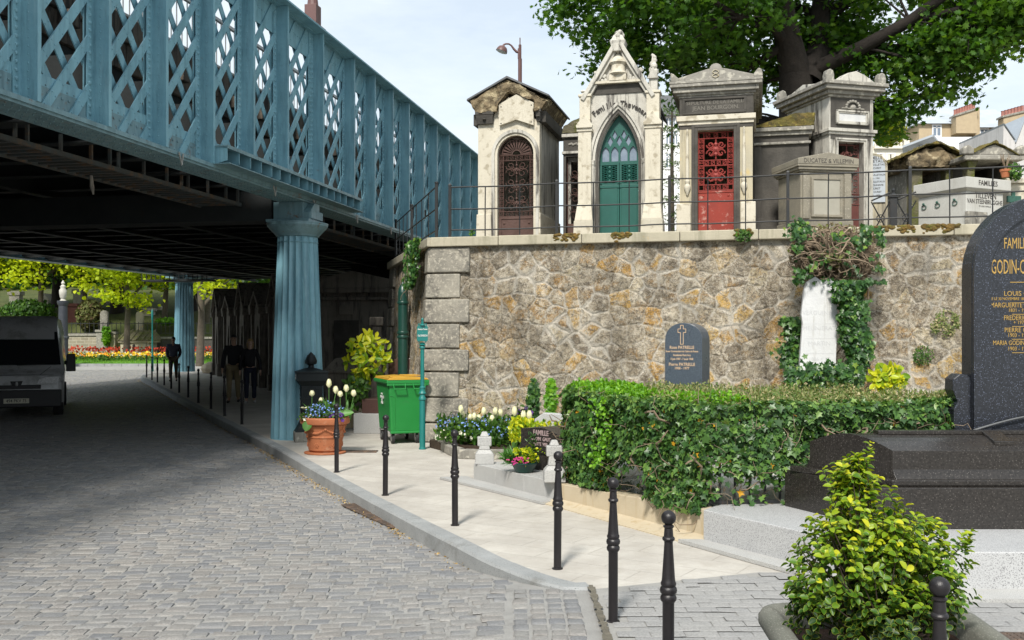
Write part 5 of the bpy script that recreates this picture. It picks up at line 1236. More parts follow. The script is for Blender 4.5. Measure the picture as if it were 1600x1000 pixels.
m.prism([(0, 1.05), (BW, 1.05), (BW, 1.075), (BW*.5, 1.10), (0, 1.08)], -.03, BD+.03); m.box(-.02, BW+.02, -.04, BD+.04, 1.046, 1.062); m.build('lid', M_lid, bn, bevel=.012, seg=3)
m = MB(); m.box(.05, .28, .10, .22, 1.085, 1.105); m.box(.32, .60, .25, .29, 1.10, 1.115); m.box(.32, .60, .40, .44, 1.10, 1.115); m.box(.32, .60, .55, .59, 1.10, 1.115); m.build('lid_ribs', M_lid, bn, bevel=.004)
for (x, y) in ((.10, .10), (BW-.14, .10), (.08, BD-.16), (BW-.14, BD-.16)):
    wl = bpy.data.objects.new('wheel', None); col.objects.link(wl); wl.parent = bn; wl.location = (x, y, 0)
    m = MB(); cyl(m, (0, .03, .085), .085, .045, 'x', 20); m.build('tyre', M_rub, wl, smooth=40, bevel=.008)
    m = MB(); cyl(m, (0, .03, .085), .045, .052, 'x', 14); m.build('hub', M_steel, wl, smooth=40)
    m = MB(); m.prism([(-.02, .19), (.06, .19), (.05, .08), (.02, .07)], -.034, -.028, 'x'); m.prism([(-.02, .19), (.06, .19), (.05, .08), (.02, .07)], .028, .034, 'x'); m.box(-.045, .045, -.04, .07, .185, .195); m.build('fork', M_steel, wl)
text('MAIRIE', .045, M_white, bn, (-.004, .48, .80), rz=-PI/2, ext=.001); text('PROPRETE\nDE\nPARIS', .06, M_white, bn, (-.004+.004, .48, .70), rz=-PI/2, ext=.002, bold=.001, line=.8)

# ------------------------------------------------------------------ green sign post
M_teal = M('teal green cast paint', lin(.01, .15, .14), lin(.015, .18, .165), 6, .4, .001, 60, spec=.5)
sx_, sy_, _ = gp_s(660, 702); sp = thing('sign_post', 'slender teal cast iron post carrying a small double plate street sign', 'sign post', (sx_, sy_, 0), math.radians(12))
zt = CH+(HY-541)*sy_/F
m = MB(); m.lathe([(.055, 0), (.055, .02), (.046, .03), (.046, .76), (.058, .77), (.058, .80), (.044, .82), (.044, .85), (.062, .87), (.05, .89), (.044, .90), (.044, .95), (.05, .96), (.032, .98), (.03, 1.55), (.045, 1.57), (.045, 1.59), (.035, 1.61), (.06, 1.625), (.035, 1.64), (.05, 1.66)], 18); m.build('post', M_teal, sp, smooth=35)
m = MB(); m.prism([(-.075, 1.68), (.075, 1.68), (.085, 1.70), (.085, 1.90), (.065, 1.925), (-.065, 1.925), (-.085, 1.90), (-.085, 1.70)], -.012, .012); m.tube([(-.04, 0, 1.655), (-.06, 0, 1.67), (-.03, 0, 1.69)], .01, 5); m.tube([(.04, 0, 1.655), (.06, 0, 1.67), (.03, 0, 1.69)], .01, 5); m.build('sign_plate', M_teal, sp, bevel=.003)
m = MB(); m.lathe([(.045, 1.925), (.02, 1.95), (.025, 1.975), (.012, 1.985), (.02, 2.01), (.018, 2.03), (.006, 2.045)], 12)
for s in (-1, 1): m.tube([(s*.07, 0, 1.925), (s*.055, 0, 1.95), (s*.03, 0, 1.94)], .009, 5)
m.build('finial', M_teal, sp, smooth=40)
text('Avenue Travot', .034, M_white, sp, (0, -.0125, 1.865), sx=.72, bold=.0012); text('- ', .03, M_white, sp, (.01, -.0125, 1.82)); text('15e DIVISION', .042, M_white, sp, (0, -.0125, 1.765), sx=.62, bold=.0012)

# ------------------------------------------------------------------ drain pipe
M_pipe = M('dark green pipe paint', lin(.008, .045, .035), lin(.012, .06, .045), 5, .35, .001, 60, spec=.6)
dpp = thing('drain_pipe', 'dark green vertical drain pipe with collars on the side of the wall', 'drain pipe', (C0.x, C0.y, 0), WRZ)
m = MB(); a = side_local(2.2, .2, .0); m.tube([side_local(2.2, .2, -.02), side_local(2.2, .2, 2.58)], .095, 16); m.lathe([(.095, 2.57), (.08, 2.66), (.03, 2.74), (.02, 2.79)], 14, c=(a[0], a[1], 0)); m.build('pipe', M_pipe, dpp, smooth=40)
for z in (.9, 1.72, 1.80, 2.36):
    m = MB(); m.lathe([(.108, z), (.112, z+.01), (.112, z+.04), (.108, z+.05)], 16, c=(a[0], a[1], 0)); m.build('collar', M_pipe, dpp, smooth=30)

# ------------------------------------------------------------------ graves along the pavement
EG = Vector((.5145, -.8575)); FGn = Vector((.8575, .5145)); GRZ = math.atan2(EG.y, EG.x); G0 = Vector((-.465, 12.05))
def GP(s, t): p = G0+EG*s+FGn*t; return p.x, p.y
M_gran = M('light speckled granite', lin(.44, .44, .425), lin(.38, .38, .37), 3, .6, .001, 60, c4=lin(.16, .16, .165), s4=170, thr4=(.56, .64), c3=lin(.38, .37, .35), s3=2, thr=(.55, .8))
M_gran2 = M('pale polished granite', lin(.46, .465, .465), lin(.41, .415, .42), 3, .5, .0008, 60, c4=lin(.17, .17, .175), s4=150, thr4=(.54, .62))
M_tan = M('tan rendered stone', lin(.46, .39, .275), lin(.53, .46, .34), 2.5, .85, .003, 40, c3=lin(.38, .28, .15), s3=2.4, thr=(.52, .75), streak=True)
def dark_granite(name, b0, b1, fl, rough=.12, sc=55):
    a = NT(name); c = a.mix(a.ramp(a.noise(sc, detail=4, rough=.6), [(.35, 0.0), (.65, 1.0)]), b0, b1)
    v = a.n('ShaderNodeTexVoronoi', feature='F1'); v.inputs['Scale'].default_value = sc*1.3; a.l(a.tc.outputs['Object'], v.inputs[0]); s3 = a.n('ShaderNodeSeparateColor'); a.l(v.outputs['Color'], s3.inputs[0])
    f = a.math('MULTIPLY', a.ramp(v.outputs['Distance'], [(.18, 1.0), (.34, 0.0)]), a.ramp(s3.outputs[0], [(.62, 0.0), (.7, 1.0)]))
    c = a.mix(f, c, fl); a.color(c); a.set(Roughness=a.ramp(a.noise(5), [(.3, rough), (.7, rough+.12)]), Specular_IOR_Level=.5); a.bump(a.noise(2, detail=2), .0006); return a.mat
M_dgr = dark_granite('brown black granite', lin(.016, .014, .0125), lin(.034, .030, .027), lin(.11, .10, .09), .2, 60)
M_bgr = dark_granite('blue black granite', lin(.012, .014, .018), lin(.03, .033, .042), lin(.17, .20, .28), .2, 75)
M_sgr = dark_granite('slate blue granite', lin(.045, .06, .08), lin(.08, .10, .125), lin(.14, .17, .2), .25, 70)
M_sgrt = M('dark speckled side granite', lin(.06, .065, .07), lin(.10, .105, .11), 60, .4, .001, 80)
M_gold = M('gilded letter', lin(.48, .31, .09), rough=.4, bump=0, metal=.3)
M_pinkl = M('pale gilded letter', lin(.58, .42, .28), rough=.5, bump=0)
M_silver = M('grey engraved letter', lin(.36, .27, .27), rough=.5, bump=0)
# thin border strip in front of the plots
m = MB(); P_ = [GP(-.35, -.28), GP(1.85, -.20), GP(1.85, .0), GP(0, .0), GP(-.25, .05)]; m.prism(P_, .004, .03, 'z'); struct(m.build('border_strip', M_gran))
sg = thing('small_grave', 'light granite kerbed grave with three front blocks right of the corner flower bed', 'grave', (G0.x, G0.y, 0), GRZ)
for a_, b_ in ((0, .52), (.524, 1.16), (1.164, 1.76)):
    m = MB(); m.box(a_, b_, 0, .42, -.05, .215); m.build('kerb_block', M_gran, sg, bevel=.006)
m = MB(); m.box(.02, 1.74, .42, 2.1, -.05, .205); m.build('slab', M_gran, sg, bevel=.006)
# granite cross posts
def cross_post(px, py_base, h, lb):
    z0 = .215; D = (CH-z0)*F/(py_base-HY); x = (px-HX)/F*D
    t = thing('granite_post', lb, 'post', (x, D, z0), GRZ+PI/2-.5, group='granite cross posts of the kerbed grave')
    m = MB(); m.frus((-.115, .115, -.10, .10), (-.11, .11, -.095, .095), 0, .12); m.frus((-.11, .11, -.095, .095), (-.07, .07, -.06, .06), .12, .17); m.build('foot', M_gran, t, bevel=.008)
    m = MB(); m.frus((-.068, .068, -.058, .058), (-.055, .055, -.05, .05), .17, h-.14); m.box(-.085, .085, -.055, .055, h-.17, h-.06); m.frus((-.055, .055, -.05, .05), (-.03, .03, -.025, .025), h-.06, h); m.build('cross_shaft', M_gran, t, bevel=.01); return t
cross_post(757, 724, .385, 'small light granite cross shaped post at the left end of the kerbed grave'); cross_post(866, 752, .44, 'light granite cross shaped post beside the ivy, right end of the kerbed grave')
# small dark headstone
hx, hy = gp(812, 733, .215); R8 = math.radians(-46)
hs_ = thing('dark_headstone', 'low brown black granite headstone with peaked top behind the potted yellow shrub', 'headstone', (hx, hy+.15, .21), R8)
m = MB(); m.box(.01, .65, 0, .26, 0, .20); m.box(0, .66, -.02, .27, .20, .225); m.build('base', M_dgr, hs_, bevel=.004)
m = MB(); m.prism([(0.01, .225), (.65, .225), (.65, .42), (.36, .50), (0.01, .465)], .01, .25); m.build('stone', M_dgr, hs_, bevel=.004)
text('FAMILLE', .085, M_silver, hs_, (.34, .008, .43), bold=.001, sx=.8); text('GODIN  GAUT', .06, M_silver, hs_, (.34, .008, .36), bold=.001, sx=.8); text('LERTE  VIEL', .055, M_silver, hs_, (.34, .008, .30), bold=.001, sx=.8)
# plaque stone behind (rounded grey)
qx, qy = (835-HX)/F*13.2, 13.2; qo = MB(); qo.prism([(0, 0), (.95, 0), (.95, CH-(675-HY)*13.2/F+.0), (.9, CH-(648-HY)*13.2/F), (.12, CH-(645-HY)*13.2/F), (.0, CH-(655-HY)*13.2/F)], 0, .12)
o = qo.build('grey_headstone', M_gran2, None, bevel=.01); o.location = (qx, qy, 0); o.rotation_euler = (0, 0, -.25); tag(o, 'pale grey headstone top showing behind the yellow green hedge of the small grave', 'headstone')

# tan wall with gravel plot
tw = thing('tan_plot_wall', 'tan rendered low grave surround in front of the ivy hedge', 'grave surround', (G0.x, G0.y, 0), GRZ)
m = MB(); prof = [(1.80, .203), (4.19, .272)]
m.add([(1.80, 0, -.05), (4.19, 0, -.05), (4.19, 0, .272), (1.80, 0, .203), (1.80, .17, -.05), (4.19, .17, -.05), (4.19, .17, .272), (1.80, .17, .203)], [(0, 1, 2, 3), (5, 4, 7, 6), (3, 2, 6, 7), (0, 3, 7, 4), (1, 5, 6, 2)])
m.build('front_wall', M_tan, tw, bevel=.006)
m = MB(); m.add([(1.80, -.16, .01), (4.19, -.22, .01), (4.19, 0, .05), (1.80, 0, .05), (1.80, -.16, -.03), (4.19, -.22, -.03)], [(0, 1, 2, 3), (0, 4, 5, 1)]); m.build('sloped_footing', M_tan, tw)
M_chips = M('white stone chips', lin(.66, .65, .62), lin(.5, .5, .48), 40, .8, .02, 60)
gv = MB(); gv.box(1.8, 4.15, .17, 2.6, .0, .17); o = gv.build('gravel', M_chips, tw)
m = MB()
for k in range(900):
    x_, y_ = random.uniform(2.0, 4.1), random.uniform(.18, .9); m.sph((x_, y_, .175+.02*random.random()), random.uniform(.009, .018), 5, 3)
o = m.build('white_gravel', M_chips, tw, smooth=60, recalc=False); o['kind'] = 'stuff'
# inner graves hidden in the hedge: dark posts and flowers visible through gaps
fn = thing('grave_fence', 'dark iron bar fence overgrown by the ivy hedge above the light granite plinth', 'fence', (1.66, 8.68, .27), .09)
m = MB(); m.box(-.05, 2.0, -.012, .012, .02, .05); m.box(-.05, 2.0, -.012, .012, .56, .59); m.build('rails', M_iron, fn)
m = MB()
for k in range(15): x_ = .02+k*.135; m.box(x_-.009, x_+.009, -.009, .009, 0, .62)
m.build('bars', M_iron, fn)
wl_ = MB(); wl_.lathe([(.0, 0), (.03, .0), (.035, .02), (.035, .10), (.02, .12), (.012, .125)], 14); wl_.tube([(-.03, 0, .1), (-.045, 0, .135), (0, 0, .155), (.045, 0, .135), (.03, 0, .1)], .006, 5)
o = wl_.build('grave_lantern', M('white enamel', lin(.7, .7, .68), rough=.3, bump=0), None, smooth=40); x_, y_ = gp(995, 768, .2); o.location = (x_, y_, .19); tag(o, 'small white lantern on the white gravel at the gap in the ivy', 'lantern')

# ------------------------------------------------------------------ big dark tomb on its light plinth
bt = thing('granite_tomb', 'long dark brown granite tomb with rounded lid bearing a raised cross, on a pale plinth', 'tomb', (0, 0, 0), 0)
PT = .285
def Lx(Y): return 1.62-(Y-8.43)*.6       # left boundary of the plot
m = MB(); pl = [(Lx(8.43)+.0, 8.43), (Lx(6.8), 6.8), (9, 6.72), (9, 9.6), (Lx(9.0), 9.6)]
pl = [(Lx(8.43), 8.43), (Lx(6.78), 6.78), (9, 6.70), (9, 10.4), (3.0, 10.4)]
m.prism(pl, -.05, PT, 'z'); m.build('plinth', M_gran2, bt, bevel=.008)
m = MB(); s_ = [(Lx(8.43)-.21, 8.43+.02), (Lx(6.6)-.21, 6.52), (9, 6.45), (9, 6.70), (Lx(6.78), 6.78), (Lx(8.43), 8.43)]; m.prism(s_, .004, .035, 'z'); struct(m.build('border_strip', M_gran))
def skew(m, x0, x1, y0, y1, z0, z1, k=-.5):
    """box whose left end is skewed parallel to the plot line; x1 far right"""
    dx = (y1-y0)*k; return m.add([(x0, y0, z0), (x1, y0, z0), (x1, y1, z0), (x0+dx, y1, z0), (x0, y0, z1), (x1, y0, z1), (x1, y1, z1), (x0+dx, y1, z1)], [(0, 3, 2, 1), (4, 5, 6, 7), (0, 1, 5, 4), (1, 2, 6, 5), (2, 3, 7, 6), (3, 0, 4, 7)])
xr = 7.5; yb = 7.57
m = MB(); skew(m, 2.80, xr, yb, 8.62, PT, .60, -.42); m.build('base_block', M_dgr, bt, bevel=.008)
m = MB(); skew(m, 2.92, xr, 7.64, 8.52, .60, .65, -.62); m.build('moulding', M_dgr, bt, bevel=.01)
m = MB()
n = 10; x0_, y0_, y1_ = 2.95, 7.72, 8.42; prof = []
for k in range(n+1):
    a = k/n; prof.append((y0_+(y1_-y0_)*a, .865+.10*math.sin(PI*min(1, a*1.0))))
prof = [(y0_-.04, .63), (y0_-.01, .69), (y0_, .72)] + prof + [(y1_, .72), (y1_+.04, .63)]
vs = [(x0_-(y-y0_)*.62, y, z) for y, z in prof] + [(xr, y, z) for y, z in prof]; k_ = len(prof)
m.add(vs, [(i, i+1, k_+i+1, k_+i) for i in range(k_-1)] + [tuple(range(k_))]); m.build('rounded_lid', M_dgr, bt, bevel=.003)
m = MB()
def lidz(y): a = (y-y0_)/(y1_-y0_); return .865+.10*math.sin(PI*a)
for (xa, xb, ya, yb_) in ((2.95, 4.35, 8.02, 8.14), (3.78, 3.93, 7.80, 8.02), (3.78, 3.93, 8.14, 8.36)):
    m.add([(xa, ya, lidz(ya)), (xb, ya, lidz(ya)), (xb, yb_, lidz(yb_)), (xa, yb_, lidz(yb_)), (xa, ya, lidz(ya)+.03), (xb, ya, lidz(ya)+.03), (xb, yb_, lidz(yb_)+.03), (xa, yb_, lidz(yb_)+.03)], [(0, 3, 2, 1), (4, 5, 6, 7), (0, 1, 5, 4), (1, 2, 6, 5), (2, 3, 7, 6), (3, 0, 4, 7)])
m.build('raised_cross', M_dgr, bt, bevel=.004)
m = MB(); m.tube([(3.05, 8.40, lidz(8.40)+.004), (3.1, 8.4, lidz(8.4)+.004)], .001, 3) if False else None
# great headstone
HD = 8.95; hp = lambda px: (px-HX)/F*HD; hz = lambda py: CH+(HY-py)*HD/F
xc_ = hp(1640); xl_ = hp(1519); R_h = xc_-xl_; zs_ = hz(425)
gh = thing('great_headstone', 'tall round topped blue black granite headstone with gilded family names at the right edge', 'headstone', (0, 0, 0), 0)
m = MB(); m.prism([(x, z) for x, z in round_arch(xl_, 2*xc_-xl_, .3, zs_, 26)], HD, HD+.22); m.build('slab', M_bgr, gh, bevel=.012)
m = MB(); a_, b_ = xl_+.16, 2*xc_-xl_-.16
for (rr, yy_) in ((.155, HD-.03),):
    A = round_arch(xl_+.0+.003, 2*xc_-xl_-.003, .5, zs_, 26); B = round_arch(a_, b_, .5, zs_, 26); 
plate([A+B[::-1]], HD-.03, HD-.0005, 'raised_border', M_bgr, gh, bevel=.006)
for sgn in (-1, 1):
    e = xc_+sgn*R_h; q = [(e, .3), (e+sgn*.155, .3), (e+sgn*.155, hz(640)), (e+sgn*.12, hz(628)), (e+sgn*.165, hz(610)), (e+sgn*.16, hz(592)), (e+sgn*.10, hz(584)), (e+sgn*.03, hz(586)), (e, hz(592))]
    m = MB(); m.prism(q, HD+.02, HD+.2); m.build('side_scroll', M_bgr, gh, bevel=.01)
m = MB(); pts = [(hp(1518+12*k), HD-.035, hz(672-26*math.sin(PI*k/22))) for k in range(23)]; m.tube(pts, .011, 6); m.build('raised_line', M_sgrt, gh)
m = MB(); m.box(xl_-.35, 2*xc_-xl_+.35, HD+.3, HD+.5, .28, hz(645)); m.build('rear_kerb', M_sgrt, gh, bevel=.01)
yt_ = HD-.003
# the visible words of the inscription, each line starting where the photo shows it
for tx, px, py, sz, sx_l, ln in (('FAMILLE', 1568, 381, .14, .46, 0), ('GODIN-CUSIN', 1548, 418, .185, .38, 0), ('LOUIS GODIN', 1568, 459, .062, .95, 0), ('NE LE 30 NOVEMBRE 1866 MORT', 1545, 467, .036, .82, 1), ('MARGUERITE GODIN', 1547, 477, .062, .78, 0), ('1831 - 1907', 1575, 485, .045, .9, 1), ('FREDERIC GODIN', 1568, 497, .06, .78, 0), ('+ 1976', 1583, 504, .045, .9, 1), ('PIERRE GODIN', 1569, 516, .06, .85, 0), ('1903 - 1978', 1574, 524, .05, .85, 1), ('MARIA GODIN NEE LUC', 1551, 536, .058, .75, 0), ('1903 - 1980', 1574, 545, .05, .85, 1)):
    text(tx, sz, M_gold, gh, (hp(px), yt_, hz(py)), align='LEFT', sx=sx_l, bold=0, ext=.001)
    if ln: m = MB(); m.box(hp(1581), hp(1620), yt_-.001, yt_+.001, hz(py+6.2)-.002, hz(py+6.2)+.003); m.build('gilded_rule', M_gold, gh)
m = MB(); m.box(hp(1578), hp(1622), yt_-.001, yt_+.001, hz(441)-.003, hz(441)+.003); m.build('gilded_rule', M_gold, gh)

# ------------------------------------------------------------------ slate blue headstone against the wall
DS = 12.6; sxp = lambda px: (px-HX)/F*DS; szp = lambda py: CH+(HY-py)*DS/F
Rs = math.radians(-24)
ss = thing('blue_headstone', 'slate blue granite headstone with a slim engraved cross, rising behind the clipped hedge', 'headstone', (sxp(1039), DS, 0), Rs)
fss = Fr(sxp(1039), DS, 0, Rs); wS = fss.x(1097); ZS = lambda py: fss.zz(py, .2)
m = MB(); a_ = [(0, 0), (0, ZS(534))] + [(wS/2-(wS/2)*math.cos(PI*k/14), ZS(534)+(ZS(504.5)-ZS(534))*math.sin(PI*k/14)**.8) for k in range(1, 14)] + [(wS, ZS(528)), (wS, 0)]
m.prism(a_, 0, .42); m.build('stone', M_sgr, ss, bevel=.004)
cxs = wS*.46; m = MB()
zc1, zc0 = ZS(508.5), ZS(538); za_ = ZS(516)
loops_ = [(cxs-.018, zc0), (cxs+.018, zc0), (cxs+.018, za_-.03), (cxs+.05, za_-.03), (cxs+.05, za_+.015), (cxs+.018, za_+.015), (cxs+.018, zc1), (cxs-.018, zc1), (cxs-.018, za_+.015), (cxs-.05, za_+.015), (cxs-.05, za_-.03), (cxs-.018, za_-.03)]
for i in range(12): p, q = loops_[i], loops_[(i+1) % 12]; m.tube([(p[0], -.003, p[1]), (q[0], -.003, q[1])], .0045, 4)
m.build('engraved_cross', M_pinkl, ss)
for i, (tx, sz, py) in enumerate((('Rose PATRELLE', .055, 543), ('Soeur Commandant du Cadre de France', .034, 549), ('Academie Paris Ivry', .038, 555), ('5 juin 1907 - 7 aout 1968', .038, 561), ('Pierre PATRELLE', .055, 569.5), ('1908 - 1977', .045, 575.5))):
    text(tx, sz, M_pinkl, ss, (cxs, -.003, ZS(py)), sx=.74 if sz < .04 else .86, ext=.001, bold=.0008)
# ------------------------------------------------------------------ white broken stele
DW = 14.1; wx = lambda px: (px-HX)/F*DW; wz = lambda py: CH+(HY-py)*DW/F
ws = thing('white_stele', 'white marble stele with a broken top, framed by ivy against the stone wall', 'headstone', (wx(1280), DW, 0), math.radians(-8))
b_ = lambda px: wx(px)-wx(1280)
m = MB(); m.prism([(b_(1249), .0), (b_(1301), 0), (b_(1307), wz(510)), (b_(1308), wz(446)), (b_(1302), wz(440)), (b_(1294), wz(434)), (b_(1282), wz(438)), (b_(1274), wz(432)), (b_(1262), wz(440)), (b_(1257), wz(452)), (b_(1253), wz(492)), (b_(1255), wz(505)), (b_(1251), wz(560))], 0, .12)
M_ws = M('white marble', lin(.66, .67, .67), lin(.56, .57, .58), 3, .6, .006, 22, c3=lin(.40, .39, .36), s3=2.4, thr=(.54, .74), streak=True); m.build('slab', M_ws, ws, bevel=.006)
M_eng = M('shallow engraving', lin(.50, .51, .52), bump=0)
for i, (tx, sz) in enumerate((('VERGUINNE', .085), ('MEUNIERAT', .085), ('MARTIN', .085), ('1886 + 17', .07))):
    text(tx, sz, M_eng, ws, (0, -.001, wz(489+i*24)), ext=.001)
    m = MB(); m.box(-.2, .2, -.0015, 0, wz(506+i*23)-.002, wz(506+i*23)+.002); m.build('engraved_line', M_eng, ws)

# ------------------------------------------------------------------ stone planter lower right
M_plant = M('grey green planter stone', lin(.11, .115, .095), lin(.17, .17, .145), 5, .9, .004, 70, c4=lin(.30, .29, .26), s4=130, thr4=(.6, .68), c3=lin(.07, .07, .055), s3=3)
pr = thing('stone_planter', 'grey green stone planter trough with thick rounded rim at the lower right', 'planter', (1.52, 4.02, 0), math.radians(-4))
def rrect(hx, hy, r, n=6):
    P = []
    for cx_, cy_, a0_ in ((hx-r, hy-r, 0), (-hx+r, hy-r, PI/2), (-hx+r, -hy+r, PI), (hx-r, -hy+r, 3*PI/2)):
        for k in range(n+1): a = a0_+PI/2*k/n; P.append((cx_+r*math.cos(a), cy_+r*math.sin(a)))
    return P
m = MB(); rings = []
for (hx_, hy_, r_, z_) in ((.36, .36, .10, 0), (.40, .38, .10, .44), (.41, .39, .11, .46), (.45, .43, .14, .475), (.465, .445, .15, .50), (.465, .445, .15, .53), (.45, .43, .14, .555), (.42, .40, .12, .565), (.385, .365, .10, .555), (.365, .345, .09, .53), (.355, .335, .08, .46)): rings.append([(x, y, z_) for x, y in rrect(hx_, hy_, r_)])
n = len(rings[0]); m.add([v for r in rings for v in r], [(i*n+k, i*n+(k+1) % n, (i+1)*n+(k+1) % n, (i+1)*n+k) for i in range(len(rings)-1) for k in range(n)]); m.build('trough', M_plant, pr, smooth=50)
m = MB(); m.add([(x, y, .47) for x, y in rrect(.355, .335, .08)], [tuple(range(n))]); m.build('soil', M('rusty soil', lin(.10, .05, .03), lin(.05, .03, .02), 20, .95, .02, 60), pr)

# ------------------------------------------------------------------ grates and covers
M_grate = M('rusty cast iron cover', lin(.12, .085, .065), lin(.08, .065, .055), 10, .7, .004, 60, c3=lin(.22, .14, .09), s3=8)
gx_, gy_ = gp(540, 706); m = MB(); m.box(-.32, .36, -.13, .13, 0, .008)
for k in range(22):
    for j in range(7): m.box(-.30+k*.03, -.285+k*.03, -.115+j*.034, -.095+j*.034, .008, .012)
o = m.build('manhole_cover', M_grate, None); o.location = (gx_+.12, gy_, .003); tag(o, 'rusty studded cover plate in the pavement behind the terracotta pot', 'manhole cover')
gx_, gy_ = gp(1545, 1005); m = MB(); m.box(-.3, .35, -.35, .1, 0, .01)
for k in range(16):
    for j in range(11): m.box(-.29+k*.04, -.268+k*.04, -.34+j*.04, -.318+j*.04, .01, .014)
o = m.build('manhole_cover', M_grate, None); o.location = (gx_+.12, gy_+.02, .017); tag(o, 'rusty cover plate in the block paving at the lower right corner', 'manhole cover')
# road drain beside the kerb
p1 = gp(533, 788, -.11); p2 = gp(612, 824, -.11); dx_, dy_ = p2[0]-p1[0], p2[1]-p1[1]; L_ = math.hypot(dx_, dy_)
dg = thing('road_drain', 'iron road drain grate of several plates in the gutter by the kerb', 'drain', (p1[0], p1[1], -.122), math.atan2(dy_, dx_))
for k in range(4):
    m = MB(); a_ = L_*k/4; b_ = L_*(k+1)/4-.02; m.box(a_, b_, -.0, .24, 0, .012)
    for j in range(5): m.box(a_+.03+j*(b_-a_-.06)/5, a_+.045+j*(b_-a_-.06)/5, .02, .22, .012, .018)
    m.build('grate_plate', M_grate, dg)

# ------------------------------------------------------------------ lamp post behind the cream chapel
LY = 34.0; LX = (812.5-HX)/F*LY; lz = lambda py: CH+(HY-py)*LY/F
lm = thing('street_lamp', 'red brown lamp post with curved arm and dome shade above the cream chapel', 'street lamp', (LX, LY, TZ), math.radians(4))
m = MB(); m.tube([(0, 0, 0), (0, 0, lz(92)-TZ)], .07, 10); m.tube([(0, 0, lz(92)-TZ), (0, 0, lz(70)-TZ)], .05, 8); m.tube([(0, 0, lz(70)-TZ), (0, 0, lz(59)-TZ)], .02, 6); m.tube([(-.03, 0, lz(92)-TZ), (-.03, 0, lz(76)-TZ)], .05, 8); m.build('pole', M_brown, lm, smooth=40)
ax = lambda px: (px-812.5)/F*LY
m = MB(); m.tube([(ax(p), 0, lz(q)-TZ) for p, q in ((812, 82), (807, 81), (803, 77), (799, 71.5), (795, 69), (790, 69), (787, 70.5), (786.5, 73.5))], [.05, .045, .04, .03, .03, .03, .035, .05], 8); m.build('arm', M_brown, lm, smooth=50)
m = MB(); m.m = Matrix.Translation((ax(784), 0, lz(80)-TZ)) @ Matrix.Rotation(math.radians(-20)*-1, 4, 'Y')
m.lathe([(.20, -.03), (.195, 0), (.18, .06), (.14, .13), (.07, .17), (.03, .18)], 20); m.build('dome_shade', M_brown, lm, smooth=50)
m = MB(); m.m = Matrix.Translation((ax(784), 0, lz(80)-TZ)) @ Matrix.Rotation(math.radians(20), 4, 'Y'); m.lathe([(.02, -.07), (.12, -.06), (.185, -.031)], 16); m.build('lamp_glass', M_glass_w, lm, smooth=50)

# ------------------------------------------------------------------ van
M_vanp = M('white van paint', lin(.60, .61, .62), lin(.52, .53, .54), 2, .3, 0, spec=.5, coat=.3, c3=lin(.3, .3, .29), s3=3)
M_vdark = M('black plastic', lin(.018, .018, .02), rough=.5, bump=0); M_vglass = M('dark windscreen', lin(.02, .023, .026), rough=.12, bump=0, spec=.6)
M_head = M('headlight glass', lin(.75, .78, .8), lin(.4, .4, .42), 30, .1, 0); M_plate = M('pale number plate', lin(.55, .53, .42), rough=.5, bump=0)
VA = math.radians(23); VY = 22.6; VX = (26-HX)/F*VY
van = thing('parked_van', 'white high roofed van parked in the deep shade under the bridge', 'van', (VX, VY, road_z(VX, VY)), VA)
def vbody(z): 
    return
secs = [  # y, halfwidth, z_low, z_high  body rings from nose to tail
    (.00, .86, .42, .92), (.06, .93, .36, .98), (.30, .96, .34, 1.06), (.62, .97, .34, 1.16), (1.35, .93, .34, 2.05), (1.65, .90, .34, 2.30), (2.1, .90, .34, 2.38), (5.0, .90, .34, 2.38), (5.3, .88, .36, 2.34)]
m = MB(); vs = []; nr = 12
for (y, hw, zl, zh) in secs:
    r = .10; top = min(hw, .97 if zh < 1.3 else .80); P_ = [(-hw, zl), (-hw, zl+.45), (-hw-.02, zl+.6 if zh > 1.1 else zh-.1), (-(hw+top)/2-.02, max(zl+.5, zh-.35) if zh > 1.3 else zh-.05), (-top, zh-.06), (-top+.10, zh), (top-.10, zh), (top, zh-.06), ((hw+top)/2+.02, max(zl+.5, zh-.35) if zh > 1.3 else zh-.05), (hw+.02, zl+.6 if zh > 1.1 else zh-.1), (hw, zl+.45), (hw, zl)]
    vs += [(x, y, z) for x, z in P_]
m.add(vs, [(i*nr+k, i*nr+(k+1) % nr, (i+1)*nr+(k+1) % nr, (i+1)*nr+k) for i in range(len(secs)-1) for k in range(nr)] + [tuple(range(nr)), tuple((len(secs)-1)*nr+k for k in range(nr))])
m.build('body', M_vanp, van, smooth=35)
m = MB(); m.add([(-.90, .66, 1.20), (.90, .66, 1.20), (.80, 1.36, 1.98), (-.80, 1.36, 1.98), (-.80, .655, 1.19), (.80, .655, 1.19)], [(0, 1, 2, 3)]); m.m = None
for v in range(len(m.v)): m.v[v] = (m.v[v][0], m.v[v][1]-.045, m.v[v][2]+.01)
m.build('windscreen', M_vglass, van)
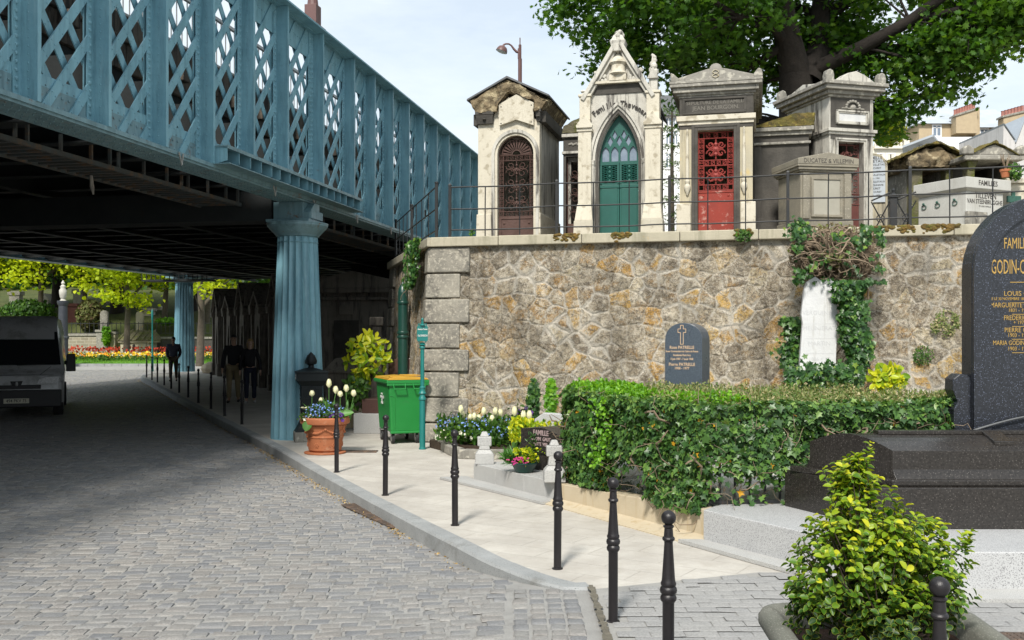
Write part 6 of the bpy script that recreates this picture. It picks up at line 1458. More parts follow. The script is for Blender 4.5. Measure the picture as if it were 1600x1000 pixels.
for s in (-1, 1):
    m = MB(); m.add([(s*.985, 1.25, 1.2), (s*.985, 2.0, 1.2), (s*.935, 2.0, 1.85), (s*.945, 1.62, 1.85)], [(0, 1, 2, 3)]); m.build('side_window', M_vglass, van)
    m = MB(); m.box(s*.995-.03, s*.995+.03, .95, 1.0, 1.2, 1.3); m.frus((min(s*1.0, s*1.22), max(s*1.0, s*1.22), .86, 1.0), (min(s*1.02, s*1.21), max(s*1.02, s*1.21), .88, 1.0), 1.04, 1.46); m.build('wing_mirror', M_vdark, van, bevel=.07, seg=4)
    m = MB(); m.prism([(s*.40, .78), (s*.86, .80), (s*.88, .96), (s*.60, .95), (s*.46, .90)], -.03, .06); m.build('headlight', M_head, van, bevel=.01)
    for yy in (.95, 4.3):
        wl = bpy.data.objects.new('wheel', None); col.objects.link(wl); wl.parent = van; wl.location = (s*.84, yy, .33)
        m = MB(); cyl(m, (0, 0, 0), .33, .21, 'x', 24); m.build('tyre', M_rub, wl, smooth=40, bevel=.02)
        m = MB(); cyl(m, (s*.02, 0, 0), .19, .19, 'x', 16); m.build('rim', M_steel, wl, smooth=40)
m = MB(); m.box(-.93, .93, -.07, .5, .26, .66); m.box(-.94, .94, .5, .56, .30, .62); m.build('bumper', M_vdark, van, bevel=.05, seg=3)
m = MB(); m.box(-.50, .50, -.045, 0, .68, .77); m.build('grille', M_vdark, van, bevel=.01)
m = MB(); m.prism([(-.13, .86), (.13, .86), (.09, .76), (-.09, .76)], -.055, 0); m.build('badge_recess', M_vdark, van, bevel=.01)
m = MB(); m.lathe([(.005, -.05), (.03, -.04), (.035, 0), (.02, .045)], 8, c=(0, -.06, .80)); m.build('badge', M_steel, van, smooth=40)
m = MB(); m.box(-.26, .26, -.09, -.075, .36, .47); m.build('number_plate', M_plate, van)
text('494 PKV 75', .105, M_vdark, van, (0, -.092, .415), sx=.82, bold=.001, ext=.001)
for s in (-.4, .35): m = MB(); m.tube([(s-.38, .56, 1.21), (s+.2, .56, 1.235)], .01, 5); m.build('wiper', M_vdark, van)

# ------------------------------------------------------------------ people
def skin(name, joints, edges, mat, parent, sub=2):
    me = bpy.data.meshes.new(name); names = list(joints); idx = {k: i for i, k in enumerate(names)}
    me.from_pydata([joints[k][0] for k in names], [(idx[a], idx[b]) for a, b in edges], [])
    o = bpy.data.objects.new(name, me); col.objects.link(o)
    sk = o.modifiers.new('s', 'SKIN'); sk.use_smooth_shade = True
    for i, k in enumerate(names):
        r = joints[k][1]; v = me.skin_vertices[0].data[i]; v.radius = (r, r) if isinstance(r, (int, float)) else r; v.use_root = (i == 0)
    sb = o.modifiers.new('b', 'SUBSURF'); sb.levels = sub; sb.render_levels = sub
    dg = bpy.context.evaluated_depsgraph_get(); dg.update(); m2 = bpy.data.meshes.new_from_object(o.evaluated_get(dg)); bpy.data.objects.remove(o)
    m2.polygons.foreach_set('use_smooth', [True]*len(m2.polygons)); m2.materials.clear()
    o = link(m2, name, mat, parent); return o
M_skin = M('skin', lin(.36, .22, .15), bump=0, rough=.6); M_skin2 = M('light skin', lin(.50, .33, .25), bump=0, rough=.6)
def person(lb, loc, rz, H, top, legs, shoes, hairm, skinm, hands='pocket', stride=.2, hair='short', bulk=1.0, arm=.0):
    t = thing('person', lb, 'person', loc, rz); s = H/1.75; y1, y2 = -stride*s, stride*.9*s; B = bulk
    J = {'pel': ((0, 0, .95*s), .10*s*B), 'spi': ((0, .01*s, 1.15*s), .10*s*B), 'che': ((0, .01*s, 1.35*s), .115*s*B), 'nek': ((0, -.005*s, 1.50*s), .05*s), 'hd0': ((0, -.02*s, 1.585*s), .062*s), 'hd1': ((0, -.02*s, 1.67*s), .075*s), 'hd2': ((0, -.01*s, 1.72*s), .055*s)}
    E_ = [('pel', 'spi'), ('spi', 'che'), ('che', 'nek'), ('nek', 'hd0'), ('hd0', 'hd1'), ('hd1', 'hd2')]
    for sg, sd_, yf in ((-1, 'l', y1), (1, 'r', y2)):
        J['sh'+sd_] = ((sg*.17*s*B, .01*s, 1.41*s), .055*s*B); J['hp'+sd_] = ((sg*.09*s, 0, .90*s), .085*s*B); J['kn'+sd_] = ((sg*.10*s, yf*.45-.03*s, .50*s), .056*s); J['an'+sd_] = ((sg*.10*s, yf+.01, .09*s), .038*s); J['to'+sd_] = ((sg*.115*s, yf-.17*s, .035*s), .03*s)
        if hands == 'pocket': el, ha = (sg*.25*s, .07*s, 1.13*s), (sg*.20*s, -.04*s, .95*s)
        else: el, ha = (sg*.25*s, .02*s+arm*sg, 1.13*s), (sg*.27*s, -.04*s+arm*sg*1.6, .88*s)
        J['el'+sd_] = (el, .042*s); J['wr'+sd_] = (ha, .03*s)
        h2 = (ha[0]+(0 if hands != 'pocket' else -sg*.04*s), ha[1]-.02*s, ha[2]-.07*s); J['ha'+sd_] = (h2, .032*s)
        E_ += [('che', 'sh'+sd_), ('sh'+sd_, 'el'+sd_), ('el'+sd_, 'wr'+sd_), ('wr'+sd_, 'ha'+sd_), ('pel', 'hp'+sd_), ('hp'+sd_, 'kn'+sd_), ('kn'+sd_, 'an'+sd_), ('an'+sd_, 'to'+sd_)]
        for q in range(5):          # fingers
            fx = (q-2)*.014*s if q < 4 else -sg*.03*s
            J['f%d%s' % (q, sd_)] = ((h2[0]+sg*.004*q, h2[1]+fx-.0, h2[2]-(.065-.006*abs(q-1))*s if q < 4 else h2[2]-.02*s), .008*s); E_.append(('ha'+sd_, 'f%d%s' % (q, sd_)))
    skin('body', J, E_, skinm, t)
    # face: nose, ears, eyes
    m = MB(); m.sph((0, -.10*s, 1.645*s), .014*s, 8, 6, (.8, 1.2, 1.5)); m.sph((.078*s, -.01*s, 1.65*s), .022*s, 8, 6, (.4, .8, 1.2)); m.sph((-.078*s, -.01*s, 1.65*s), .022*s, 8, 6, (.4, .8, 1.2)); m.build('face_features', skinm, t, smooth=60)
    m = MB()
    for q in (-1, 1): m.sph((q*.03*s, -.088*s, 1.665*s), .009*s, 8, 6); m.sph((q*.012*s, -.09*s, 1.605*s), .008*s, 6, 4, (1.6, .5, .5))
    m.build('eyes_and_mouth', M_dark, t, smooth=60)
    # clothes
    T = {'pel': ((0, 0, .90*s), (.155*s*B, .125*s*B)), 'spi': ((0, .01*s, 1.12*s), (.15*s*B, .12*s*B)), 'che': ((0, .01*s, 1.34*s), (.165*s*B, .125*s*B)), 'nek': ((0, 0, 1.475*s), .068*s), 'nk2': ((0, -.005*s, 1.515*s), .06*s)}
    TE = [('pel', 'spi'), ('spi', 'che'), ('che', 'nek'), ('nek', 'nk2')]
    for sd_ in 'lr':
        T['sh'+sd_] = (J['sh'+sd_][0], .078*s*B); T['el'+sd_] = (J['el'+sd_][0], .06*s*B); T['wr'+sd_] = (J['wr'+sd_][0], .048*s*B); TE += [('che', 'sh'+sd_), ('sh'+sd_, 'el'+sd_), ('el'+sd_, 'wr'+sd_)]
    skin('jacket', T, TE, top, t)
    Q = {'pel': ((0, 0, .96*s), (.14*s*B, .11*s*B))}; QE = []
    for sd_ in 'lr':
        Q['hp'+sd_] = (J['hp'+sd_][0], .10*s*B); Q['kn'+sd_] = (J['kn'+sd_][0], .075*s); Q['an'+sd_] = ((J['an'+sd_][0][0], J['an'+sd_][0][1], .11*s), .06*s); QE += [('pel', 'hp'+sd_), ('hp'+sd_, 'kn'+sd_), ('kn'+sd_, 'an'+sd_)]
    skin('trousers', Q, QE, legs, t)
    for sd_ in 'lr':
        a = J['an'+sd_][0]; b = J['to'+sd_][0]; skin('shoe', {'a': ((a[0], a[1]+.03*s, .05*s), .045*s), 'b': ((b[0], (a[1]+b[1])/2, .045*s), .045*s), 'c': ((b[0], b[1], .035*s), .036*s)}, [('a', 'b'), ('b', 'c')], shoes, t)
    m = MB(); m.sph((0, .008*s, 1.703*s), .084*s, 14, 9, (.93, 1.06, .78)); m.sph((0, .04*s, 1.655*s), .068*s, 12, 8, (.98, .8, 1.1))
    if hair != 'short':
        m.sph((0, .045*s, 1.58*s), .09*s, 12, 9, (1.0, .62, 1.7)); m.sph((-.07*s, .01*s, 1.60*s), .04*s, 10, 8, (.7, 1, 2.4)); m.sph((.07*s, .01*s, 1.60*s), .04*s, 10, 8, (.7, 1, 2.4))
    m.build('hair', hairm, t, smooth=70)
    return t
M_jack = M('slate blue jacket', lin(.05, .055, .085), lin(.075, .08, .11), 8, .7, .006, 15); M_olive = M('olive brown trousers', lin(.11, .085, .05), lin(.08, .06, .04), 6, .85, .006, 12)
M_blk = M('black cloth', lin(.012, .012, .015), lin(.02, .02, .024), 8, .85, .006, 12); M_khaki = M('khaki trousers', lin(.26, .21, .12), lin(.2, .16, .09), 6, .85, .006, 12); M_navy = M('dark jeans', lin(.012, .015, .03), lin(.02, .024, .045), 8, .85, .004, 12)
M_shoe = M('dark shoe', lin(.02, .02, .02), rough=.5, bump=0); M_shoew = M('pale trainers', lin(.4, .4, .4), rough=.6, bump=0); M_hairb = M('black hair', lin(.01, .008, .007), bump=0, rough=.5); M_hairy = M('blond hair', lin(.38, .26, .11), lin(.28, .18, .07), 30, .5, .004, 40)
D_ = 36.5; person('man alone in slate jacket and olive trousers walking with hands in pockets', ((271-HX)/F*D_, D_, g(D_)), math.radians(14), 1.62, M_jack, M_olive, M_shoe, M_hairb, M_skin, 'pocket', .13, bulk=1.2)
D_ = 26.0; person('man in black jacket and khaki trousers walking beside the blond woman', ((365-HX)/F*D_, D_, g(D_)), math.radians(10), 1.76, M_blk, M_khaki, M_shoe, M_hairb, M_skin, 'down', .18, bulk=1.1, arm=.06)
D_ = 25.8; person('blond woman in dark jacket and jeans walking beside the man in khaki trousers', ((391-HX)/F*D_, D_, g(D_)), math.radians(14), 1.66, M_blk, M_navy, M_shoew, M_hairy, M_skin2, 'down', .15, hair='long', bulk=.9, arm=-.05)
m = MB()
for q in (-.86, .86): m.tube([(q*.55, .03, .99), (q*.8, .6, 1.17)], .006, 4)
m.tube([(-.84, .10, .985), (0, .03, 1.0), (.84, .10, .985)], .006, 4); m.box(-.9, .9, -.075, -.07, .50, .515); m.build('panel_seams', M_vdark, van)
# ------------------------------------------------------------------ foliage materials
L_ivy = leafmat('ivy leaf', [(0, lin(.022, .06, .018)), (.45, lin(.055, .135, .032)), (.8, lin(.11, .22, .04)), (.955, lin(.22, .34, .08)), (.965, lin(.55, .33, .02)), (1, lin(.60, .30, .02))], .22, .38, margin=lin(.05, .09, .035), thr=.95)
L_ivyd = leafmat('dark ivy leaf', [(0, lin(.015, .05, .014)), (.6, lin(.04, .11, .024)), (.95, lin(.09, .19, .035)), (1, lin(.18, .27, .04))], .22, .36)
L_box = leafmat('fresh green leaf', [(0, lin(.06, .19, .008)), (.5, lin(.12, .31, .012)), (1, lin(.22, .43, .025))], .35, .45)
L_sage = leafmat('dull sage leaf', [(0, lin(.07, .13, .03)), (.4, lin(.14, .20, .05)), (.7, lin(.27, .28, .11)), (1, lin(.50, .42, .26))], .25, .7)
L_yel = leafmat('yellow variegated leaf', [(0, lin(.09, .22, .01)), (.4, lin(.32, .42, .012)), (1, lin(.62, .60, .02))], .35, .4)
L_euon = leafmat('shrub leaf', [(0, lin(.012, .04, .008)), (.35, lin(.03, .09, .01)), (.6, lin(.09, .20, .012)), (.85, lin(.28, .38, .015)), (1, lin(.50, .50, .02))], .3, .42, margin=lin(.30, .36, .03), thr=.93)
L_maple = leafmat('maple leaf', [(0, lin(.022, .07, .008)), (.5, lin(.055, .145, .014)), (.9, lin(.11, .22, .02)), (1, lin(.17, .29, .025))], .46, .5)
L_farl = leafmat('spring yellow green leaf', [(0, lin(.22, .33, .008)), (.5, lin(.42, .52, .012)), (1, lin(.58, .62, .02))], .45, .6)
L_green = leafmat('mid green leaf', [(0, lin(.02, .06, .01)), (.6, lin(.05, .13, .015)), (1, lin(.10, .21, .02))], .3, .5)
L_cedar = leafmat('conifer needles', [(0, lin(.05, .11, .03)), (1, lin(.16, .25, .07))], .25, .6)
L_strap = leafmat('tulip leaf', [(0, lin(.05, .15, .03)), (1, lin(.10, .26, .05))], .3, .45)
M_bark = M('dark bark', lin(.03, .024, .02), lin(.016, .013, .011), 6, .95, .03, 16, streak=False)
M_barkl = M('grey brown bark', lin(.12, .10, .075), lin(.07, .06, .045), 6, .95, .02, 16)
M_stem = M('dry ivy stem', lin(.25, .19, .13), lin(.15, .11, .075), 10, .9, .004, 30)
M_stemd = M('brown twig', lin(.07, .05, .035), lin(.04, .03, .022), 10, .9, .004, 30)
M_gst = M('green stem', lin(.06, .16, .03), lin(.09, .2, .04), 10, .6, 0)
M_tulw = M('cream tulip petal', lin(.78, .74, .52), lin(.70, .70, .40), 8, .5, 0); M_blue_f = M('blue forget me not', lin(.14, .24, .60), lin(.22, .34, .68), 20, .6, 0)
M_purp = M('purple pansy', lin(.10, .02, .22), lin(.05, .01, .12), 20, .6, 0); M_whf = M('white petal', lin(.75, .74, .66), lin(.8, .78, .55), 20, .6, 0); M_orf = M('orange red petal', lin(.75, .10, .02), lin(.65, .25, .02), 20, .6, 0); M_pinkf = M('magenta petal', lin(.45, .03, .18), bump=0)

# ------------------------------------------------------------------ ivy hedge
def face_cloud(A, B, z0f, z1f, n, out_n, depth, holes=None):
    A = np.array(A); B = np.array(B); u = rng.random(n); v = rng.random(n)
    p = A[None]+(B-A)[None]*u[:, None]; z = z0f(u)+(z1f(u)-z0f(u))*v
    d = np.abs(rng.normal(0, depth, n)); nn = np.array(out_n)
    bul = np.array([.09*mn.noise(Vector((u_*4, z_*3, 1.7))) + .05*mn.noise(Vector((u_*11, z_*9, 4))) for u_, z_ in zip(u, z)])
    P = np.stack([p[:, 0]+nn[0]*(bul-d), p[:, 1]+nn[1]*(bul-d), z], 1)
    N = np.stack([np.full(n, nn[0]), np.full(n, nn[1]), np.full(n, .35)], 1)+rng.normal(0, .45, (n, 3))
    if holes is not None: k = holes(u, z); P, N = P[k], N[k]
    return P, N
A_ = (.56, 10.42); B_ = (1.22, 9.05); B2 = (1.60, 8.55); C_ = (3.75, 8.75); D_ = (4.75, 9.9); E_ = (.75, 12.2); E0 = (.60, 11.2)
def nrm2(a, b): d = np.array(b)-np.array(a); d = d/np.linalg.norm(d); return (d[1], -d[0])
hz0 = lambda u: u*0+.24; hz1 = lambda u: u*0+1.16
Ps, Ns = [], []
def low(k): return lambda u, z: (rng.random(len(u)) < np.clip((z-k+.25*np.array([mn.noise(Vector((a*5, b*4, 7))) for a, b in zip(u, z)]))*3.2, .05, 1))
for (a, b, n, hl, zl) in ((E0, A_, 2600, None, .25), (A_, B_, 8600, None, .26), (B_, B2, 3600, None, .24), (B2, C_, 12000, low(.58), .30), (C_, D_, 3600, None, .3), (E_, E0, 1200, None, .3)):
    P, N = face_cloud(a, b, lambda u, zl=zl: u*0+zl, hz1, n, nrm2(a, b), .085, hl); Ps.append(P); Ns.append(N)
P = np.concatenate(Ps); N = np.concatenate(Ns)
# gap with gravel visible between the two hedge parts
gx, gy = gp(985, 775, .24)
keep = ~((P[:, 2] < .62+rng.normal(0, .08, len(P))) & (np.hypot(P[:, 0]-gx, P[:, 1]-gy) < .36))
P, N = P[keep], N[keep]
al = np.tile([0, 0, -1.0], (len(P), 1))+rng.normal(0, .45, (len(P), 3))
ih = thing('ivy_hedge', 'long clipped ivy hedge over an iron fence in front of the stone wall', 'hedge', (0, 0, 0))
ton = np.clip(rng.random(len(P))*.9+.1*rng.random(len(P)), 0, 1)*np.where(rng.random(len(P)) < .975, .95, 1.0); ton = np.where(rng.random(len(P)) < .012, .99, np.minimum(ton, .95))
leaves('ivy_leaves', P, N, rng.uniform(.032, .064, len(P))*np.where(rng.random(len(P)) < .12, 1.35, 1), T_ivy(), L_ivy, ih, tone=ton, along=al)
# hanging twigs, bare stems at the foot
m = MB()
for k in range(420):
    seg = random.choice(((A_, B_), (B_, B2), (B2, C_), (B2, C_), (B2, C_), (C_, D_), (E0, A_))); t = random.random(); a, b = seg; nn = nrm2(a, b)
    x, y = a[0]+(b[0]-a[0])*t, a[1]+(b[1]-a[1])*t; z = random.uniform(.26, 1.05); r = random.uniform(.0015, .0045) if k > 40 else random.uniform(.006, .011)
    pts = [Vector((x-nn[0]*.08, y-nn[1]*.08, z))]; dv = Vector((random.uniform(-1, 1), random.uniform(-.3, .3), random.uniform(-1, 1)))
    for j in range(6): dv = (dv+Vector((random.gauss(0, .6), random.gauss(0, .35), random.gauss(0, .6)))).normalized(); pts.append(pts[-1]+dv*random.uniform(.03, .09))
    m.tube(pts, [r]*6+[r*.5], 4, False)
m.build('stems', M_stem, ih, recalc=False)
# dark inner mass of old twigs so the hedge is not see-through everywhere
poly = [E0, A_, B_, B2, C_, D_, E_]; cx_ = sum(p[0] for p in poly)/7; cy_ = sum(p[1] for p in poly)/7
n = 5200; Pi = []
while len(Pi) < n:
    x, y = random.uniform(.3, 4.7), random.uniform(8.5, 12.2)
    if in_poly(x, y, poly): Pi.append((x, y, random.uniform(.66, 1.06)))
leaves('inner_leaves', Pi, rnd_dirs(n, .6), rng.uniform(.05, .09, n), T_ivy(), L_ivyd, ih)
# top growth: small bright shrubs and dull sage coloured shrubs
def top_growth(name, lb, cat, test, zt, n, T, sz, mat, up=1.2, amp=.05, sprigs=0):
    P = []
    while len(P) < n:
        x, y = random.uniform(.3, 4.8), random.uniform(8.5, 12.3)
        if in_poly(x, y, poly) and test(x, y): P.append((x, y, zt+amp*mn.noise(Vector((x*3, y*3, 0)))+amp*.7*mn.noise(Vector((x*9, y*9, 5)))-abs(random.gauss(0, .06))))
    o = leaves(name, P, rnd_dirs(n, up), rng.uniform(*sz, n), T, mat, None, along=rnd_dirs(n, 1.4)); tag(o, lb, cat); return o
# how far a point lies from the front edge of the hedge (metres)
def front_d(x, y):
    d = 9
    for a, b in ((E0, A_), (A_, B_), (B_, B2), (B2, C_), (C_, D_)):
        a, b = Vector(a), Vector(b); t = max(0, min(1, (Vector((x, y))-a).dot(b-a)/(b-a).length_squared)); d = min(d, (Vector((x, y))-(a+(b-a)*t)).length)
    return d
top_growth('low_shrub', 'fresh bright green clipped shrub showing on top of the ivy hedge', 'shrub', lambda x, y: front_d(x, y) > .12 and (x < 1.45 or (x < 2.1 and y < 9.7)) and mn.noise(Vector((x*1.2, y*1.2, 2))) > -.35, 1.20, 6500, T_oval(.45), (.03, .055), L_box)
top_growth('low_shrub', 'dull sage coloured dry looking shrub behind the ivy hedge top', 'shrub', lambda x, y: front_d(x, y) > .10 and (x > 1.35), 1.18, 15000, T_dia(.2), (.025, .055), L_sage, .5, .10)
# ivy on the edge of the top
n = 2600; Pt = []
while len(Pt) < n:
    x, y = random.uniform(.3, 4.8), random.uniform(8.5, 12.3)
    if in_poly(x, y, poly) and front_d(x, y) < .2: Pt.append((x, y, 1.17+.05*mn.noise(Vector((x*4, y*4, 3)))-abs(random.gauss(0, .02))))
leaves('top_leaves', Pt, rnd_dirs(n, 1.3), rng.uniform(.03, .055, n), T_ivy(), L_ivy, ih, tone=np.minimum(.95, rng.random(n)+.15))
# bright green strand growing up through the hedge
n = 190; zz_ = rng.uniform(.5, 1.15, n)
Ph = np.stack([.86+.05*np.sin(zz_*9)+rng.normal(0, .05, n), 9.62+rng.normal(0, .05, n), zz_], 1); o = leaves('climbing_strand', Ph, rnd_dirs(n, .3)+np.array([-.5, -1, 0]), rng.uniform(.03, .05, n), T_oval(.5), L_box, None); tag(o, 'bright yellow green strand of leaves growing up the left part of the ivy hedge', 'plant')
# magenta flowers in the gap
m = MB(); fx, fy = 2.0, 8.75
for k in range(5): m.sph((1.78+random.uniform(0, .55), 8.72+random.uniform(0, .15), random.uniform(.72, .98)), random.uniform(.015, .026), 7, 5)
o = m.build('magenta_flowers', M_pinkf, None, smooth=60); tag(o, 'few magenta blossoms inside the sparse part of the ivy hedge', 'flowers')

# ------------------------------------------------------------------ leafy shrub in the planter
sh = thing('leafy_shrub', 'bushy variegated green and yellow shrub growing in the stone planter', 'shrub', (1.50, 4.1, .47)); sh.scale = (.88, .88, 1)
m = MB(); P, N, T_, AL = [], [], [], []
def shoot(base, tip, n_l, sz, bend=.0):
    b, t = Vector(base), Vector(tip); mid = b.lerp(t, .5)+Vector((random.gauss(0, .02), random.gauss(0, .02), .03)); pts = [b, b.lerp(mid, .6), mid, mid.lerp(t, .5)+Vector((0, 0, .01)), t]
    return pts
# crown silhouette: (px offset, height) lobes
lobes = [((-.115, 0, .56), (.17, .17, .24)), ((-.19, -.03, .36), (.25, .22, .20)), ((.03, .0, .40), (.24, .24, .22)), ((.21, .02, .36), (.25, .22, .19)), ((.02, -.05, .17), (.27, .24, .17)), ((.27, -.02, .24), (.17, .2, .16)), ((-.30, 0, .20), (.13, .16, .16)), ((.02, -.1, .42), (.12, .14, .14)), ((-.10, .0, .70), (.085, .09, .10))]
tips = []
for (c, r), cnt in zip(lobes, (105, 165, 165, 125, 240, 75, 55, 60, 34)):
    for k in range(cnt):
        d = rnd_dirs(1, .25)[0]; q = random.uniform(.5, 1.05); tips.append((Vector((c[0]+d[0]*r[0]*q, c[1]+d[1]*r[1]*q, max(.0, c[2]+d[2]*r[2]*q))), Vector(d)))
tips += [(Vector((.375+.012*k, .03, .25+.035*k)), Vector((.3, 0, 1))) for k in range(6)] + [(Vector((.44, .03, .44)), Vector((.2, 0, 1))), (Vector((.45, .02, .47)), Vector((.3, 0, .8))), (Vector((-.20, 0, .72)), Vector((-.3, 0, 1))), (Vector((-.04, 0, .80)), Vector((.1, 0, 1))), (Vector((-.03, 0, .84)), Vector((.1, 0, 1))), (Vector((.07, 0, .66)), Vector((.2, 0, 1)))]
for tp_, d in tips:
    base = Vector((random.uniform(-.08, .1), random.uniform(-.06, .08), 0)); hub = base.lerp(Vector((tp_.x, tp_.y, 0)), .45)+Vector((0, 0, tp_.z*.45))
    if random.random() < .35: m.tube([base, hub, tp_], [.007, .004, .0018], 5, False)
    if random.random() < .18 and tp_.z < .65: continue
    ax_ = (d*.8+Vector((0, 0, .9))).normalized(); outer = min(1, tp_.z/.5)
    for j in range(8):
        a = 2.4*j+random.random()*.5; side_ = ax_.orthogonal().normalized(); side_.rotate(Matrix.Rotation(a, 3, ax_)); lift = .35+.22*j
        dirv = (side_+ax_*lift).normalized(); P.append(tp_-ax_*(.05-.008*j)); AL.append(dirv); nn = (ax_-dirv*.3*ax_.dot(dirv)+Vector((random.gauss(0, .15), random.gauss(0, .15), 0))).normalized(); N.append(nn)
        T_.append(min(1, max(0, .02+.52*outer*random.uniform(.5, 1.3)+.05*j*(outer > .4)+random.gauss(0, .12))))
m.build('stems', M_stemd, sh, recalc=False)
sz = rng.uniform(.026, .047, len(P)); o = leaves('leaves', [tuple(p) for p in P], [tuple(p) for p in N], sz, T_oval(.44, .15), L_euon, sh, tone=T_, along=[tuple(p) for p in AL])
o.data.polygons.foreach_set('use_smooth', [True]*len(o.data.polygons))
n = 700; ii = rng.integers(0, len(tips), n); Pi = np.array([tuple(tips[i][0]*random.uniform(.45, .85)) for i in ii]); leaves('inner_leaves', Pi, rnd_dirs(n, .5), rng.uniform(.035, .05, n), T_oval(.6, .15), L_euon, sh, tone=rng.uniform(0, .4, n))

# ------------------------------------------------------------------ ivy round the white stele: tangled crown, right column, left tuft
Vx = lambda px, Y=13.2: (px-HX)/F*Y
Vz = lambda py, Y=13.2: CH+(HY-py)*Y/F
def wall_y(px, t=-.25): f_ = Fr(*W(0, t), 0, WRZ); x_ = f_.x(px); return f_.O.y+x_*f_.u.y
iv = thing('ivy_arch', 'tangled dry ivy crowning the white marble stele, green column down its right side', 'climbing plant', (0, 0, 0))
m = MB()
for k in range(1050):
    px, py = random.gauss(1306, 38), random.gauss(396, 25)
    if not (1232 < px < 1378 and 352 < py < 448): continue
    Y = 14.65-.15*random.random()-.85*math.exp(-((px-1305)/45)**2-((py-400)/28)**2)*random.random()
    p = Vector((Vx(px, Y), Y, Vz(py, Y))); pts = [p]; a = random.uniform(-.5, .5)+(0 if px < 1320 else -.5*(py > 390)); dv = Vector((random.choice((-1, 1))*math.cos(a), random.gauss(0, .2), math.sin(a)))
    ctr = Vector((Vx(1306, Y), Y-.05, Vz(398, Y)))
    for j in range(9):
        e_ = (pts[-1]-ctr); q_ = math.hypot(e_.x/.62, e_.z/.40); dv = (dv+Vector((random.gauss(0, .35), random.gauss(0, .14), random.gauss(0, .35)-.03))-(e_*1.6 if q_ > .8 else Vector())).normalized(); pts.append(pts[-1]+dv*.05)
    r = random.choice((.005, .007, .010, .013)); m.tube(pts, [r]*9+[r*.5], 4, False)
m.build('dry_stems', M_stem, iv, recalc=False)
m = MB()
for k in range(8):
    x = 1330+random.uniform(-18, 22); pts = []
    for j in range(11): py = 435+18*j; px_ = x+8*math.sin(j*1.1+k)+random.gauss(0, 3); pts.append((Vx(px_, 14.3), 14.3+random.uniform(-.1, .1), Vz(py, 14.3)))
    m.tube(pts, random.choice((.008, .014, .02)), 5, False)
m.build('trunks', M_stem, iv, smooth=60, recalc=False)
P, N = [], []
def put(px, py, Y): P.append((Vx(px, Y), Y, Vz(py, Y))); N.append((random.gauss(-.1, .5), -1+random.gauss(0, .3), .5+random.gauss(0, .4)))
while len(P) < 3300:
    py = random.uniform(438, 602); t = (py-438)/164; c = 1334+8*math.sin(py*.035)+(-6 if py < 470 else 0)+(6 if 470 < py < 560 else 0); hw = 24+8*math.sin(py*.05)+8*(py < 500)-10*t
    px = random.gauss(c, hw*.55)
    if abs(px-c) < hw and (px > 1301 or py > 588): put(px, py, 14.05-.35*math.sqrt(max(0, 1-((px-c)/hw)**2))*random.random()-.05)
n1 = len(P)
while len(P) < n1+800:
    px, py = random.uniform(1240, 1382), random.uniform(352, 442)
    if mn.noise(Vector((px*.05, py*.06, 1))) > .02: put(px, py, 13.9+.6*random.random())
while len(P) < n1+1340:
    py = random.uniform(495, 575); px = random.gauss(1238+6*math.sin(py*.1), 9); put(px, py, 14.55+.15*random.random())
while len(P) < n1+2230:
    px = random.uniform(1228, 1345); py = random.gauss(587, 10); put(px, py, 13.4+.5*random.random())
while len(P) < n1+2330:
    px = random.gauss(1250, 9); py = random.gauss(357, 8); put(px, py, 14.2)
Q_, K_ = [], []
while len(Q_) < 1500:
    px, py = random.gauss(1306, 34), random.gauss(397, 24)
    if ((px-1306)/74)**2+((py-397)/48)**2 < 1: Y = 14.6-.8*math.exp(-((px-1305)/45)**2-((py-400)/28)**2)*random.random(); Q_.append((Vx(px, Y), Y, Vz(py, Y))); K_.append((random.gauss(0, .5), -1, random.gauss(.4, .5)))
leaves('dry_leaves', Q_, K_, rng.uniform(.03, .06, 1500), T_ivy(), leafmat('olive brown leaf', [(0, lin(.10, .07, .03)), (.5, lin(.13, .13, .035)), (1, lin(.16, .22, .05))], .2, .6), iv)
leaves('ivy_leaves', P, N, rng.uniform(.045, .085, len(P)), T_ivy(), L_ivyd, iv, along=np.tile([0, 0, -1.], (len(P), 1))+rng.normal(0, .5, (len(P), 3)))
def clump(name, lb, cat, cpx, cpy, hw, hh, Y, n, sz, T, mat, depth=.12, dens=None, group=None, up=.3, stems=0, stm=None):
    P, N = [], []
    while len(P) < n:
        a, q = random.random()*2*PI, math.sqrt(random.random()); u, v = q*math.cos(a), q*math.sin(a)
        if dens and not dens(u, v): continue
        y_ = Y-depth*random.random()*(1-q*q); P.append((Vx(cpx+u*hw, y_), y_, Vz(cpy+v*hh, y_))); N.append((u*.5+random.gauss(0, .5), -1+random.gauss(0, .4), up+random.gauss(0, .4)))
    if stems:
        t = thing(name, lb, cat, (0, 0, 0), 0, group); leaves('leaves', P, N, rng.uniform(*sz, n), T, mat, t); m = MB()
        for k in range(stems):
            u = random.uniform(-.8, .8); v = random.uniform(-.8, .6); y_ = Y-.03; m.tube([(Vx(cpx+u*.2*hw, y_), y_, Vz(cpy+hh, y_)), (Vx(cpx+u*.6*hw, y_), y_-.05, Vz(cpy+(v+1)/2*hh, y_)), (Vx(cpx+u*hw, y_), y_, Vz(cpy+v*hh, y_))], [.010, .007, .003], 5, False)
        m.build('stems', stm or M_stemd, t, recalc=False); return t
    o = leaves(name, P, N, rng.uniform(*sz, n), T, mat, None); return tag(o, lb, cat, group)
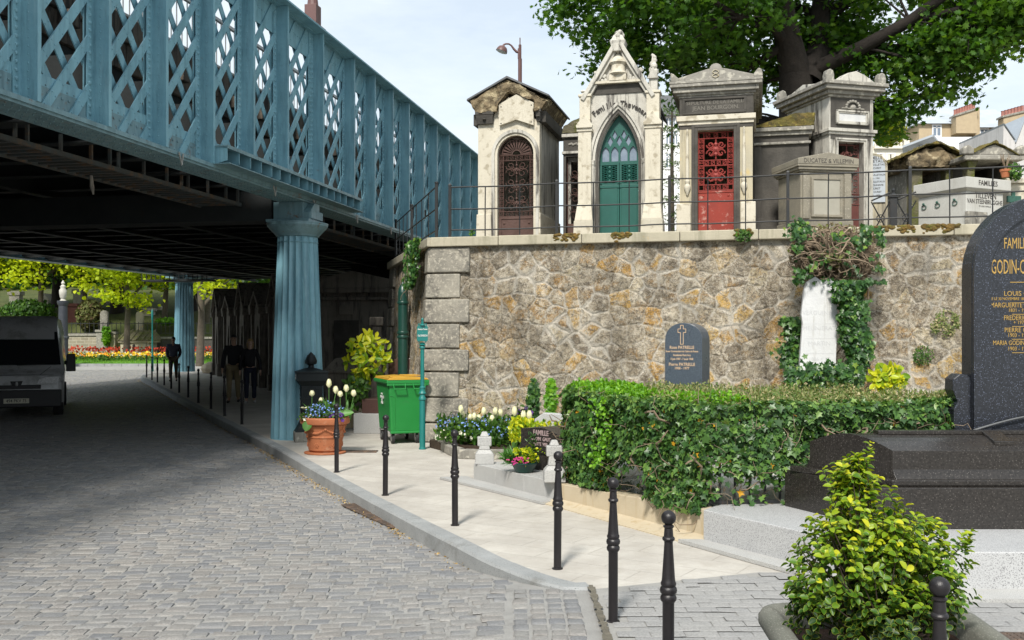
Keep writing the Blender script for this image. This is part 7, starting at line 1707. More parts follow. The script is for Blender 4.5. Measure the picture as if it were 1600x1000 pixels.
# ivy hanging at the wall corner
ic = thing('hanging_ivy', 'green ivy hanging over the coping at the corner of the stone wall', 'climbing plant', (0, 0, 0)); P, N = [], []
while len(P) < 1150:
    py = random.uniform(374, 448); t = (py-374)/74; c = 676-8*t; hw = 13*(1-.5*t)+4; px = random.gauss(c, hw*.6)
    if px > 700 or abs(px-c) > hw*1.5: continue
    s_ = np.interp(px, [655, 690], [1.7, .25]); q = side_local(s_, .16+.10*random.random(), Vz(py, 17.2)); R__ = Matrix.Rotation(WRZ, 2); w_ = R__ @ Vector(q[:2]); P.append((C0.x+w_.x, C0.y+w_.y, q[2])); N.append((-1+random.gauss(0, .4), -.8+random.gauss(0, .4), .5))
leaves('ivy_leaves', P, N, rng.uniform(.04, .085, len(P)), T_ivy(), L_ivyd, ic, along=np.tile([0, 0, -1.], (len(P), 1))+rng.normal(0, .5, (len(P), 3)))
m = MB()
for k in range(26): q0 = P[random.randrange(len(P))]; pts = [Vector(q0)]; 
for k in range(30):
    p = Vector(P[random.randrange(len(P))]); pts = [p]
    for j in range(6): pts.append(pts[-1]+Vector((random.gauss(.0, .03), random.gauss(0, .02), -.06*random.random())))
    m.tube(pts, .004, 4, False)
m.build('stems', M_stem, ic, recalc=False)
# plants on the wall
clump('wall_plant', 'small grey green tuft growing high on the stone wall at the right, with pale flowers', 'plant', 1478, 506, 24, 21, wall_y(1478, -.08), 520, (.02, .045), T_dia(.3), L_sage, dens=lambda u, v: mn.noise(Vector((u*2, v*2, 4))) > -.15, group='tufts on the right part of the wall')
clump('wall_plant', 'small round tuft on the stone wall below the higher tuft at the right', 'plant', 1444, 556, 17, 15, wall_y(1444, -.08), 300, (.02, .045), T_dia(.3), L_green, group='tufts on the right part of the wall')
clump('climbing_plant', 'narrow upright ivy strand climbing the wall behind the small grave', 'climbing plant', 833, 632, 9, 40, 14.9, 420, (.04, .07), T_ivy(), L_ivyd)
clump('climbing_plant', 'lighter upright ivy strand climbing the wall right beside the ivy hedge', 'climbing plant', 861, 628, 8, 36, 14.6, 340, (.04, .07), T_ivy(), L_box)
clump('coping_weed', 'small green weed on the coping below the red door tomb', 'weed', 1162, 368, 12, 9, wall_y(1162, -.12), 120, (.03, .05), T_oval(.5), L_green)
clump('coping_weed', 'tiny weed at the foot of the cream chapel near the railing corner', 'weed', 737, 366, 4, 6, wall_y(737, .1), 40, (.03, .05), T_oval(.4), L_green)
clump('yellow_shrub', 'pale yellow variegated aucuba shrub right of the ivy at the foot of the wall', 'shrub', 1388, 592, 24, 17, 12.9, 190, (.08, .13), T_oval(.4), L_yel)
clump('aucuba_shrub', 'tall spotted yellow green shrub standing behind the rubbish bin', 'shrub', 574, 560, 36, 36, 18.6, 230, (.12, .19), T_oval(.30), L_yel, depth=.6, dens=lambda u, v: (v < .3 or abs(u) < .5) and mn.noise(Vector((u*2.6, v*2.6, 8))) > -.22, stems=26)
clump('low_plant', 'low green leafy plant at the foot of the shrub behind the bin', 'plant', 556, 612, 20, 22, 18.3, 160, (.09, .15), T_oval(.38), L_green, depth=.3)

# ------------------------------------------------------------------ tulips, forget-me-nots, pansies
def tulip(h, lean=0, open_=False):
    t = thing('tulip', '', 'tulip'); m = MB(); tip = Vector((lean*h, 0, h)); m.tube([(0, 0, 0), (lean*h*.3, 0, h*.5), tip], .0045, 5, False); m.build('stem', M_gst, t, recalc=False)
    m = MB(); R0 = .036
    for k in range(6):
        a = 2*PI*k/6; r = R0 if k % 2 else R0*.88; vs = []
        w_ = (.5, .62, .55, .25); zz = (0, .032, .068, .10) if not open_ else (0, .026, .048, .062); rr = (.3, 1.0, .92, .5) if not open_ else (.4, 1.1, 1.6, 2.1)
        for z, q, ww_ in zip(zz, rr, w_):
            for s in (-1, 0, 1): b = a+s*ww_; vs.append((tip.x+r*q*math.cos(b), tip.y+r*q*math.sin(b), tip.z+z-.004*abs(s)))
        m.add(vs, [(i*3+j, i*3+j+1, i*3+j+4, i*3+j+3) for i in range(3) for j in range(2)])
    m.build('bloom', M_tulw, t, smooth=70, recalc=False)
    n = 3; leaves('leaves', [(0, 0, 0)]*n, [(math.cos(a), math.sin(a), .35) for a in (0, 2.1, 4.2)], rng.uniform(.22, .34, n)*h/.4, T_strap(), L_strap, t, along=[(math.cos(a)*.25, math.sin(a)*.25, 1) for a in (0, 2.1, 4.2)]); return t
tA, tB = tulip(.40), tulip(.36, .15)
tO = tulip(.34, -.1, True)
src = [tA, tB, tO]; used = set()
def place_tulip(kind, x, y, z, h, lb, group):
    s = src[kind]; o = s if kind not in used else copy_tree(s); used.add(kind); o.location = (x, y, z); k = h/.40; o.scale = (1.15, 1.15, k); o.rotation_euler = (0, 0, random.random()*.8-.4 if kind else random.random()*6); tag(o, lb, None, group)
potz = .485
for px, py, kd, lb in ((487.5, 617, 0, 'tall cream tulip, second from the left in the terracotta pot'), (481, 634, 2, 'open white tulip drooping at the left of the terracotta pot'), (502, 626, 0, 'lower cream tulip, third from the left in the terracotta pot'), (514, 603, 0, 'highest cream tulip in the terracotta pot, left one of its pair'), (518, 608, 1, 'cream tulip just right of the highest tulip in the terracotta pot'), (531.5, 618, 0, 'cream tulip, third from the right in the terracotta pot'), (541, 610, 0, 'cream tulip, second from the right in the terracotta pot'), (546, 613, 1, 'rightmost cream tulip of the terracotta pot')):
    y = PY-.05+random.uniform(-.05, .1); x = (px-HX)/F*y; zt_ = CH+(HY-py)*y/F; cx0 = PX+(x-PX)*.75
    place_tulip(kd, x, y, potz, zt_-potz-.02, lb, 'cream tulips in the terracotta pot')
def flowers(name, lb, cat, pts_fn, n, r, mat, leafn, leafsz, lmat, T, parent=None, group=None):
    t = thing(name, lb, cat, (0, 0, 0), 0, group); m = MB()
    for k in range(n):
        c = pts_fn(True); d = Vector((random.gauss(0, .5), -1, random.gauss(.6, .4))).normalized(); a1 = d.orthogonal().normalized(); b1 = d.cross(a1)
        rr = r*random.uniform(.7, 1.3); C_ = Vector(c); V = [C_-d*rr*.2]; 
        for q in range(10): ang = 2*PI*q/10; w_ = rr*(1 if q % 2 == 0 else .62); V.append(C_+a1*w_*math.cos(ang)+b1*w_*math.sin(ang))
        m.add(V, [(0, 1+q, 1+(q+1) % 10) for q in range(10)])
    m.build('blossoms', mat, t, recalc=False)
    if leafn: Pn = [pts_fn(False) for _ in range(leafn)]; leaves('leaves', Pn, rnd_dirs(leafn, .6), rng.uniform(*leafsz, leafn), T, lmat, t, along=rnd_dirs(leafn, 1.0))
    return t
def pot_pts(r0, r1, z0, z1):
    def f(top): a, r = random.random()*2*PI, r1*math.sqrt(random.random()); return (PX+r*math.cos(a), PY+r*math.sin(a), potz+random.uniform(z0 if top else .0, z1)*(1-.4*(r/r1)**2))
    return f
flowers('forget_me_not', 'cloud of tiny blue forget me nots around the tulips in the terracotta pot', 'flowers', pot_pts(0, .30, .10, .30), 230, .014, M_blue_f, 420, (.03, .06), L_green, T_oval(.4))
flowers('pansies', 'dark purple pansies on the right rim of the terracotta pot', 'flowers', lambda top: (PX+random.uniform(.02, .32), PY-.26+random.uniform(-.05, .08), potz+random.uniform(.03, .13)), 26, .028, M_purp, 70, (.03, .05), L_green, T_oval(.5))
flowers('pansies', 'few white and purple pansies at the left rim of the terracotta pot', 'flowers', lambda top: (PX+random.uniform(-.34, -.1), PY-.25+random.uniform(-.05, .06), potz+random.uniform(.03, .11)), 7, .028, M_whf, 60, (.03, .05), L_green, T_oval(.5))
leaves('broad_leaf', [(PX-.18, PY-.29, potz+.03)], [(0, -1, .3)], .17, T_oval(.6), L_strap, None, along=[(-.3, -.2, -1)]); tag(bpy.data.objects['broad_leaf'], 'single broad green leaf hanging over the left rim of the terracotta pot', 'leaf')
leaves('broad_leaf', [(PX+.2, PY-.15, potz+.10)], [(0, -1, .6)], .26, T_oval(.3), L_strap, None, along=[(1, -.2, .35)]); tag(bpy.data.objects['broad_leaf.001'], 'long tulip leaf reaching out over the right rim of the terracotta pot', 'leaf')
# corner bed with stone edging
be = thing('bed_edging', 'low curved stone edging round the flower bed at the wall corner', 'edging', (0, 0, 0)); ed = [gp(px, py) for px, py in ((682, 700), (700, 711), (716, 717), (748, 718), (790, 718), (840, 722))]
m = MB()
for i in range(len(ed)-1):
    a, b = Vector(ed[i]), Vector(ed[i+1]); d = (b-a).normalized(); n_ = Vector((-d.y, d.x)); vs = []
    for z in (0, .135): vs += [(a.x, a.y, z), (b.x, b.y, z), ((b+n_*.14).x, (b+n_*.14).y, z), ((a+n_*.14).x, (a+n_*.14).y, z)]
    m.add(vs, [(0, 3, 2, 1), (4, 5, 6, 7), (0, 1, 5, 4), (1, 2, 6, 5), (2, 3, 7, 6), (3, 0, 4, 7)])
m.build('edging_stones', M_greyst, be, bevel=.012)
bedp = [(-1.30, 15.7), (-.95, 15.0), (-.3, 14.6), (.9, 14.4), (1.6, 15.3), (-1.1, 16.2)]
m = MB(); m.prism([(a, b) for a, b in bedp], .0, .12, 'z'); m.build('bed_soil', M_soil, be)
def bed_pts(x0, x1, z0, z1):
    def f(top):
        while True:
            x, y = random.uniform(x0, x1), random.uniform(14.3, 16.1)
            if in_poly(x, y, bedp): return (x, y, .12+random.uniform(z0 if top else 0, z1))
    return f
flowers('forget_me_not', 'wide drift of blue forget me nots in the flower bed at the wall corner', 'flowers', bed_pts(-1.2, 1.3, .16, .38), 560, .015, M_blue_f, 2300, (.05, .10), L_green, T_oval(.4))
flowers('primroses', 'white and cream primroses at the left front of the corner flower bed', 'flowers', lambda top: (random.uniform(-1.15, -.35), 14.95+random.uniform(-.15, .25), 0.12+random.uniform(.08, .22)), 34, .032, M_whf, 240, (.05, .09), L_green, T_oval(.5))
flowers('purple_stocks', 'tall purple flower spike behind the small grave', 'flowers', lambda top: (Vx(813, 14.2)+random.gauss(0, .06), 14.2, Vz(645, 14.2)+random.gauss(0, .06)), 22, .03, M_purp, 50, (.06, .1), L_green, T_oval(.3))
flowers('orange_flower', 'single orange red bloom among the white tulips behind the small grave', 'flower', lambda top: (Vx(807, 14)+random.gauss(0, .01), 14.0, Vz(657, 14)+random.gauss(0, .01)), 5, .035, M_orf, 10, (.06, .1), L_green, T_oval(.3))
bt_ = [(720, 643), (723, 651), (735, 654), (741, 653), (743, 656), (748, 655), (756, 646), (769, 656), (774, 646), (775, 651), (782, 648), (784, 660), (804, 647), (818, 653), (827, 652)]
names_ = ['first', 'second', 'third', 'fourth', 'fifth', 'sixth', 'seventh', 'eighth', 'ninth', 'tenth', 'eleventh', 'twelfth', 'thirteenth', 'fourteenth', 'fifteenth']
for (px, py), nm in zip(bt_, names_):
    y = 15.0 if px < 790 else 13.9; y += random.uniform(-.2, .2); zt_ = CH+(HY-py)*y/F; place_tulip(0, (px-HX)/F*y, y, .1, zt_-.12, 'cream tulip of the corner flower bed, %s from the left' % nm, 'cream tulips in the corner flower bed')
# small yellow green hedge of the little grave
P = []; n = 2600
for k in range(n): u = random.random(); x, y = -.02+u*1.35, 13.25-.25*u+random.uniform(-.1, .25); P.append((x, y, random.uniform(.35, .66)*(.95+.08*mn.noise(Vector((x*5, 0, 0))))))
o = leaves('small_hedge', P, rnd_dirs(n, .3)+np.array([0, -.8, 0]), rng.uniform(.04, .075, n), T_oval(.42), L_yel, None, along=rnd_dirs(n, 1.5)); tag(o, 'low yellow green hedge behind the dark headstone of the kerbed grave', 'hedge')
# bowl with mixed plants in front of the dark headstone
bx_, by_ = gp(819, 738, .215); bo = thing('plant_bowl', 'dark green plastic bowl on the light granite grave kerb', 'plant bowl', (bx_, by_, .215)); m = MB(); m.lathe([(.07, 0), (.10, .01), (.145, .10), (.155, .105), (.155, .12), (.14, .115), (.12, .08)], 24); m.build('bowl', M('dark green plastic', lin(.01, .045, .035), rough=.35, bump=0), bo, smooth=40); m = MB(); m.lathe([(.135, .09), (.01, .10)], 20); m.build('soil', M_soil, bo)
def bowl_pts(dx, w_, z0, z1): return lambda top: (bx_+dx+random.gauss(0, w_), by_-.02+random.gauss(0, .06), .32+random.uniform(z0, z1))
n = 260; P = [bowl_pts(.02, .07, 0, .17)(0) for _ in range(n)]; o = leaves('variegated_shrub', P, rnd_dirs(n, .4), rng.uniform(.03, .055, n), T_oval(.5), L_yel, None); tag(o, 'small yellow variegated shrub in the dark green bowl', 'shrub')
n = 160; P = [(bx_-.14+random.gauss(0, .05), by_, .30+random.uniform(0, .12)) for _ in range(n)]; o = leaves('grassy_plant', P, rnd_dirs(n, .3), rng.uniform(.08, .16, n), T_strap(), L_strap, None, along=[(random.gauss(-.4, .6), random.gauss(0, .4), 1) for _ in range(n)]); tag(o, 'spiky grassy plant spilling left of the dark green bowl', 'plant')
flowers('heather', 'pink heather at the front of the dark green bowl', 'flowers', lambda top: (bx_+random.gauss(-.05, .06), by_-.12, .33+random.uniform(-.01, .07)), 45, .012, M_pinkf, 0, None, None, None)
n = 130; P = [(bx_+.09+random.gauss(0, .02), by_+.05, .33+random.uniform(0, .30)) for _ in range(n)]; o = leaves('small_conifer', P, rnd_dirs(n, 1), rng.uniform(.04, .07, n), T_dia(.15), L_ivyd, None, along=rnd_dirs(n, 2)); tag(o, 'thin dark conifer sprig at the back of the dark green bowl', 'conifer')
# terracotta pot on the pale tomb and its plants
fx_, fy_ = Fr(f.O.x, f.O.y, 0, 0).loc[:2]; Yp = 15.9; px_ = (1571-HX)/F*Yp; pz_ = CH+(HY-277)*Yp/F
tpot = thing('flower_pot', 'small terracotta pot with a bare twiggy plant on the pale lettered tomb', 'flower pot', (px_, Yp, pz_)); m = MB(); m.lathe([(.055, 0), (.075, .09), (.085, .09), (.088, .125), (.08, .125), (.07, .11), (.01, .105)], 20); m.build('pot_body', M_terra, tpot, smooth=35)
m = MB()
for k in range(12): a = random.random()*6.3; m.tube([(0, 0, .1), (.03*math.cos(a), .03*math.sin(a), .2), (.08*math.cos(a), .06*math.sin(a), .30+.1*random.random())], [.007, .006, .003], 5, False)
m.build('twigs', M_stem, tpot, recalc=False)
clump('potted_plant', 'dark reddish leafy plant right of the small terracotta pot', 'plant', 1586, 268, 12, 12, 16.0, 170, (.04, .08), T_oval(.4), L_green, depth=.3)
# dry leaves in the gutter
P = []
for k in range(1500):
    d_ = random.uniform(4, ds[-1]-1.5) if k % 3 else random.uniform(ds[-1]-11, ds[-1]-3); p_ = kp_at(d_, -abs(random.gauss(0, .06))-.02); P.append((p_.x, p_.y, road_z(p_.x, p_.y)+.006+random.random()*.008))
L_dry = leafmat('dry leaf', [(0, lin(.22, .13, .05)), (1, lin(.5, .36, .14))], .1, .8)
o = leaves('fallen_leaves', P, rnd_dirs(len(P), 2), rng.uniform(.012, .035, len(P)), T_dia(.3), L_dry, None); tag(o, 'dry fallen leaves collected in the gutter along the kerb', 'leaves', kind='stuff')
# ------------------------------------------------------------------ trees
def bez(a, b, sag=0.0, n=6):
    a, b = Vector(a), Vector(b); mid = a.lerp(b, .5)+Vector((random.gauss(0, .06), random.gauss(0, .06), sag))*(b-a).length
    return [a*(1-t)**2+mid*2*t*(1-t)+b*t*t for t in [i/n for i in range(n+1)]]
def crown_tree(t, limbs, blobs, n_twig, leaf_n, T, sz, mat, bark, spread=.5, droop=.0, zmin=None, tone=None):
    """limbs: list of (points, r0, r1); blobs: list of (centre, radii, weight)"""
    m = MB(); nodes = []
    for pts, r0, r1 in limbs:
        P_ = [Vector(p) for p in pts]; n_ = len(P_); m.tube(P_, [r0+(r1-r0)*i/(n_-1) for i in range(n_)], 10, False)
        for i, p in enumerate(P_[1:]): nodes.append((p, r0+(r1-r0)*(i+1)/(n_-1)))
    m.build('trunk', bark, t, smooth=60, recalc=False)
    m = MB(); tw = []; wts = np.array([b[2] for b in blobs], float); wts /= wts.sum()
    for k in range(n_twig):
        c, r, _ = blobs[int(rng.choice(len(blobs), p=wts))]; d = rnd_dirs(1)[0]; q = random.random()**.45
        p = Vector((c[0]+d[0]*r[0]*q, c[1]+d[1]*r[1]*q, c[2]+d[2]*r[2]*q))
        if zmin is not None and p.z < zmin: p.z = zmin+random.random()*.5
        nn, rr = min(nodes, key=lambda a: (a[0]-p).length+max(0, a[0].z-p.z)*1.5); pts = bez(nn, p, .08); r0 = min(rr*.5, .02+.012*(p-nn).length)
        m.tube(pts, [r0+(.006-r0)*i/6 for i in range(7)], 5, False); tw.append((p, (pts[-1]-pts[-2]).normalized())); tw.append((pts[-2], (pts[-1]-pts[-2]).normalized()))
    m.build('branches', bark, t, smooth=60, recalc=False)
    per = leaf_n//len(tw); P = np.repeat(np.array([tuple(a) for a, b in tw]), per, 0); off = rng.normal(0, 1, P.shape)*np.array([spread, spread, spread*.42]); P = P+off; P[:, 2] -= droop*np.hypot(off[:, 0], off[:, 1])
    tn = np.repeat(rng.random(len(tw)), per)*.6+rng.random(len(P))*.4
    leaves('crown', P, rnd_dirs(len(P), 1.1), rng.uniform(*sz, len(P)), T, mat, t, tone=tn)
YT = 27.0; tx = lambda px, Y=YT: (px-HX)/F*Y; tz = lambda py, Y=YT: CH+(HY-py)*Y/F
bt = thing('maple_tree', 'great spreading maple tree with dark trunk behind the row of tombs', 'tree', (0, 0, 0))
base = (tx(1245), YT, TZ-.1); fork = (tx(1243), YT, tz(118))
limbs = [([base, (tx(1246), YT, tz(200)), fork], .54, .44),
         ([fork, (tx(1225), YT-.3, tz(60)), (tx(1205), YT-.8, tz(0)), (tx(1185), YT-1, tz(-90)), (tx(1170), YT-1, tz(-190))], .42, .12),
         ([(tx(1262), YT, tz(128)), (tx(1285), YT+.3, tz(70)), (tx(1292), YT+.6, tz(10)), (tx(1305), YT+1, tz(-80)), (tx(1330), YT+1, tz(-190))], .38, .12),
         ([(tx(1270), YT, tz(110)), (tx(1330), YT-.8, tz(88)), (tx(1385), YT-1.6, tz(62)), (tx(1440), YT-2.2, tz(22)), (tx(1470), YT-2.5, tz(-40))], .22, .08),
         ([(tx(1385), YT-1.6, tz(62)), (tx(1450), YT-2, tz(52)), (tx(1530), YT-2.2, tz(35)), (tx(1600), YT-2, tz(40))], .10, .04),
         ([(tx(1222), YT-.3, tz(70)), (tx(1190), YT-1, tz(55)), (tx(1160), YT-1.6, tz(40)), (tx(1130), YT-2, tz(65)), (tx(1070), YT-2.4, tz(38)), (tx(1000), YT-2.6, tz(22))], .14, .04),
         ([(tx(1222), YT-.3, tz(75)), (tx(1180), YT, tz(100)), (tx(1140), YT+.5, tz(70)), (tx(1060), YT+1, tz(92)), (tx(985), YT+1, tz(80))], .12, .035),
         ([(tx(1165), YT-1.5, tz(70)), (tx(1167), YT-1.5, tz(30)), (tx(1170), YT-1.6, tz(-40))], .12, .08),
         ([(tx(1205), YT-.8, tz(0)), (tx(1080), YT-2, tz(-40)), (tx(950), YT-2, tz(-30)), (tx(880), YT-2, tz(5))], .2, .04),
         ([(tx(1292), YT+.6, tz(20)), (tx(1400), YT+2, tz(-60)), (tx(1520), YT+2, tz(-80))], .2, .06)]
B = lambda px, py, rx, ry, rz, w, dy=0: ((tx(px), YT+dy, tz(py)), (rx, ry, rz), w)
blobs = [B(1240, 10, 3.4, 2.6, 1.8, 7, 2.2), B(1080, 40, 2.4, 2.6, 1.5, 5, -1), B(960, 28, 1.7, 2.0, 1.2, 3, -1), B(880, 28, .75, .9, .55, .8, -1.5), B(1010, 92, 1.6, 1.5, .8, 1.9), B(1330, 85, 2.0, 2.0, 1.4, 3.6, 1.5), B(1420, 110, 1.5, 1.8, 1.15, 2.6, -.8), B(1470, 120, .7, .9, .7, .8, -.8), B(1510, 30, 1.6, 2.0, 1.0, 2.4, -1), B(1585, 35, 1.1, 1.6, 1.2, 2.4, -1), B(1480, 70, 1.4, 1.6, .9, 2, -1), B(1385, 185, .7, .8, .5, .9), B(1340, 165, .8, 1, .5, .7), B(1150, 120, 1.5, 1.6, .9, 1.8, 2.5), B(1080, -110, 4.5, 4.5, 2.0, 6), B(1380, -110, 5, 5, 2.2, 7), B(1230, -220, 5.5, 5.5, 2.2, 6)]
crown_tree(bt, limbs, blobs, 620, 50000, T_maple(), (.11, .20), L_maple, M_bark, .34, .1)
# yellow-leaved bough behind the mausoleum
def small_tree(name, lb, px, Y, z0, ztop, rx, mat, leaf_n, sz, bark=M_barkl, twigs=70, T=None, hb=.35, group=None, lean=0.0, r0=.16):
    x = (px-HX)/F*Y; t = thing(name, lb, 'tree', (0, 0, 0), 0, group); H = ztop-z0; c = z0+H*(hb+1)/2
    limbs = [([(x, Y, z0-.2), (x+.1+lean*.4, Y, z0+H*.3), (x-.1+lean, Y, z0+H*.6), (x+lean, Y, z0+H*.85)], r0, .04)]
    for k in range(6): a = k*1.05+random.random(); zz = z0+H*(.32+.08*k); limbs.append(([(x+lean*.5, Y, zz), (x+lean*.6+rx*.35*math.cos(a), Y+rx*.35*math.sin(a), zz+H*.12), (x+lean+rx*.7*math.cos(a), Y+rx*.7*math.sin(a), zz+H*.2)], r0*.5, .02))
    bl = [((x+lean+rx*.45*math.cos(a), Y+rx*.45*math.sin(a), c+H*.14*math.sin(a*2.3)), (rx*.62, rx*.62, H*(1-hb)*.38), 1) for a in [k*1.26 for k in range(5)]] + [((x+lean, Y, c+.1*H), (rx*.6, rx*.6, H*(1-hb)*.45), 1)]
    crown_tree(t, limbs, bl, twigs, leaf_n, T or T_oval(.6), sz, mat, bark, rx*.14); return t
# ------------------------------------------------------------------ the far end seen beneath the bridge
FZ = lambda py, Y: CH+(HY-py)*Y/F; FXx = lambda px, Y: (px-HX)/F*Y
# bank with lawn, flowers
M_grass = M('lawn', lin(.06, .17, .015), lin(.10, .24, .02), 3, .9, .03, 30)
xs = np.linspace(-48, -8, 60); m = MB(); rows = [(54.6, .25), (55.2, .28), (57, .38), (59.5, .50), (62, .55)]
m.add([(x, y, z) for y, z in rows for x in xs], [(j*60+i, j*60+i+1, (j+1)*60+i+1, (j+1)*60+i) for j in range(len(rows)-1) for i in range(59)]); struct(m.build('lawn', M_grass, smooth=60))
m = MB()
for k in range(44): x = -48+k*.92; m.box(x, x+.9, 54.4, 54.62, .1, .27)
struct(m.build('lawn_kerb', M_kerb))
n = 5000; x = rng.uniform(-42, -9, n); y = rng.uniform(54.9, 57.3, n); o = leaves('lawn_grass', np.stack([x, y, np.interp(y, [54.6, 55.2, 57, 59.5], [.25, .28, .38, .50])], 1), rnd_dirs(n, 0), rng.uniform(.08, .16, n), T_dia(.1), L_box, None, along=np.tile([0, 0, 1.], (n, 1))+rng.normal(0, .3, (n, 3))); tag(o, 'bright green grass along the far flower border beneath the bridge', 'grass', kind='stuff')
def bloomfield(name, lb, y0, y1, dz, n, col1, col2, r, xw=(-42, -10)):
    x = rng.uniform(*xw, n); y = rng.uniform(y0, y1, n); z = np.interp(y, [54.6, 55.2, 57, 59.5, 62], [.25, .28, .38, .50, .55])+rng.uniform(dz*.6, dz, n)
    lm = leafmat(name+' petals', [(0, col1), (1, col2)], .2, .7, tcol=(1, 1, 1, 1)); o = leaves(name, np.stack([x, y, z], 1), rnd_dirs(n, .3)+np.array([0, -.6, 0]), rng.uniform(r*.7, r*1.2, n), T_oval(.9), lm, None); return tag(o, lb, 'flowers', kind='stuff')
n = 13000; x = rng.uniform(-42, -10, n); y = rng.uniform(56.6, 60.5, n); o = leaves('border_leaves', np.stack([x, y, np.interp(y, [55.2, 57, 59.5, 62], [.28, .38, .50, .55])+rng.uniform(0, .22, n)], 1), rnd_dirs(n, .3), rng.uniform(.1, .2, n), T_dia(.25), L_green, None, along=rnd_dirs(n, 1.5)); tag(o, 'green leaves of the far flower border beneath the bridge', 'leaves', kind='stuff')
bloomfield('red_tulip_field', 'rows of red tulips at the back of the far flower border', 59.0, 61.4, .60, 1500, lin(.30, .02, .01), lin(.50, .06, .02), .12)
bloomfield('yellow_flower_field', 'yellow and orange flowers of the far border', 57.2, 59.6, .30, 1500, lin(.75, .45, .01), lin(.80, .62, .05), .13)
bloomfield('orange_flower_field', 'deep orange flowers mixed in the far border', 57.4, 59.4, .30, 500, lin(.75, .22, .01), lin(.8, .30, .02), .13)
bloomfield('white_flower_field', 'white flowers mixed in the far border', 57.2, 60.2, .33, 900, lin(.5, .5, .4), lin(.65, .62, .5), .09)
# hillside behind
m = MB(); hx_ = np.linspace(-110, 20, 40); hy = [62, 63.5, 64.8, 70, 90, 140, 240]; hzv = [.55, .55, 2.4, 3.6, 6.5, 9, 12]
m.add([(x, y, z+.5*mn.noise(Vector((x*.2, y*.2, 0)))) for y, z in zip(hy, hzv) for x in hx_], [(j*40+i, j*40+i+1, (j+1)*40+i+1, (j+1)*40+i) for j in range(len(hy)-1) for i in range(39)]); struct(m.build('hillside', M('hillside undergrowth', lin(.05, .07, .02), lin(.09, .10, .03), 1, .95, .05, 8), smooth=60))
def stone_brick():
    a = NT('coursed stone'); v = a.coord((1, 1, 1), (PI/2, 0, 0)); br = a.n('ShaderNodeTexBrick'); br.inputs['Scale'].default_value = 1; br.inputs['Brick Width'].default_value = .5; br.inputs['Row Height'].default_value = .2; br.inputs['Mortar Size'].default_value = .02
    br.inputs['Color1'].default_value = lin(.42, .37, .28); br.inputs['Color2'].default_value = lin(.26, .23, .18); br.inputs['Mortar'].default_value = lin(.54, .50, .41); a.l(v, br.inputs[0]); a.color(a.mix(a.noise(6), br.outputs[0], lin(.2, .18, .13))); a.set(Roughness=.9); return a.mat
M_cours = stone_brick()
def fwall(name, lb, px0, px1, py0, py1, Y, mat, d=.5, cat='wall', cap=True):
    x0, x1, z0, z1 = FXx(px0, Y), FXx(px1, Y), FZ(py1, Y), FZ(py0, Y); t = thing(name, lb, cat, (x0, Y, z0-.6)); m = MB(); m.box(0, x1-x0, 0, d, 0, z1-z0+.6); m.build('wall_body', mat, t, bevel=.03)
    if cap: m = MB(); m.box(-.05, x1-x0+.05, -.07, d+.05, z1-z0+.6, z1-z0+.75); m.build('wall_cap', M_greyst, t, bevel=.02)
    return t
fwall('stone_wall', 'far coursed stone wall behind the tulips, left of the little chapel', -80, 166, 525, 552, 62.3, M_cours)
fwall('stone_wall', 'far grey wall pier joining the coursed stone wall', 150, 168, 519, 552, 61.9, M_greyst)
fwall('stone_wall', 'far dark wall behind the walking man', 236, 345, 530, 560, 62.6, M_black)
fwall('stone_wall', 'far narrow pale pillar between wall and little chapel', 171, 180, 522, 550, 62.0, M_lime_y)
# little chapel
Yc = 61.2; cx0, cx1 = FXx(188, Yc), FXx(233, Yc); ch = thing('little_chapel', 'small low stone chapel with ribbed slab roof behind the far tulips', 'chapel', (cx0, Yc, .5)); wd = cx1-cx0; hh = FZ(532, Yc)-.5; rt = FZ(516, Yc)-.5
m = MB(); m.box(0, wd, 0, 1.6, -.3, hh); m.build('wall', M_lime_y, ch, bevel=.02)
m = MB(); m.prism(round_arch(wd*.42, wd*.52, hh*.35, hh*.68, 8), -.02, -.003); m.build('window', M_dark, ch)
m = MB(); m.add([(-.15, -.2, hh), (wd+.3, -.2, hh), (wd+.1, .75, rt), (.15, .75, rt), (-.15, 1.7, hh), (wd+.3, 1.7, hh)], [(0, 1, 2, 3), (3, 2, 5, 4), (0, 3, 4), (1, 5, 2), (0, 4, 5, 1)])
for k in range(6): u = .0+k*(wd+.1)/5; m.tube([(u-.05, -.22, hh+.03), (u*.93+.15, .75, rt+.03)], .05, 5)
m.build('roof', M_mossy, ch)
m = MB(); m.box(-.1, wd+.2, -.12, 1.65, hh-.12, hh-.005); m.build('cornice', M_lime_y, ch)
m = MB(); m.box(.0, wd*1.2, 1.6, 3.2, -.3, hh*.95); m.build('side_wing', M_greyst, ch)
# far dark lamp column with white urn lantern
Yl = 53.5; cl = thing('lamp_column', 'far dark lamp column topped by a pale ornate lantern, right of the van', 'street lamp', (FXx(98.5, Yl), Yl, .25)); H_ = FZ(470, Yl)-.25; tp_ = FZ(438, Yl)-.25
m = MB(); m.lathe([(.34, -.1), (.32, .3), (.26, .35), (.26, H_*.40), (.30, H_*.41), (.30, H_*.43), (.25, H_*.45), (.22, H_*.92), (.27, H_*.94), (.30, H_*.97), (.30, H_)], 16); m.build('column', M('slate blue paint', lin(.03, .035, .045), lin(.05, .055, .065), 4, .5), cl, smooth=30)
k_ = tp_-H_; m = MB(); m.lathe([(.18, H_), (.10, H_+.08*k_), (.16, H_+.18*k_), (.19, H_+.35*k_), (.20, H_+.5*k_), (.12, H_+.62*k_), (.15, H_+.7*k_), (.06, H_+.78*k_), (.10, H_+.86*k_), (.02, tp_)], 14); m.build('lantern', M('aged white glass', lin(.55, .54, .48), lin(.4, .38, .33), 8, .4), cl, smooth=50)
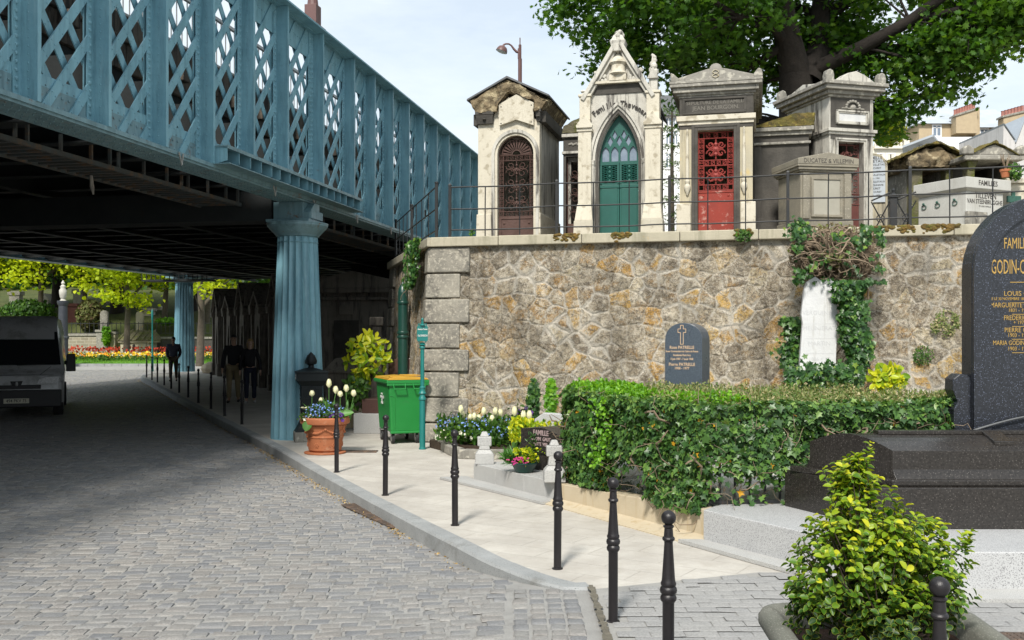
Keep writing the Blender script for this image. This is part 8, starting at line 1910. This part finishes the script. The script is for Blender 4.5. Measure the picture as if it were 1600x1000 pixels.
# far teal sign post with a small sign
Ys = 44.5; m = MB(); zt_ = FZ(483, Ys)-.2; m.lathe([(.06, 0), (.05, .7), (.035, .8), (.03, zt_-.5), (.05, zt_-.45), (.05, zt_-.1), (.01, zt_)], 10); o = m.build('sign_post', M_teal, None, smooth=40); o.location = (FXx(238, Ys), Ys, .2); tag(o, 'far slender teal sign post between the kerb bollards under the bridge', 'sign post')
# far headstones and small monuments on the bank
def fstone(name, lb, px0, px1, py0, py1, Y, mat, kind='round', cat='headstone', group=None):
    x0, x1, z0, z1 = FXx(px0, Y), FXx(px1, Y), FZ(py1, Y)-.8, FZ(py0, Y); m = MB(); w_ = x1-x0; h = z1-z0
    if kind == 'round': m.prism(round_arch(0, w_, 0, h-w_/2), 0, .25)
    elif kind == 'gable': m.box(.08, w_-.08, .08, 1.2, 0, h*.84); m.prism([(0, h*.84), (w_, h*.84), (w_/2, h)], 0, 1.3); m.box(0, w_, 0, 1.3, h*.80, h*.84); m.box(w_*.35, w_*.65, .06, .08, 0, h*.6)
    else: m.box(0, w_, 0, .6, 0, h*.9); m.box(-.08, w_+.08, -.08, .7, h*.9, h)
    o = m.build(name, mat, None, bevel=.02); o.location = (x0, Y, z0); return tag(o, lb, cat, group)
M_pst = M('pale weathered tomb stone', lin(.50, .47, .40), lin(.36, .34, .28), 1.5, .9, .01, 10, c3=lin(.2, .18, .14), s3=1.5)
fstone('headstone', 'far round topped grey headstone behind the coursed wall', 156, 168, 485, 516, 63.4, M_greyst)
fstone('headstone', 'far pale pointed headstone right of the little chapel roof', 212, 223, 486, 516, 63.6, M_lime_y)
fstone('tomb', 'far tall pale tomb block under the trees, left side above the dark shrub', 114, 126, 452, 500, 70, M_pst, 'block', 'tomb')
fstone('tomb', 'far white gabled tomb glimpsed under the trees at the left', 60, 76, 458, 500, 72, M_pst, 'gable', 'tomb')
fstone('tomb', 'far white tomb glimpsed between the trunks in the middle', 163, 175, 458, 500, 74, M_pst, 'gable', 'tomb')
fstone('tomb', 'far pale tomb with flat cap behind the little chapel', 225, 238, 481, 512, 68, M_pst, 'block', 'tomb')
fstone('tomb', 'far pale tomb left of the far blue column', 243, 256, 478, 512, 70, M_pst, 'gable', 'tomb')
fstone('tomb', 'far dark red brown tomb block right of the lamp column', 104, 120, 474, 505, 66, M_darkred, 'block', 'tomb')
fstone('tomb', 'far white tomb at the extreme left under the trees', 14, 30, 455, 500, 73, M_pst, 'block', 'tomb')
# iron fence on the far wall
ff = thing('iron_fence', 'far thin iron fence on the wall above the tulips', 'fence', (0, 62.45, 0)); m = MB(); z0, z1 = FZ(523, 62.45), FZ(503, 62.45)
for z in (z0+.1, z1-.1): m.box(FXx(100, 62), FXx(345, 62), -.02, .02, z-.02, z+.02)
m.build('rails', M_iron, ff); m = MB(); x = FXx(100, 62)
while x < FXx(345, 62): m.box(x-.015, x+.015, -.015, .015, z0, z1); x += .28
m.build('bars', M_iron, ff)
# bushes on the bank
def bush(lb, px, py, hw, hh_, Y, mat, n, sz, group=None):
    x, z = FXx(px, Y), FZ(py, Y); rx, rz_ = hw*Y/F, hh_*Y/F; d = rnd_dirs(n); q = rng.random((n, 1))**.4; P = np.array([x, Y, z])+d*q*np.array([rx, rx, rz_]); o = leaves('bush', P, d+rng.normal(0, .4, (n, 3)), rng.uniform(*sz, n), T_oval(.6), mat, None); return tag(o, lb, 'bush', group)
bush('far reddish green bush above the coursed wall', 140, 492, 20, 24, 64.5, leafmat('reddish leaf', [(0, lin(.10, .06, .03)), (.5, lin(.09, .12, .03)), (1, lin(.16, .16, .05))], .2, .7), 3000, (.12, .25))
bush('far dark green bush just right of the van roof', 45, 488, 40, 20, 65, L_green, 3500, (.12, .25))
bush('far light green creeper hanging on the wall pier', 166, 525, 6, 16, 61.7, L_box, 500, (.10, .2))
bush('far low clipped hedge behind the fence near the far column', 262, 502, 18, 5, 64, L_box, 1200, (.1, .18))
# the spring-green trees
specs = [('far yellow green tree above the van, left edge', -6, 66, 2.4, 12.5, 4.8), ('far yellow green tree with forked trunk above the van', 62, 65, 2.2, 12.5, 5.0), ('far yellow green tree behind the lamp column', 128, 67, 2.4, 13, 5.0), ('far slim yellow green tree in front of the little chapel', 197, 60.0, .5, 11, 3.4), ('far yellow green tree left of the far blue column', 256, 66, 2.2, 12.5, 5.0), ('far yellow green tree right of the far blue column', 322, 66, 2.0, 12, 4.6)]
for lb, px, Y, z0, zt_, rx in specs: small_tree('spring_tree', lb, px, Y, z0, zt_, rx, L_farl, 13000, (.16, .30), twigs=150, hb=.30, r0=.2, lean=random.uniform(-.6, .6), group='yellow green trees beyond the bridge')
small_tree('dark_tree', 'far big dark trunked tree in the shade behind the little chapel', 182, 69, 2.5, 13, 6.0, L_green, 8000, (.2, .34), M_bark, 90, hb=.3, r0=.55)
small_tree('dark_tree', 'far dark tree in the shade behind the lamp column', 88, 71, 2.5, 13, 6.5, L_green, 8000, (.2, .34), M_bark, 90, hb=.3, r0=.5)
small_tree('dark_tree', 'far dark tree behind the far blue column', 300, 70, 2.5, 13, 6.0, L_green, 7000, (.2, .34), M_bark, 80, hb=.3, r0=.4)
# far backdrop: wood on the slope (one mass)
n = 26000; x = rng.uniform(-95, -22, n); y = rng.uniform(84, 100, n); zb = np.array([3.2*mn.noise(Vector((a*.09, b*.09, 0))) for a, b in zip(x, y)]); z = rng.uniform(4, 17, n)+zb
o = leaves('far_wood', np.stack([x, y, z], 1), rnd_dirs(n, .2)+np.array([0, -.6, 0]), rng.uniform(.5, 1.0, n), T_oval(.7), L_green, None); tag(o, 'distant mass of trees closing the view beyond the bridge', 'wood', kind='stuff')
# pale building glimpses
def building(lb, px0, px1, py0, py1, Y, mat, d=8, win=None, roofh=0, name='building', zb=None, rz=0, roofm=None, shutters=False):
    x0, x1, z1 = FXx(px0, Y), FXx(px1, Y), FZ(py0, Y); z0 = zb if zb is not None else TZ; t = thing(name, lb, 'building', (x0, Y, z0), rz); w_ = x1-x0; h = z1-z0
    m = MB(); m.box(0, w_, 0, d, 0, h); m.build('wall', mat, t)
    if roofh: m = MB(); m.add([(-.3, -.3, h), (w_+.3, -.3, h), (w_+.3, d+.3, h), (-.3, d+.3, h), (.8, d*.35, h+roofh), (w_-.8, d*.35, h+roofh), (w_-.8, d*.65, h+roofh), (.8, d*.65, h+roofh)], [(0, 1, 5, 4), (1, 2, 6, 5), (2, 3, 7, 6), (3, 0, 4, 7), (4, 5, 6, 7), (0, 3, 2, 1)]); m.build('roof', roofm or M_zincl, t)
    for (a, b, c, e) in (win or []):
        ax_, bx2, cz, ez = FXx(a, Y)-x0, FXx(b, Y)-x0, FZ(e, Y)-z0, FZ(c, Y)-z0
        m = MB(); m.box(ax_-.1, bx2+.1, -.06, -.01, cz-.1, cz); m.box(ax_-.1, bx2+.1, -.06, -.01, ez, ez+.1); m.box(ax_-.1, ax_, -.06, -.01, cz, ez); m.box(bx2, bx2+.1, -.06, -.01, cz, ez)
        if not shutters: m.box((ax_+bx2)/2-.04, (ax_+bx2)/2+.04, -.05, -.01, cz, ez); m.box(ax_, bx2, -.05, -.01, (cz+ez)/2+.2, (cz+ez)/2+.26)
        fr_ = m.build('window', M_whpaint, t); m = MB(); m.box(ax_, bx2, -.03, -.012, cz, ez); m.build('pane', M_whpaint if shutters else M_bglass, fr_)
    return t
M_whpaint = M('white window paint', lin(.7, .7, .7), rough=.6, bump=0); M_zincl = M('pale zinc roof', lin(.42, .46, .50), lin(.34, .38, .42), 1, .5, .01, 3)
M_cream = M('cream render', lin(.70, .66, .56), lin(.64, .60, .50), .5, .9, .01, 4); M_brick = M('buff brick', lin(.46, .37, .24), lin(.38, .30, .20), 3, .9, .02, 12); M_whr = M('white render', lin(.78, .78, .78), lin(.72, .72, .73), .5, .9, .01, 4); M_conc = M('streaked pale concrete', lin(.55, .54, .53), lin(.48, .47, .46), .8, .9, .01, 4, streak=True, c3=lin(.38, .37, .36), s3=1)
building('far pale building behind the trees beyond the bridge, left', 10, 190, 425, 0, 110, M_pst, zb=6, win=[(40, 50, 440, 455), (70, 80, 440, 455), (100, 110, 440, 455), (130, 140, 440, 455)], roofh=3)
# ------------------------------------------------------------------ town behind the tombs at right
YB = 78.0
building('cream building with a balustraded terrace behind the rounded headstone', 1330, 1442, 236, 0, YB-4, M_cream, win=[(1386, 1397, 239+2, 250), (1372, 1380, 241, 250)], d=6)
bb = MB(); xx0, xx1 = FXx(1366, YB-4.2), FXx(1412, YB-4.2); zz0, zz1 = FZ(228, YB-4.2), FZ(217, YB-4.2); 
bl_ = thing('balustrade', 'white balustrade on the cream building behind the mausoleum', 'balustrade', (0, YB-4.3, 0)); m = MB(); m.box(xx0, xx1, 0, .3, zz1-.12, zz1); m.box(xx0, xx1, 0, .3, zz0-.2, zz0); m.box(xx1, xx1+.4, 0, .3, zz0-.2, zz1); m.build('rails', M_cream, bl_); m = MB(); x = xx0+.1
while x < xx1: m.lathe([(.06, 0), (.1, .15), (.05, .35), (.07, zz1-zz0-.12)], 8, c=(x, .15, zz0)); x += .24
m.build('balusters', M_cream, bl_)
building('cream lower wing under the white balustrade behind the mausoleum', 1340, 1420, 228, 0, YB-4.05, M_cream, d=3, name='building_wing')
building('buff brick apartment building with white windows and zinc roof behind the ruined tombs', 1436, 1522, 194, 0, YB, M_brick, d=9, win=[(1458, 1469, 196.5, 212)], roofh=2.0)
building('buff brick building part with a white shuttered window', 1523, 1531, 170, 0, YB-.5, M_brick, d=6, name='brick_pier')
building('buff brick apartment wing with small windows at the right', 1532, 1600, 200, 0, YB+2, M_brick, d=9, win=[(1532, 1543, 202, 211)], roofh=2.2)
def chimney(lb, px0, px1, pya, pyb, pybase, Y, npot):
    x0, x1 = FXx(px0, Y), FXx(px1, Y); t = thing('chimney_wall', lb, 'chimney', (x0, Y, 0)); w_ = x1-x0; m = MB(); m.prism([(0, FZ(pybase, Y)), (w_, FZ(pybase, Y)), (w_, FZ(pyb, Y)), (0, FZ(pya, Y))], 0, .9); m.build('stack', M_brick, t)
    m = MB(); m.prism([(-.1, FZ(pya, Y)), (w_+.15, FZ(pyb, Y)), (w_+.15, FZ(pyb, Y)+.15), (-.1, FZ(pya, Y)+.15)], -.1, 1.0); m.build('cap', M_greyst, t)
    for k in range(npot): u = w_*(k+.5)/npot; z = FZ(pya+(pyb-pya)*(k+.5)/npot, Y)+.15; m = MB(); m.lathe([(.16, 0), (.12, .1), (.12, .38), (.15, .42)], 8, c=(u, .4, z)); m.build('chimney_pot', M_terrap, t)
M_terrap = M('dull red chimney pot', lin(.34, .15, .12), lin(.28, .12, .10), 3, .8)
chimney('sloping buff brick chimney wall with a row of red pots, left one', 1494, 1527, 182, 170, 208, YB-1, 8)
chimney('sloping buff brick chimney wall with red pots at the right edge', 1568, 1604, 184, 174, 210, YB, 7)
building('white modern block with sloping parapet behind the ruined tombs', 1462, 1548, 214, 0, YB-12, M_whr, d=6)
t = thing('grey_canopy', 'flat grey sloping canopy roof beside the white modern block', 'roof', (0, YB-14, 0)); m = MB(); Yq = YB-14; m.add([(FXx(1410, Yq), 0, FZ(231, Yq)), (FXx(1458, Yq), 0, FZ(213, Yq)), (FXx(1488, Yq), 2, FZ(214, Yq)), (FXx(1440, Yq), 3, FZ(233, Yq)), (FXx(1410, Yq), 0, FZ(230, Yq)+.1), (FXx(1458, Yq), 0, FZ(212, Yq)+.1), (FXx(1488, Yq), 2, FZ(213, Yq)+.1), (FXx(1440, Yq), 3, FZ(232, Yq)+.1)], [(0, 3, 2, 1), (4, 5, 6, 7), (0, 1, 5, 4), (1, 2, 6, 5), (2, 3, 7, 6), (3, 0, 4, 7)]); m.build('slab', M_zincl, t); m = MB(); m.box(FXx(1448, Yq)-.1, FXx(1448, Yq)+.1, .8, 1.0, TZ, FZ(222, Yq)); m.build('support', M_zincl, t)
for lb, pts in (('pale concrete gable with steep zinc roof, left of the right edge pair', [(1564, 260), (1568, 196), (1586, 222), (1586, 260)]), ('tall pale concrete gable at the right edge behind the ruined tomb', [(1586.5, 262), (1586.5, 226), (1603, 183), (1660, 230), (1660, 262)])):
    Yg = YB-18; m = MB(); m.prism([(FXx(a, Yg), FZ(b, Yg)-(4 if b > 255 else 0)) for a, b in pts], 0, 7); t = thing('modern_gable', lb, 'building', (0, Yg, 0)); m.build('wall', M_conc, t)
    m = MB(); a, b = pts[1], pts[2]; m.add([(FXx(a[0], Yg), -.1, FZ(a[1], Yg)+.12), (FXx(b[0], Yg), -.1, FZ(b[1], Yg)+.12), (FXx(b[0], Yg), 7, FZ(b[1], Yg)+.12), (FXx(a[0], Yg), 7, FZ(a[1], Yg)+.12)], [(0, 1, 2, 3)]); m.build('roof', M_zincl, t)
building('grey zinc roofed attic behind the white modern block', 1540, 1566, 212, 0, YB-8, M_zincl, d=6, win=[(1546, 1560, 213, 222)])
# left gap between gothic chapel and red door tomb: pale facade and conifer
building('pale facade with grey dormer seen between the gothic chapel and the red door tomb', 1010, 1095, 182, 0, 62, M_whr, win=[(1041, 1048, 176+8, 196), (1052, 1058, 184, 196), (1041, 1048, 205, 225), (1052, 1058, 205, 225), (1041, 1048, 240, 262)], roofh=2, roofm=M_zinc)
building('pale upper facade with zinc attic behind the gap of the tombs', 1034, 1075, 157, 0, 66, M_whr, d=6, win=[(1040, 1045, 162, 172), (1050, 1056, 160, 172)], roofh=1.2)
cn = thing('cedar_tree', 'light green layered cedar seen between the gothic chapel and the red door tomb', 'tree', (0, 0, 0)); Yd = 36; m = MB(); xc2 = FXx(1050, Yd); m.tube([(xc2, Yd, 3), (xc2, Yd, FZ(165, Yd))], [.14, .03], 8); m.build('trunk', M_barkl, cn); P = []
for k in range(2600):
    z = random.uniform(4.0, FZ(170, Yd)); tier = round(z/.62)*.62; a = random.random()*6.28; r = random.random()**.6*(1.5-.13*(z-4)); P.append((xc2+r*math.cos(a), Yd+r*math.sin(a), tier-.18*r+random.gauss(0, .05)))
leaves('crown', P, rnd_dirs(len(P), 1.5), rng.uniform(.09, .18, len(P)), T_dia(.15), L_cedar, cn)
clump_ = None
n = 900; d = rnd_dirs(n); P = np.array([FXx(1388, 33), 33, FZ(200, 33)])+d*(rng.random((n, 1))**.4)*np.array([.55, .6, .65]); o = leaves('golden_bough', P, d, rng.uniform(.12, .2, n), T_oval(.6), L_yel, None); tag(o, 'golden yellow foliage below the maple crown right of the mausoleum', 'shrub')
# dark crypt behind the aucuba and the row of chapels under the bridge
M_dst = M('sooty crypt stone', lin(.26, .235, .195), lin(.15, .135, .115), 2, .9, .01, 16, c3=lin(.03, .027, .025), s3=2, streak=True)
cy = thing('crypt', 'large dark stone crypt with shallow pediment under the bridge behind the shrub', 'tomb', (-5.95, 27.5, 0), math.radians(-4)); m = MB(); m.box(0, 3.2, 0, 2.5, 0, 2.75); m.build('wall', M_dst, cy, bevel=.02)
m = MB(); m.box(-.1, 3.3, -.1, 2.6, 2.75, 2.85); m.box(-.2, 3.4, -.2, 2.7, 2.95, 3.07); m.prism([(-.2, 3.07), (3.4, 3.07), (3.2, 3.2), (1.6, 3.55), (0, 3.2)], -.2, 2.7); m.build('cornice', M_dst, cy, bevel=.02)
m = MB()
for k in range(40): m.box(.0+k*.08, .05+k*.08, -.07, -.0, 2.86, 2.94)
m.box(0, 3.2, -.02, 2.5, 2.85, 2.95); m.build('dentils', M_dst, cy)
m = MB(); m.box(1.05, 1.75, -.03, -.001, 1.15, 2.2); m.build('wall_tablet', M_black, cy, bevel=.01)
m = MB(); m.box(1.2, 1.6, -.08, 0, 2.35, 2.72); m.box(1.0, 1.8, -.05, 0, .95, 1.1); m.build('brackets', M_dst, cy, bevel=.01)
o = MB(); o.box(0, 1.9, 0, .9, 0, .95); o.frus((-.05, 1.95, -.05, .95), (.2, 1.7, .15, .75), .95, 1.25); o.box(-.08, 1.98, -.08, .98, .9, .97); o = o.build('sarcophagus', M_dst, None, bevel=.02); o.location = (-4.35, 23.2, 0); o.rotation_euler = (0, 0, -.1); tag(o, 'grey stone sarcophagus in the shade behind the black pedestal', 'tomb')
xs_ = MB(); xs_.box(-.12, .12, -.1, .1, 0, 2.15); xs_.box(-.33, .33, -.09, .09, 1.45, 1.72); xs_.box(-.16, .16, -.14, .14, 2.0, 2.2); o = xs_.build('stone_cross', M_dst, None, bevel=.02); o.location = ((589-HX)/F*23, 23, 0); tag(o, 'squat dark stone cross under the bridge above the shrub', 'cross')
M_rbr = M('red brown granite', lin(.10, .055, .045), lin(.07, .04, .035), 30, .3, 0)
m = MB(); m.box(0, .75, 0, .9, 0, .30); m.build('x', M_gran); bpy.data.objects.remove(bpy.data.objects['x'])
gv2 = thing('red_grave', 'light grey plinth carrying a red brown granite block behind the rubbish bin', 'grave', ((555-HX)/F*18.2, 18.0, 0), math.radians(-12)); m = MB(); m.box(0, .9, 0, 1.2, 0, .36); m.build('plinth', M_gran, gv2, bevel=.01); m = MB(); m.box(.12, .8, .1, 1.0, .36, .62); m.build('block', M_rbr, gv2, bevel=.01); m = MB(); m.prism([(.35, .62), (.95, .62), (.95, 1.28), (.65, 1.38), (.35, 1.28)], .9, 1.1); m.build('stele', M_rbr, gv2, bevel=.01)
bx3 = MB(); bx3.box(0, .5, 0, .5, 0, .35); o = bx3.build('stone_block', M_tan, None, bevel=.02); o.location = ((536-HX)/F*19, 19, 0); tag(o, 'rough tan stone block at the foot of the low plant', 'stone block')
# row of chapels along the inner side of the shaded pavement: copies of one gothic tomb
RRZ = math.atan2(.906, -.423)-PI/2+PI/2
def shade_chapel(kind):
    t = thing('shaded_chapel', '', 'tomb', (0, 0, 0), 0, 'chapel tombs in a row under the bridge'); w_, d_ = 1.5, 1.8
    plate([[(0, 0), (.45, 0), (.45, 1.6)]+[(.45+.6*k/6, 1.6+.45*math.sin(PI*k/6)) for k in range(1, 6)]+[(1.05, 1.6), (1.05, 0), (1.5, 0), (1.5, 2.5), (.75, 3.35 if kind == 0 else 2.95), (0, 2.5)]], 0, .2, 'front_wall', M_dst, t, bevel=.015)
    m = MB(); m.box(0, .15, .2, d_, 0, 2.5); m.box(1.35, 1.5, .2, d_, 0, 2.5); m.box(0, 1.5, d_, d_+.15, 0, 2.5); m.build('wall', M_dst, t)
    for x in (-.06, 1.34): m = MB(); m.box(x, x+.22, -.12, .1, 0, .5); m.box(x+.03, x+.19, -.09, .1, .5, 2.4); m.box(x-.03, x+.25, -.15, .12, 2.4, 2.6); (m.frus((x, x+.22, -.1, .1), (x+.1, x+.12, 0, .02), 2.6, 3.3) if kind == 0 else m.box(x-.05, x+.27, -.17, .1, 2.6, 2.72)); m.build('pilaster', M_dst, t, bevel=.01)
    m = MB(); hgt = 3.45 if kind == 0 else 3.05
    m.add([(-.15, -.15, 2.5), (.75, -.15, hgt), (.75, d_, hgt), (-.15, d_, 2.5), (1.65, -.15, 2.5), (1.65, d_, 2.5), (-.15, -.15, 2.62), (.75, -.15, hgt+.13), (.75, d_, hgt+.13), (-.15, d_, 2.62), (1.65, -.15, 2.62), (1.65, d_, 2.62)], [(0, 1, 2, 3), (1, 4, 5, 2), (6, 9, 8, 7), (7, 8, 11, 10), (0, 6, 7, 1), (1, 7, 10, 4), (0, 3, 9, 6), (4, 10, 11, 5)]); m.build('roof', M_dst, t)
    m = MB(); bars(m, .5, 1.0, 0, 1.9, .12, .02, 5); m.box(.46, 1.04, .12, .14, 0, .9); m.build('door', M_iron, t); return t
kA, kB = shade_chapel(0), shade_chapel(1)
rowd = Vector((-.423, .906)); st = Vector((-7.5, 31.0))
labs = ['nearest dark gabled chapel of the row under the bridge, behind the walking couple', 'second dark chapel of the row under the bridge, with a low gable', 'third dark chapel of the row under the bridge, steep gabled', 'fourth dark chapel of the row under the bridge, low gabled', 'farthest chapel of the row, partly lit, right of the far blue column']
for i, lb in enumerate(labs):
    src_ = (kA, kB)[i % 2]; o = src_ if i < 2 else copy_tree(src_); p = st+rowd*(2.9*i); o.location = (p.x, p.y, g(p.y)); o.rotation_euler = (0, 0, math.atan2(rowd.y, rowd.x)+PI); o['label'] = lb
m = MB(); m.sph((0, 0, .2), .55, 9, 6, (1.2, 1, .6)); o = m.build('boulder', M_tan, None, smooth=30); o.location = (-14.1+1.2, 43.4, g(43)); tag(o, 'tan rough boulder beside the foot of the far blue column', 'boulder')
small_tree('dark_tree', 'far slim trunk with thin crown right of the far blue column', 312, 52, .4, 9, 2.6, L_farl, 2500, (.15, .28), M_barkl, 40, hb=.4, r0=.22)
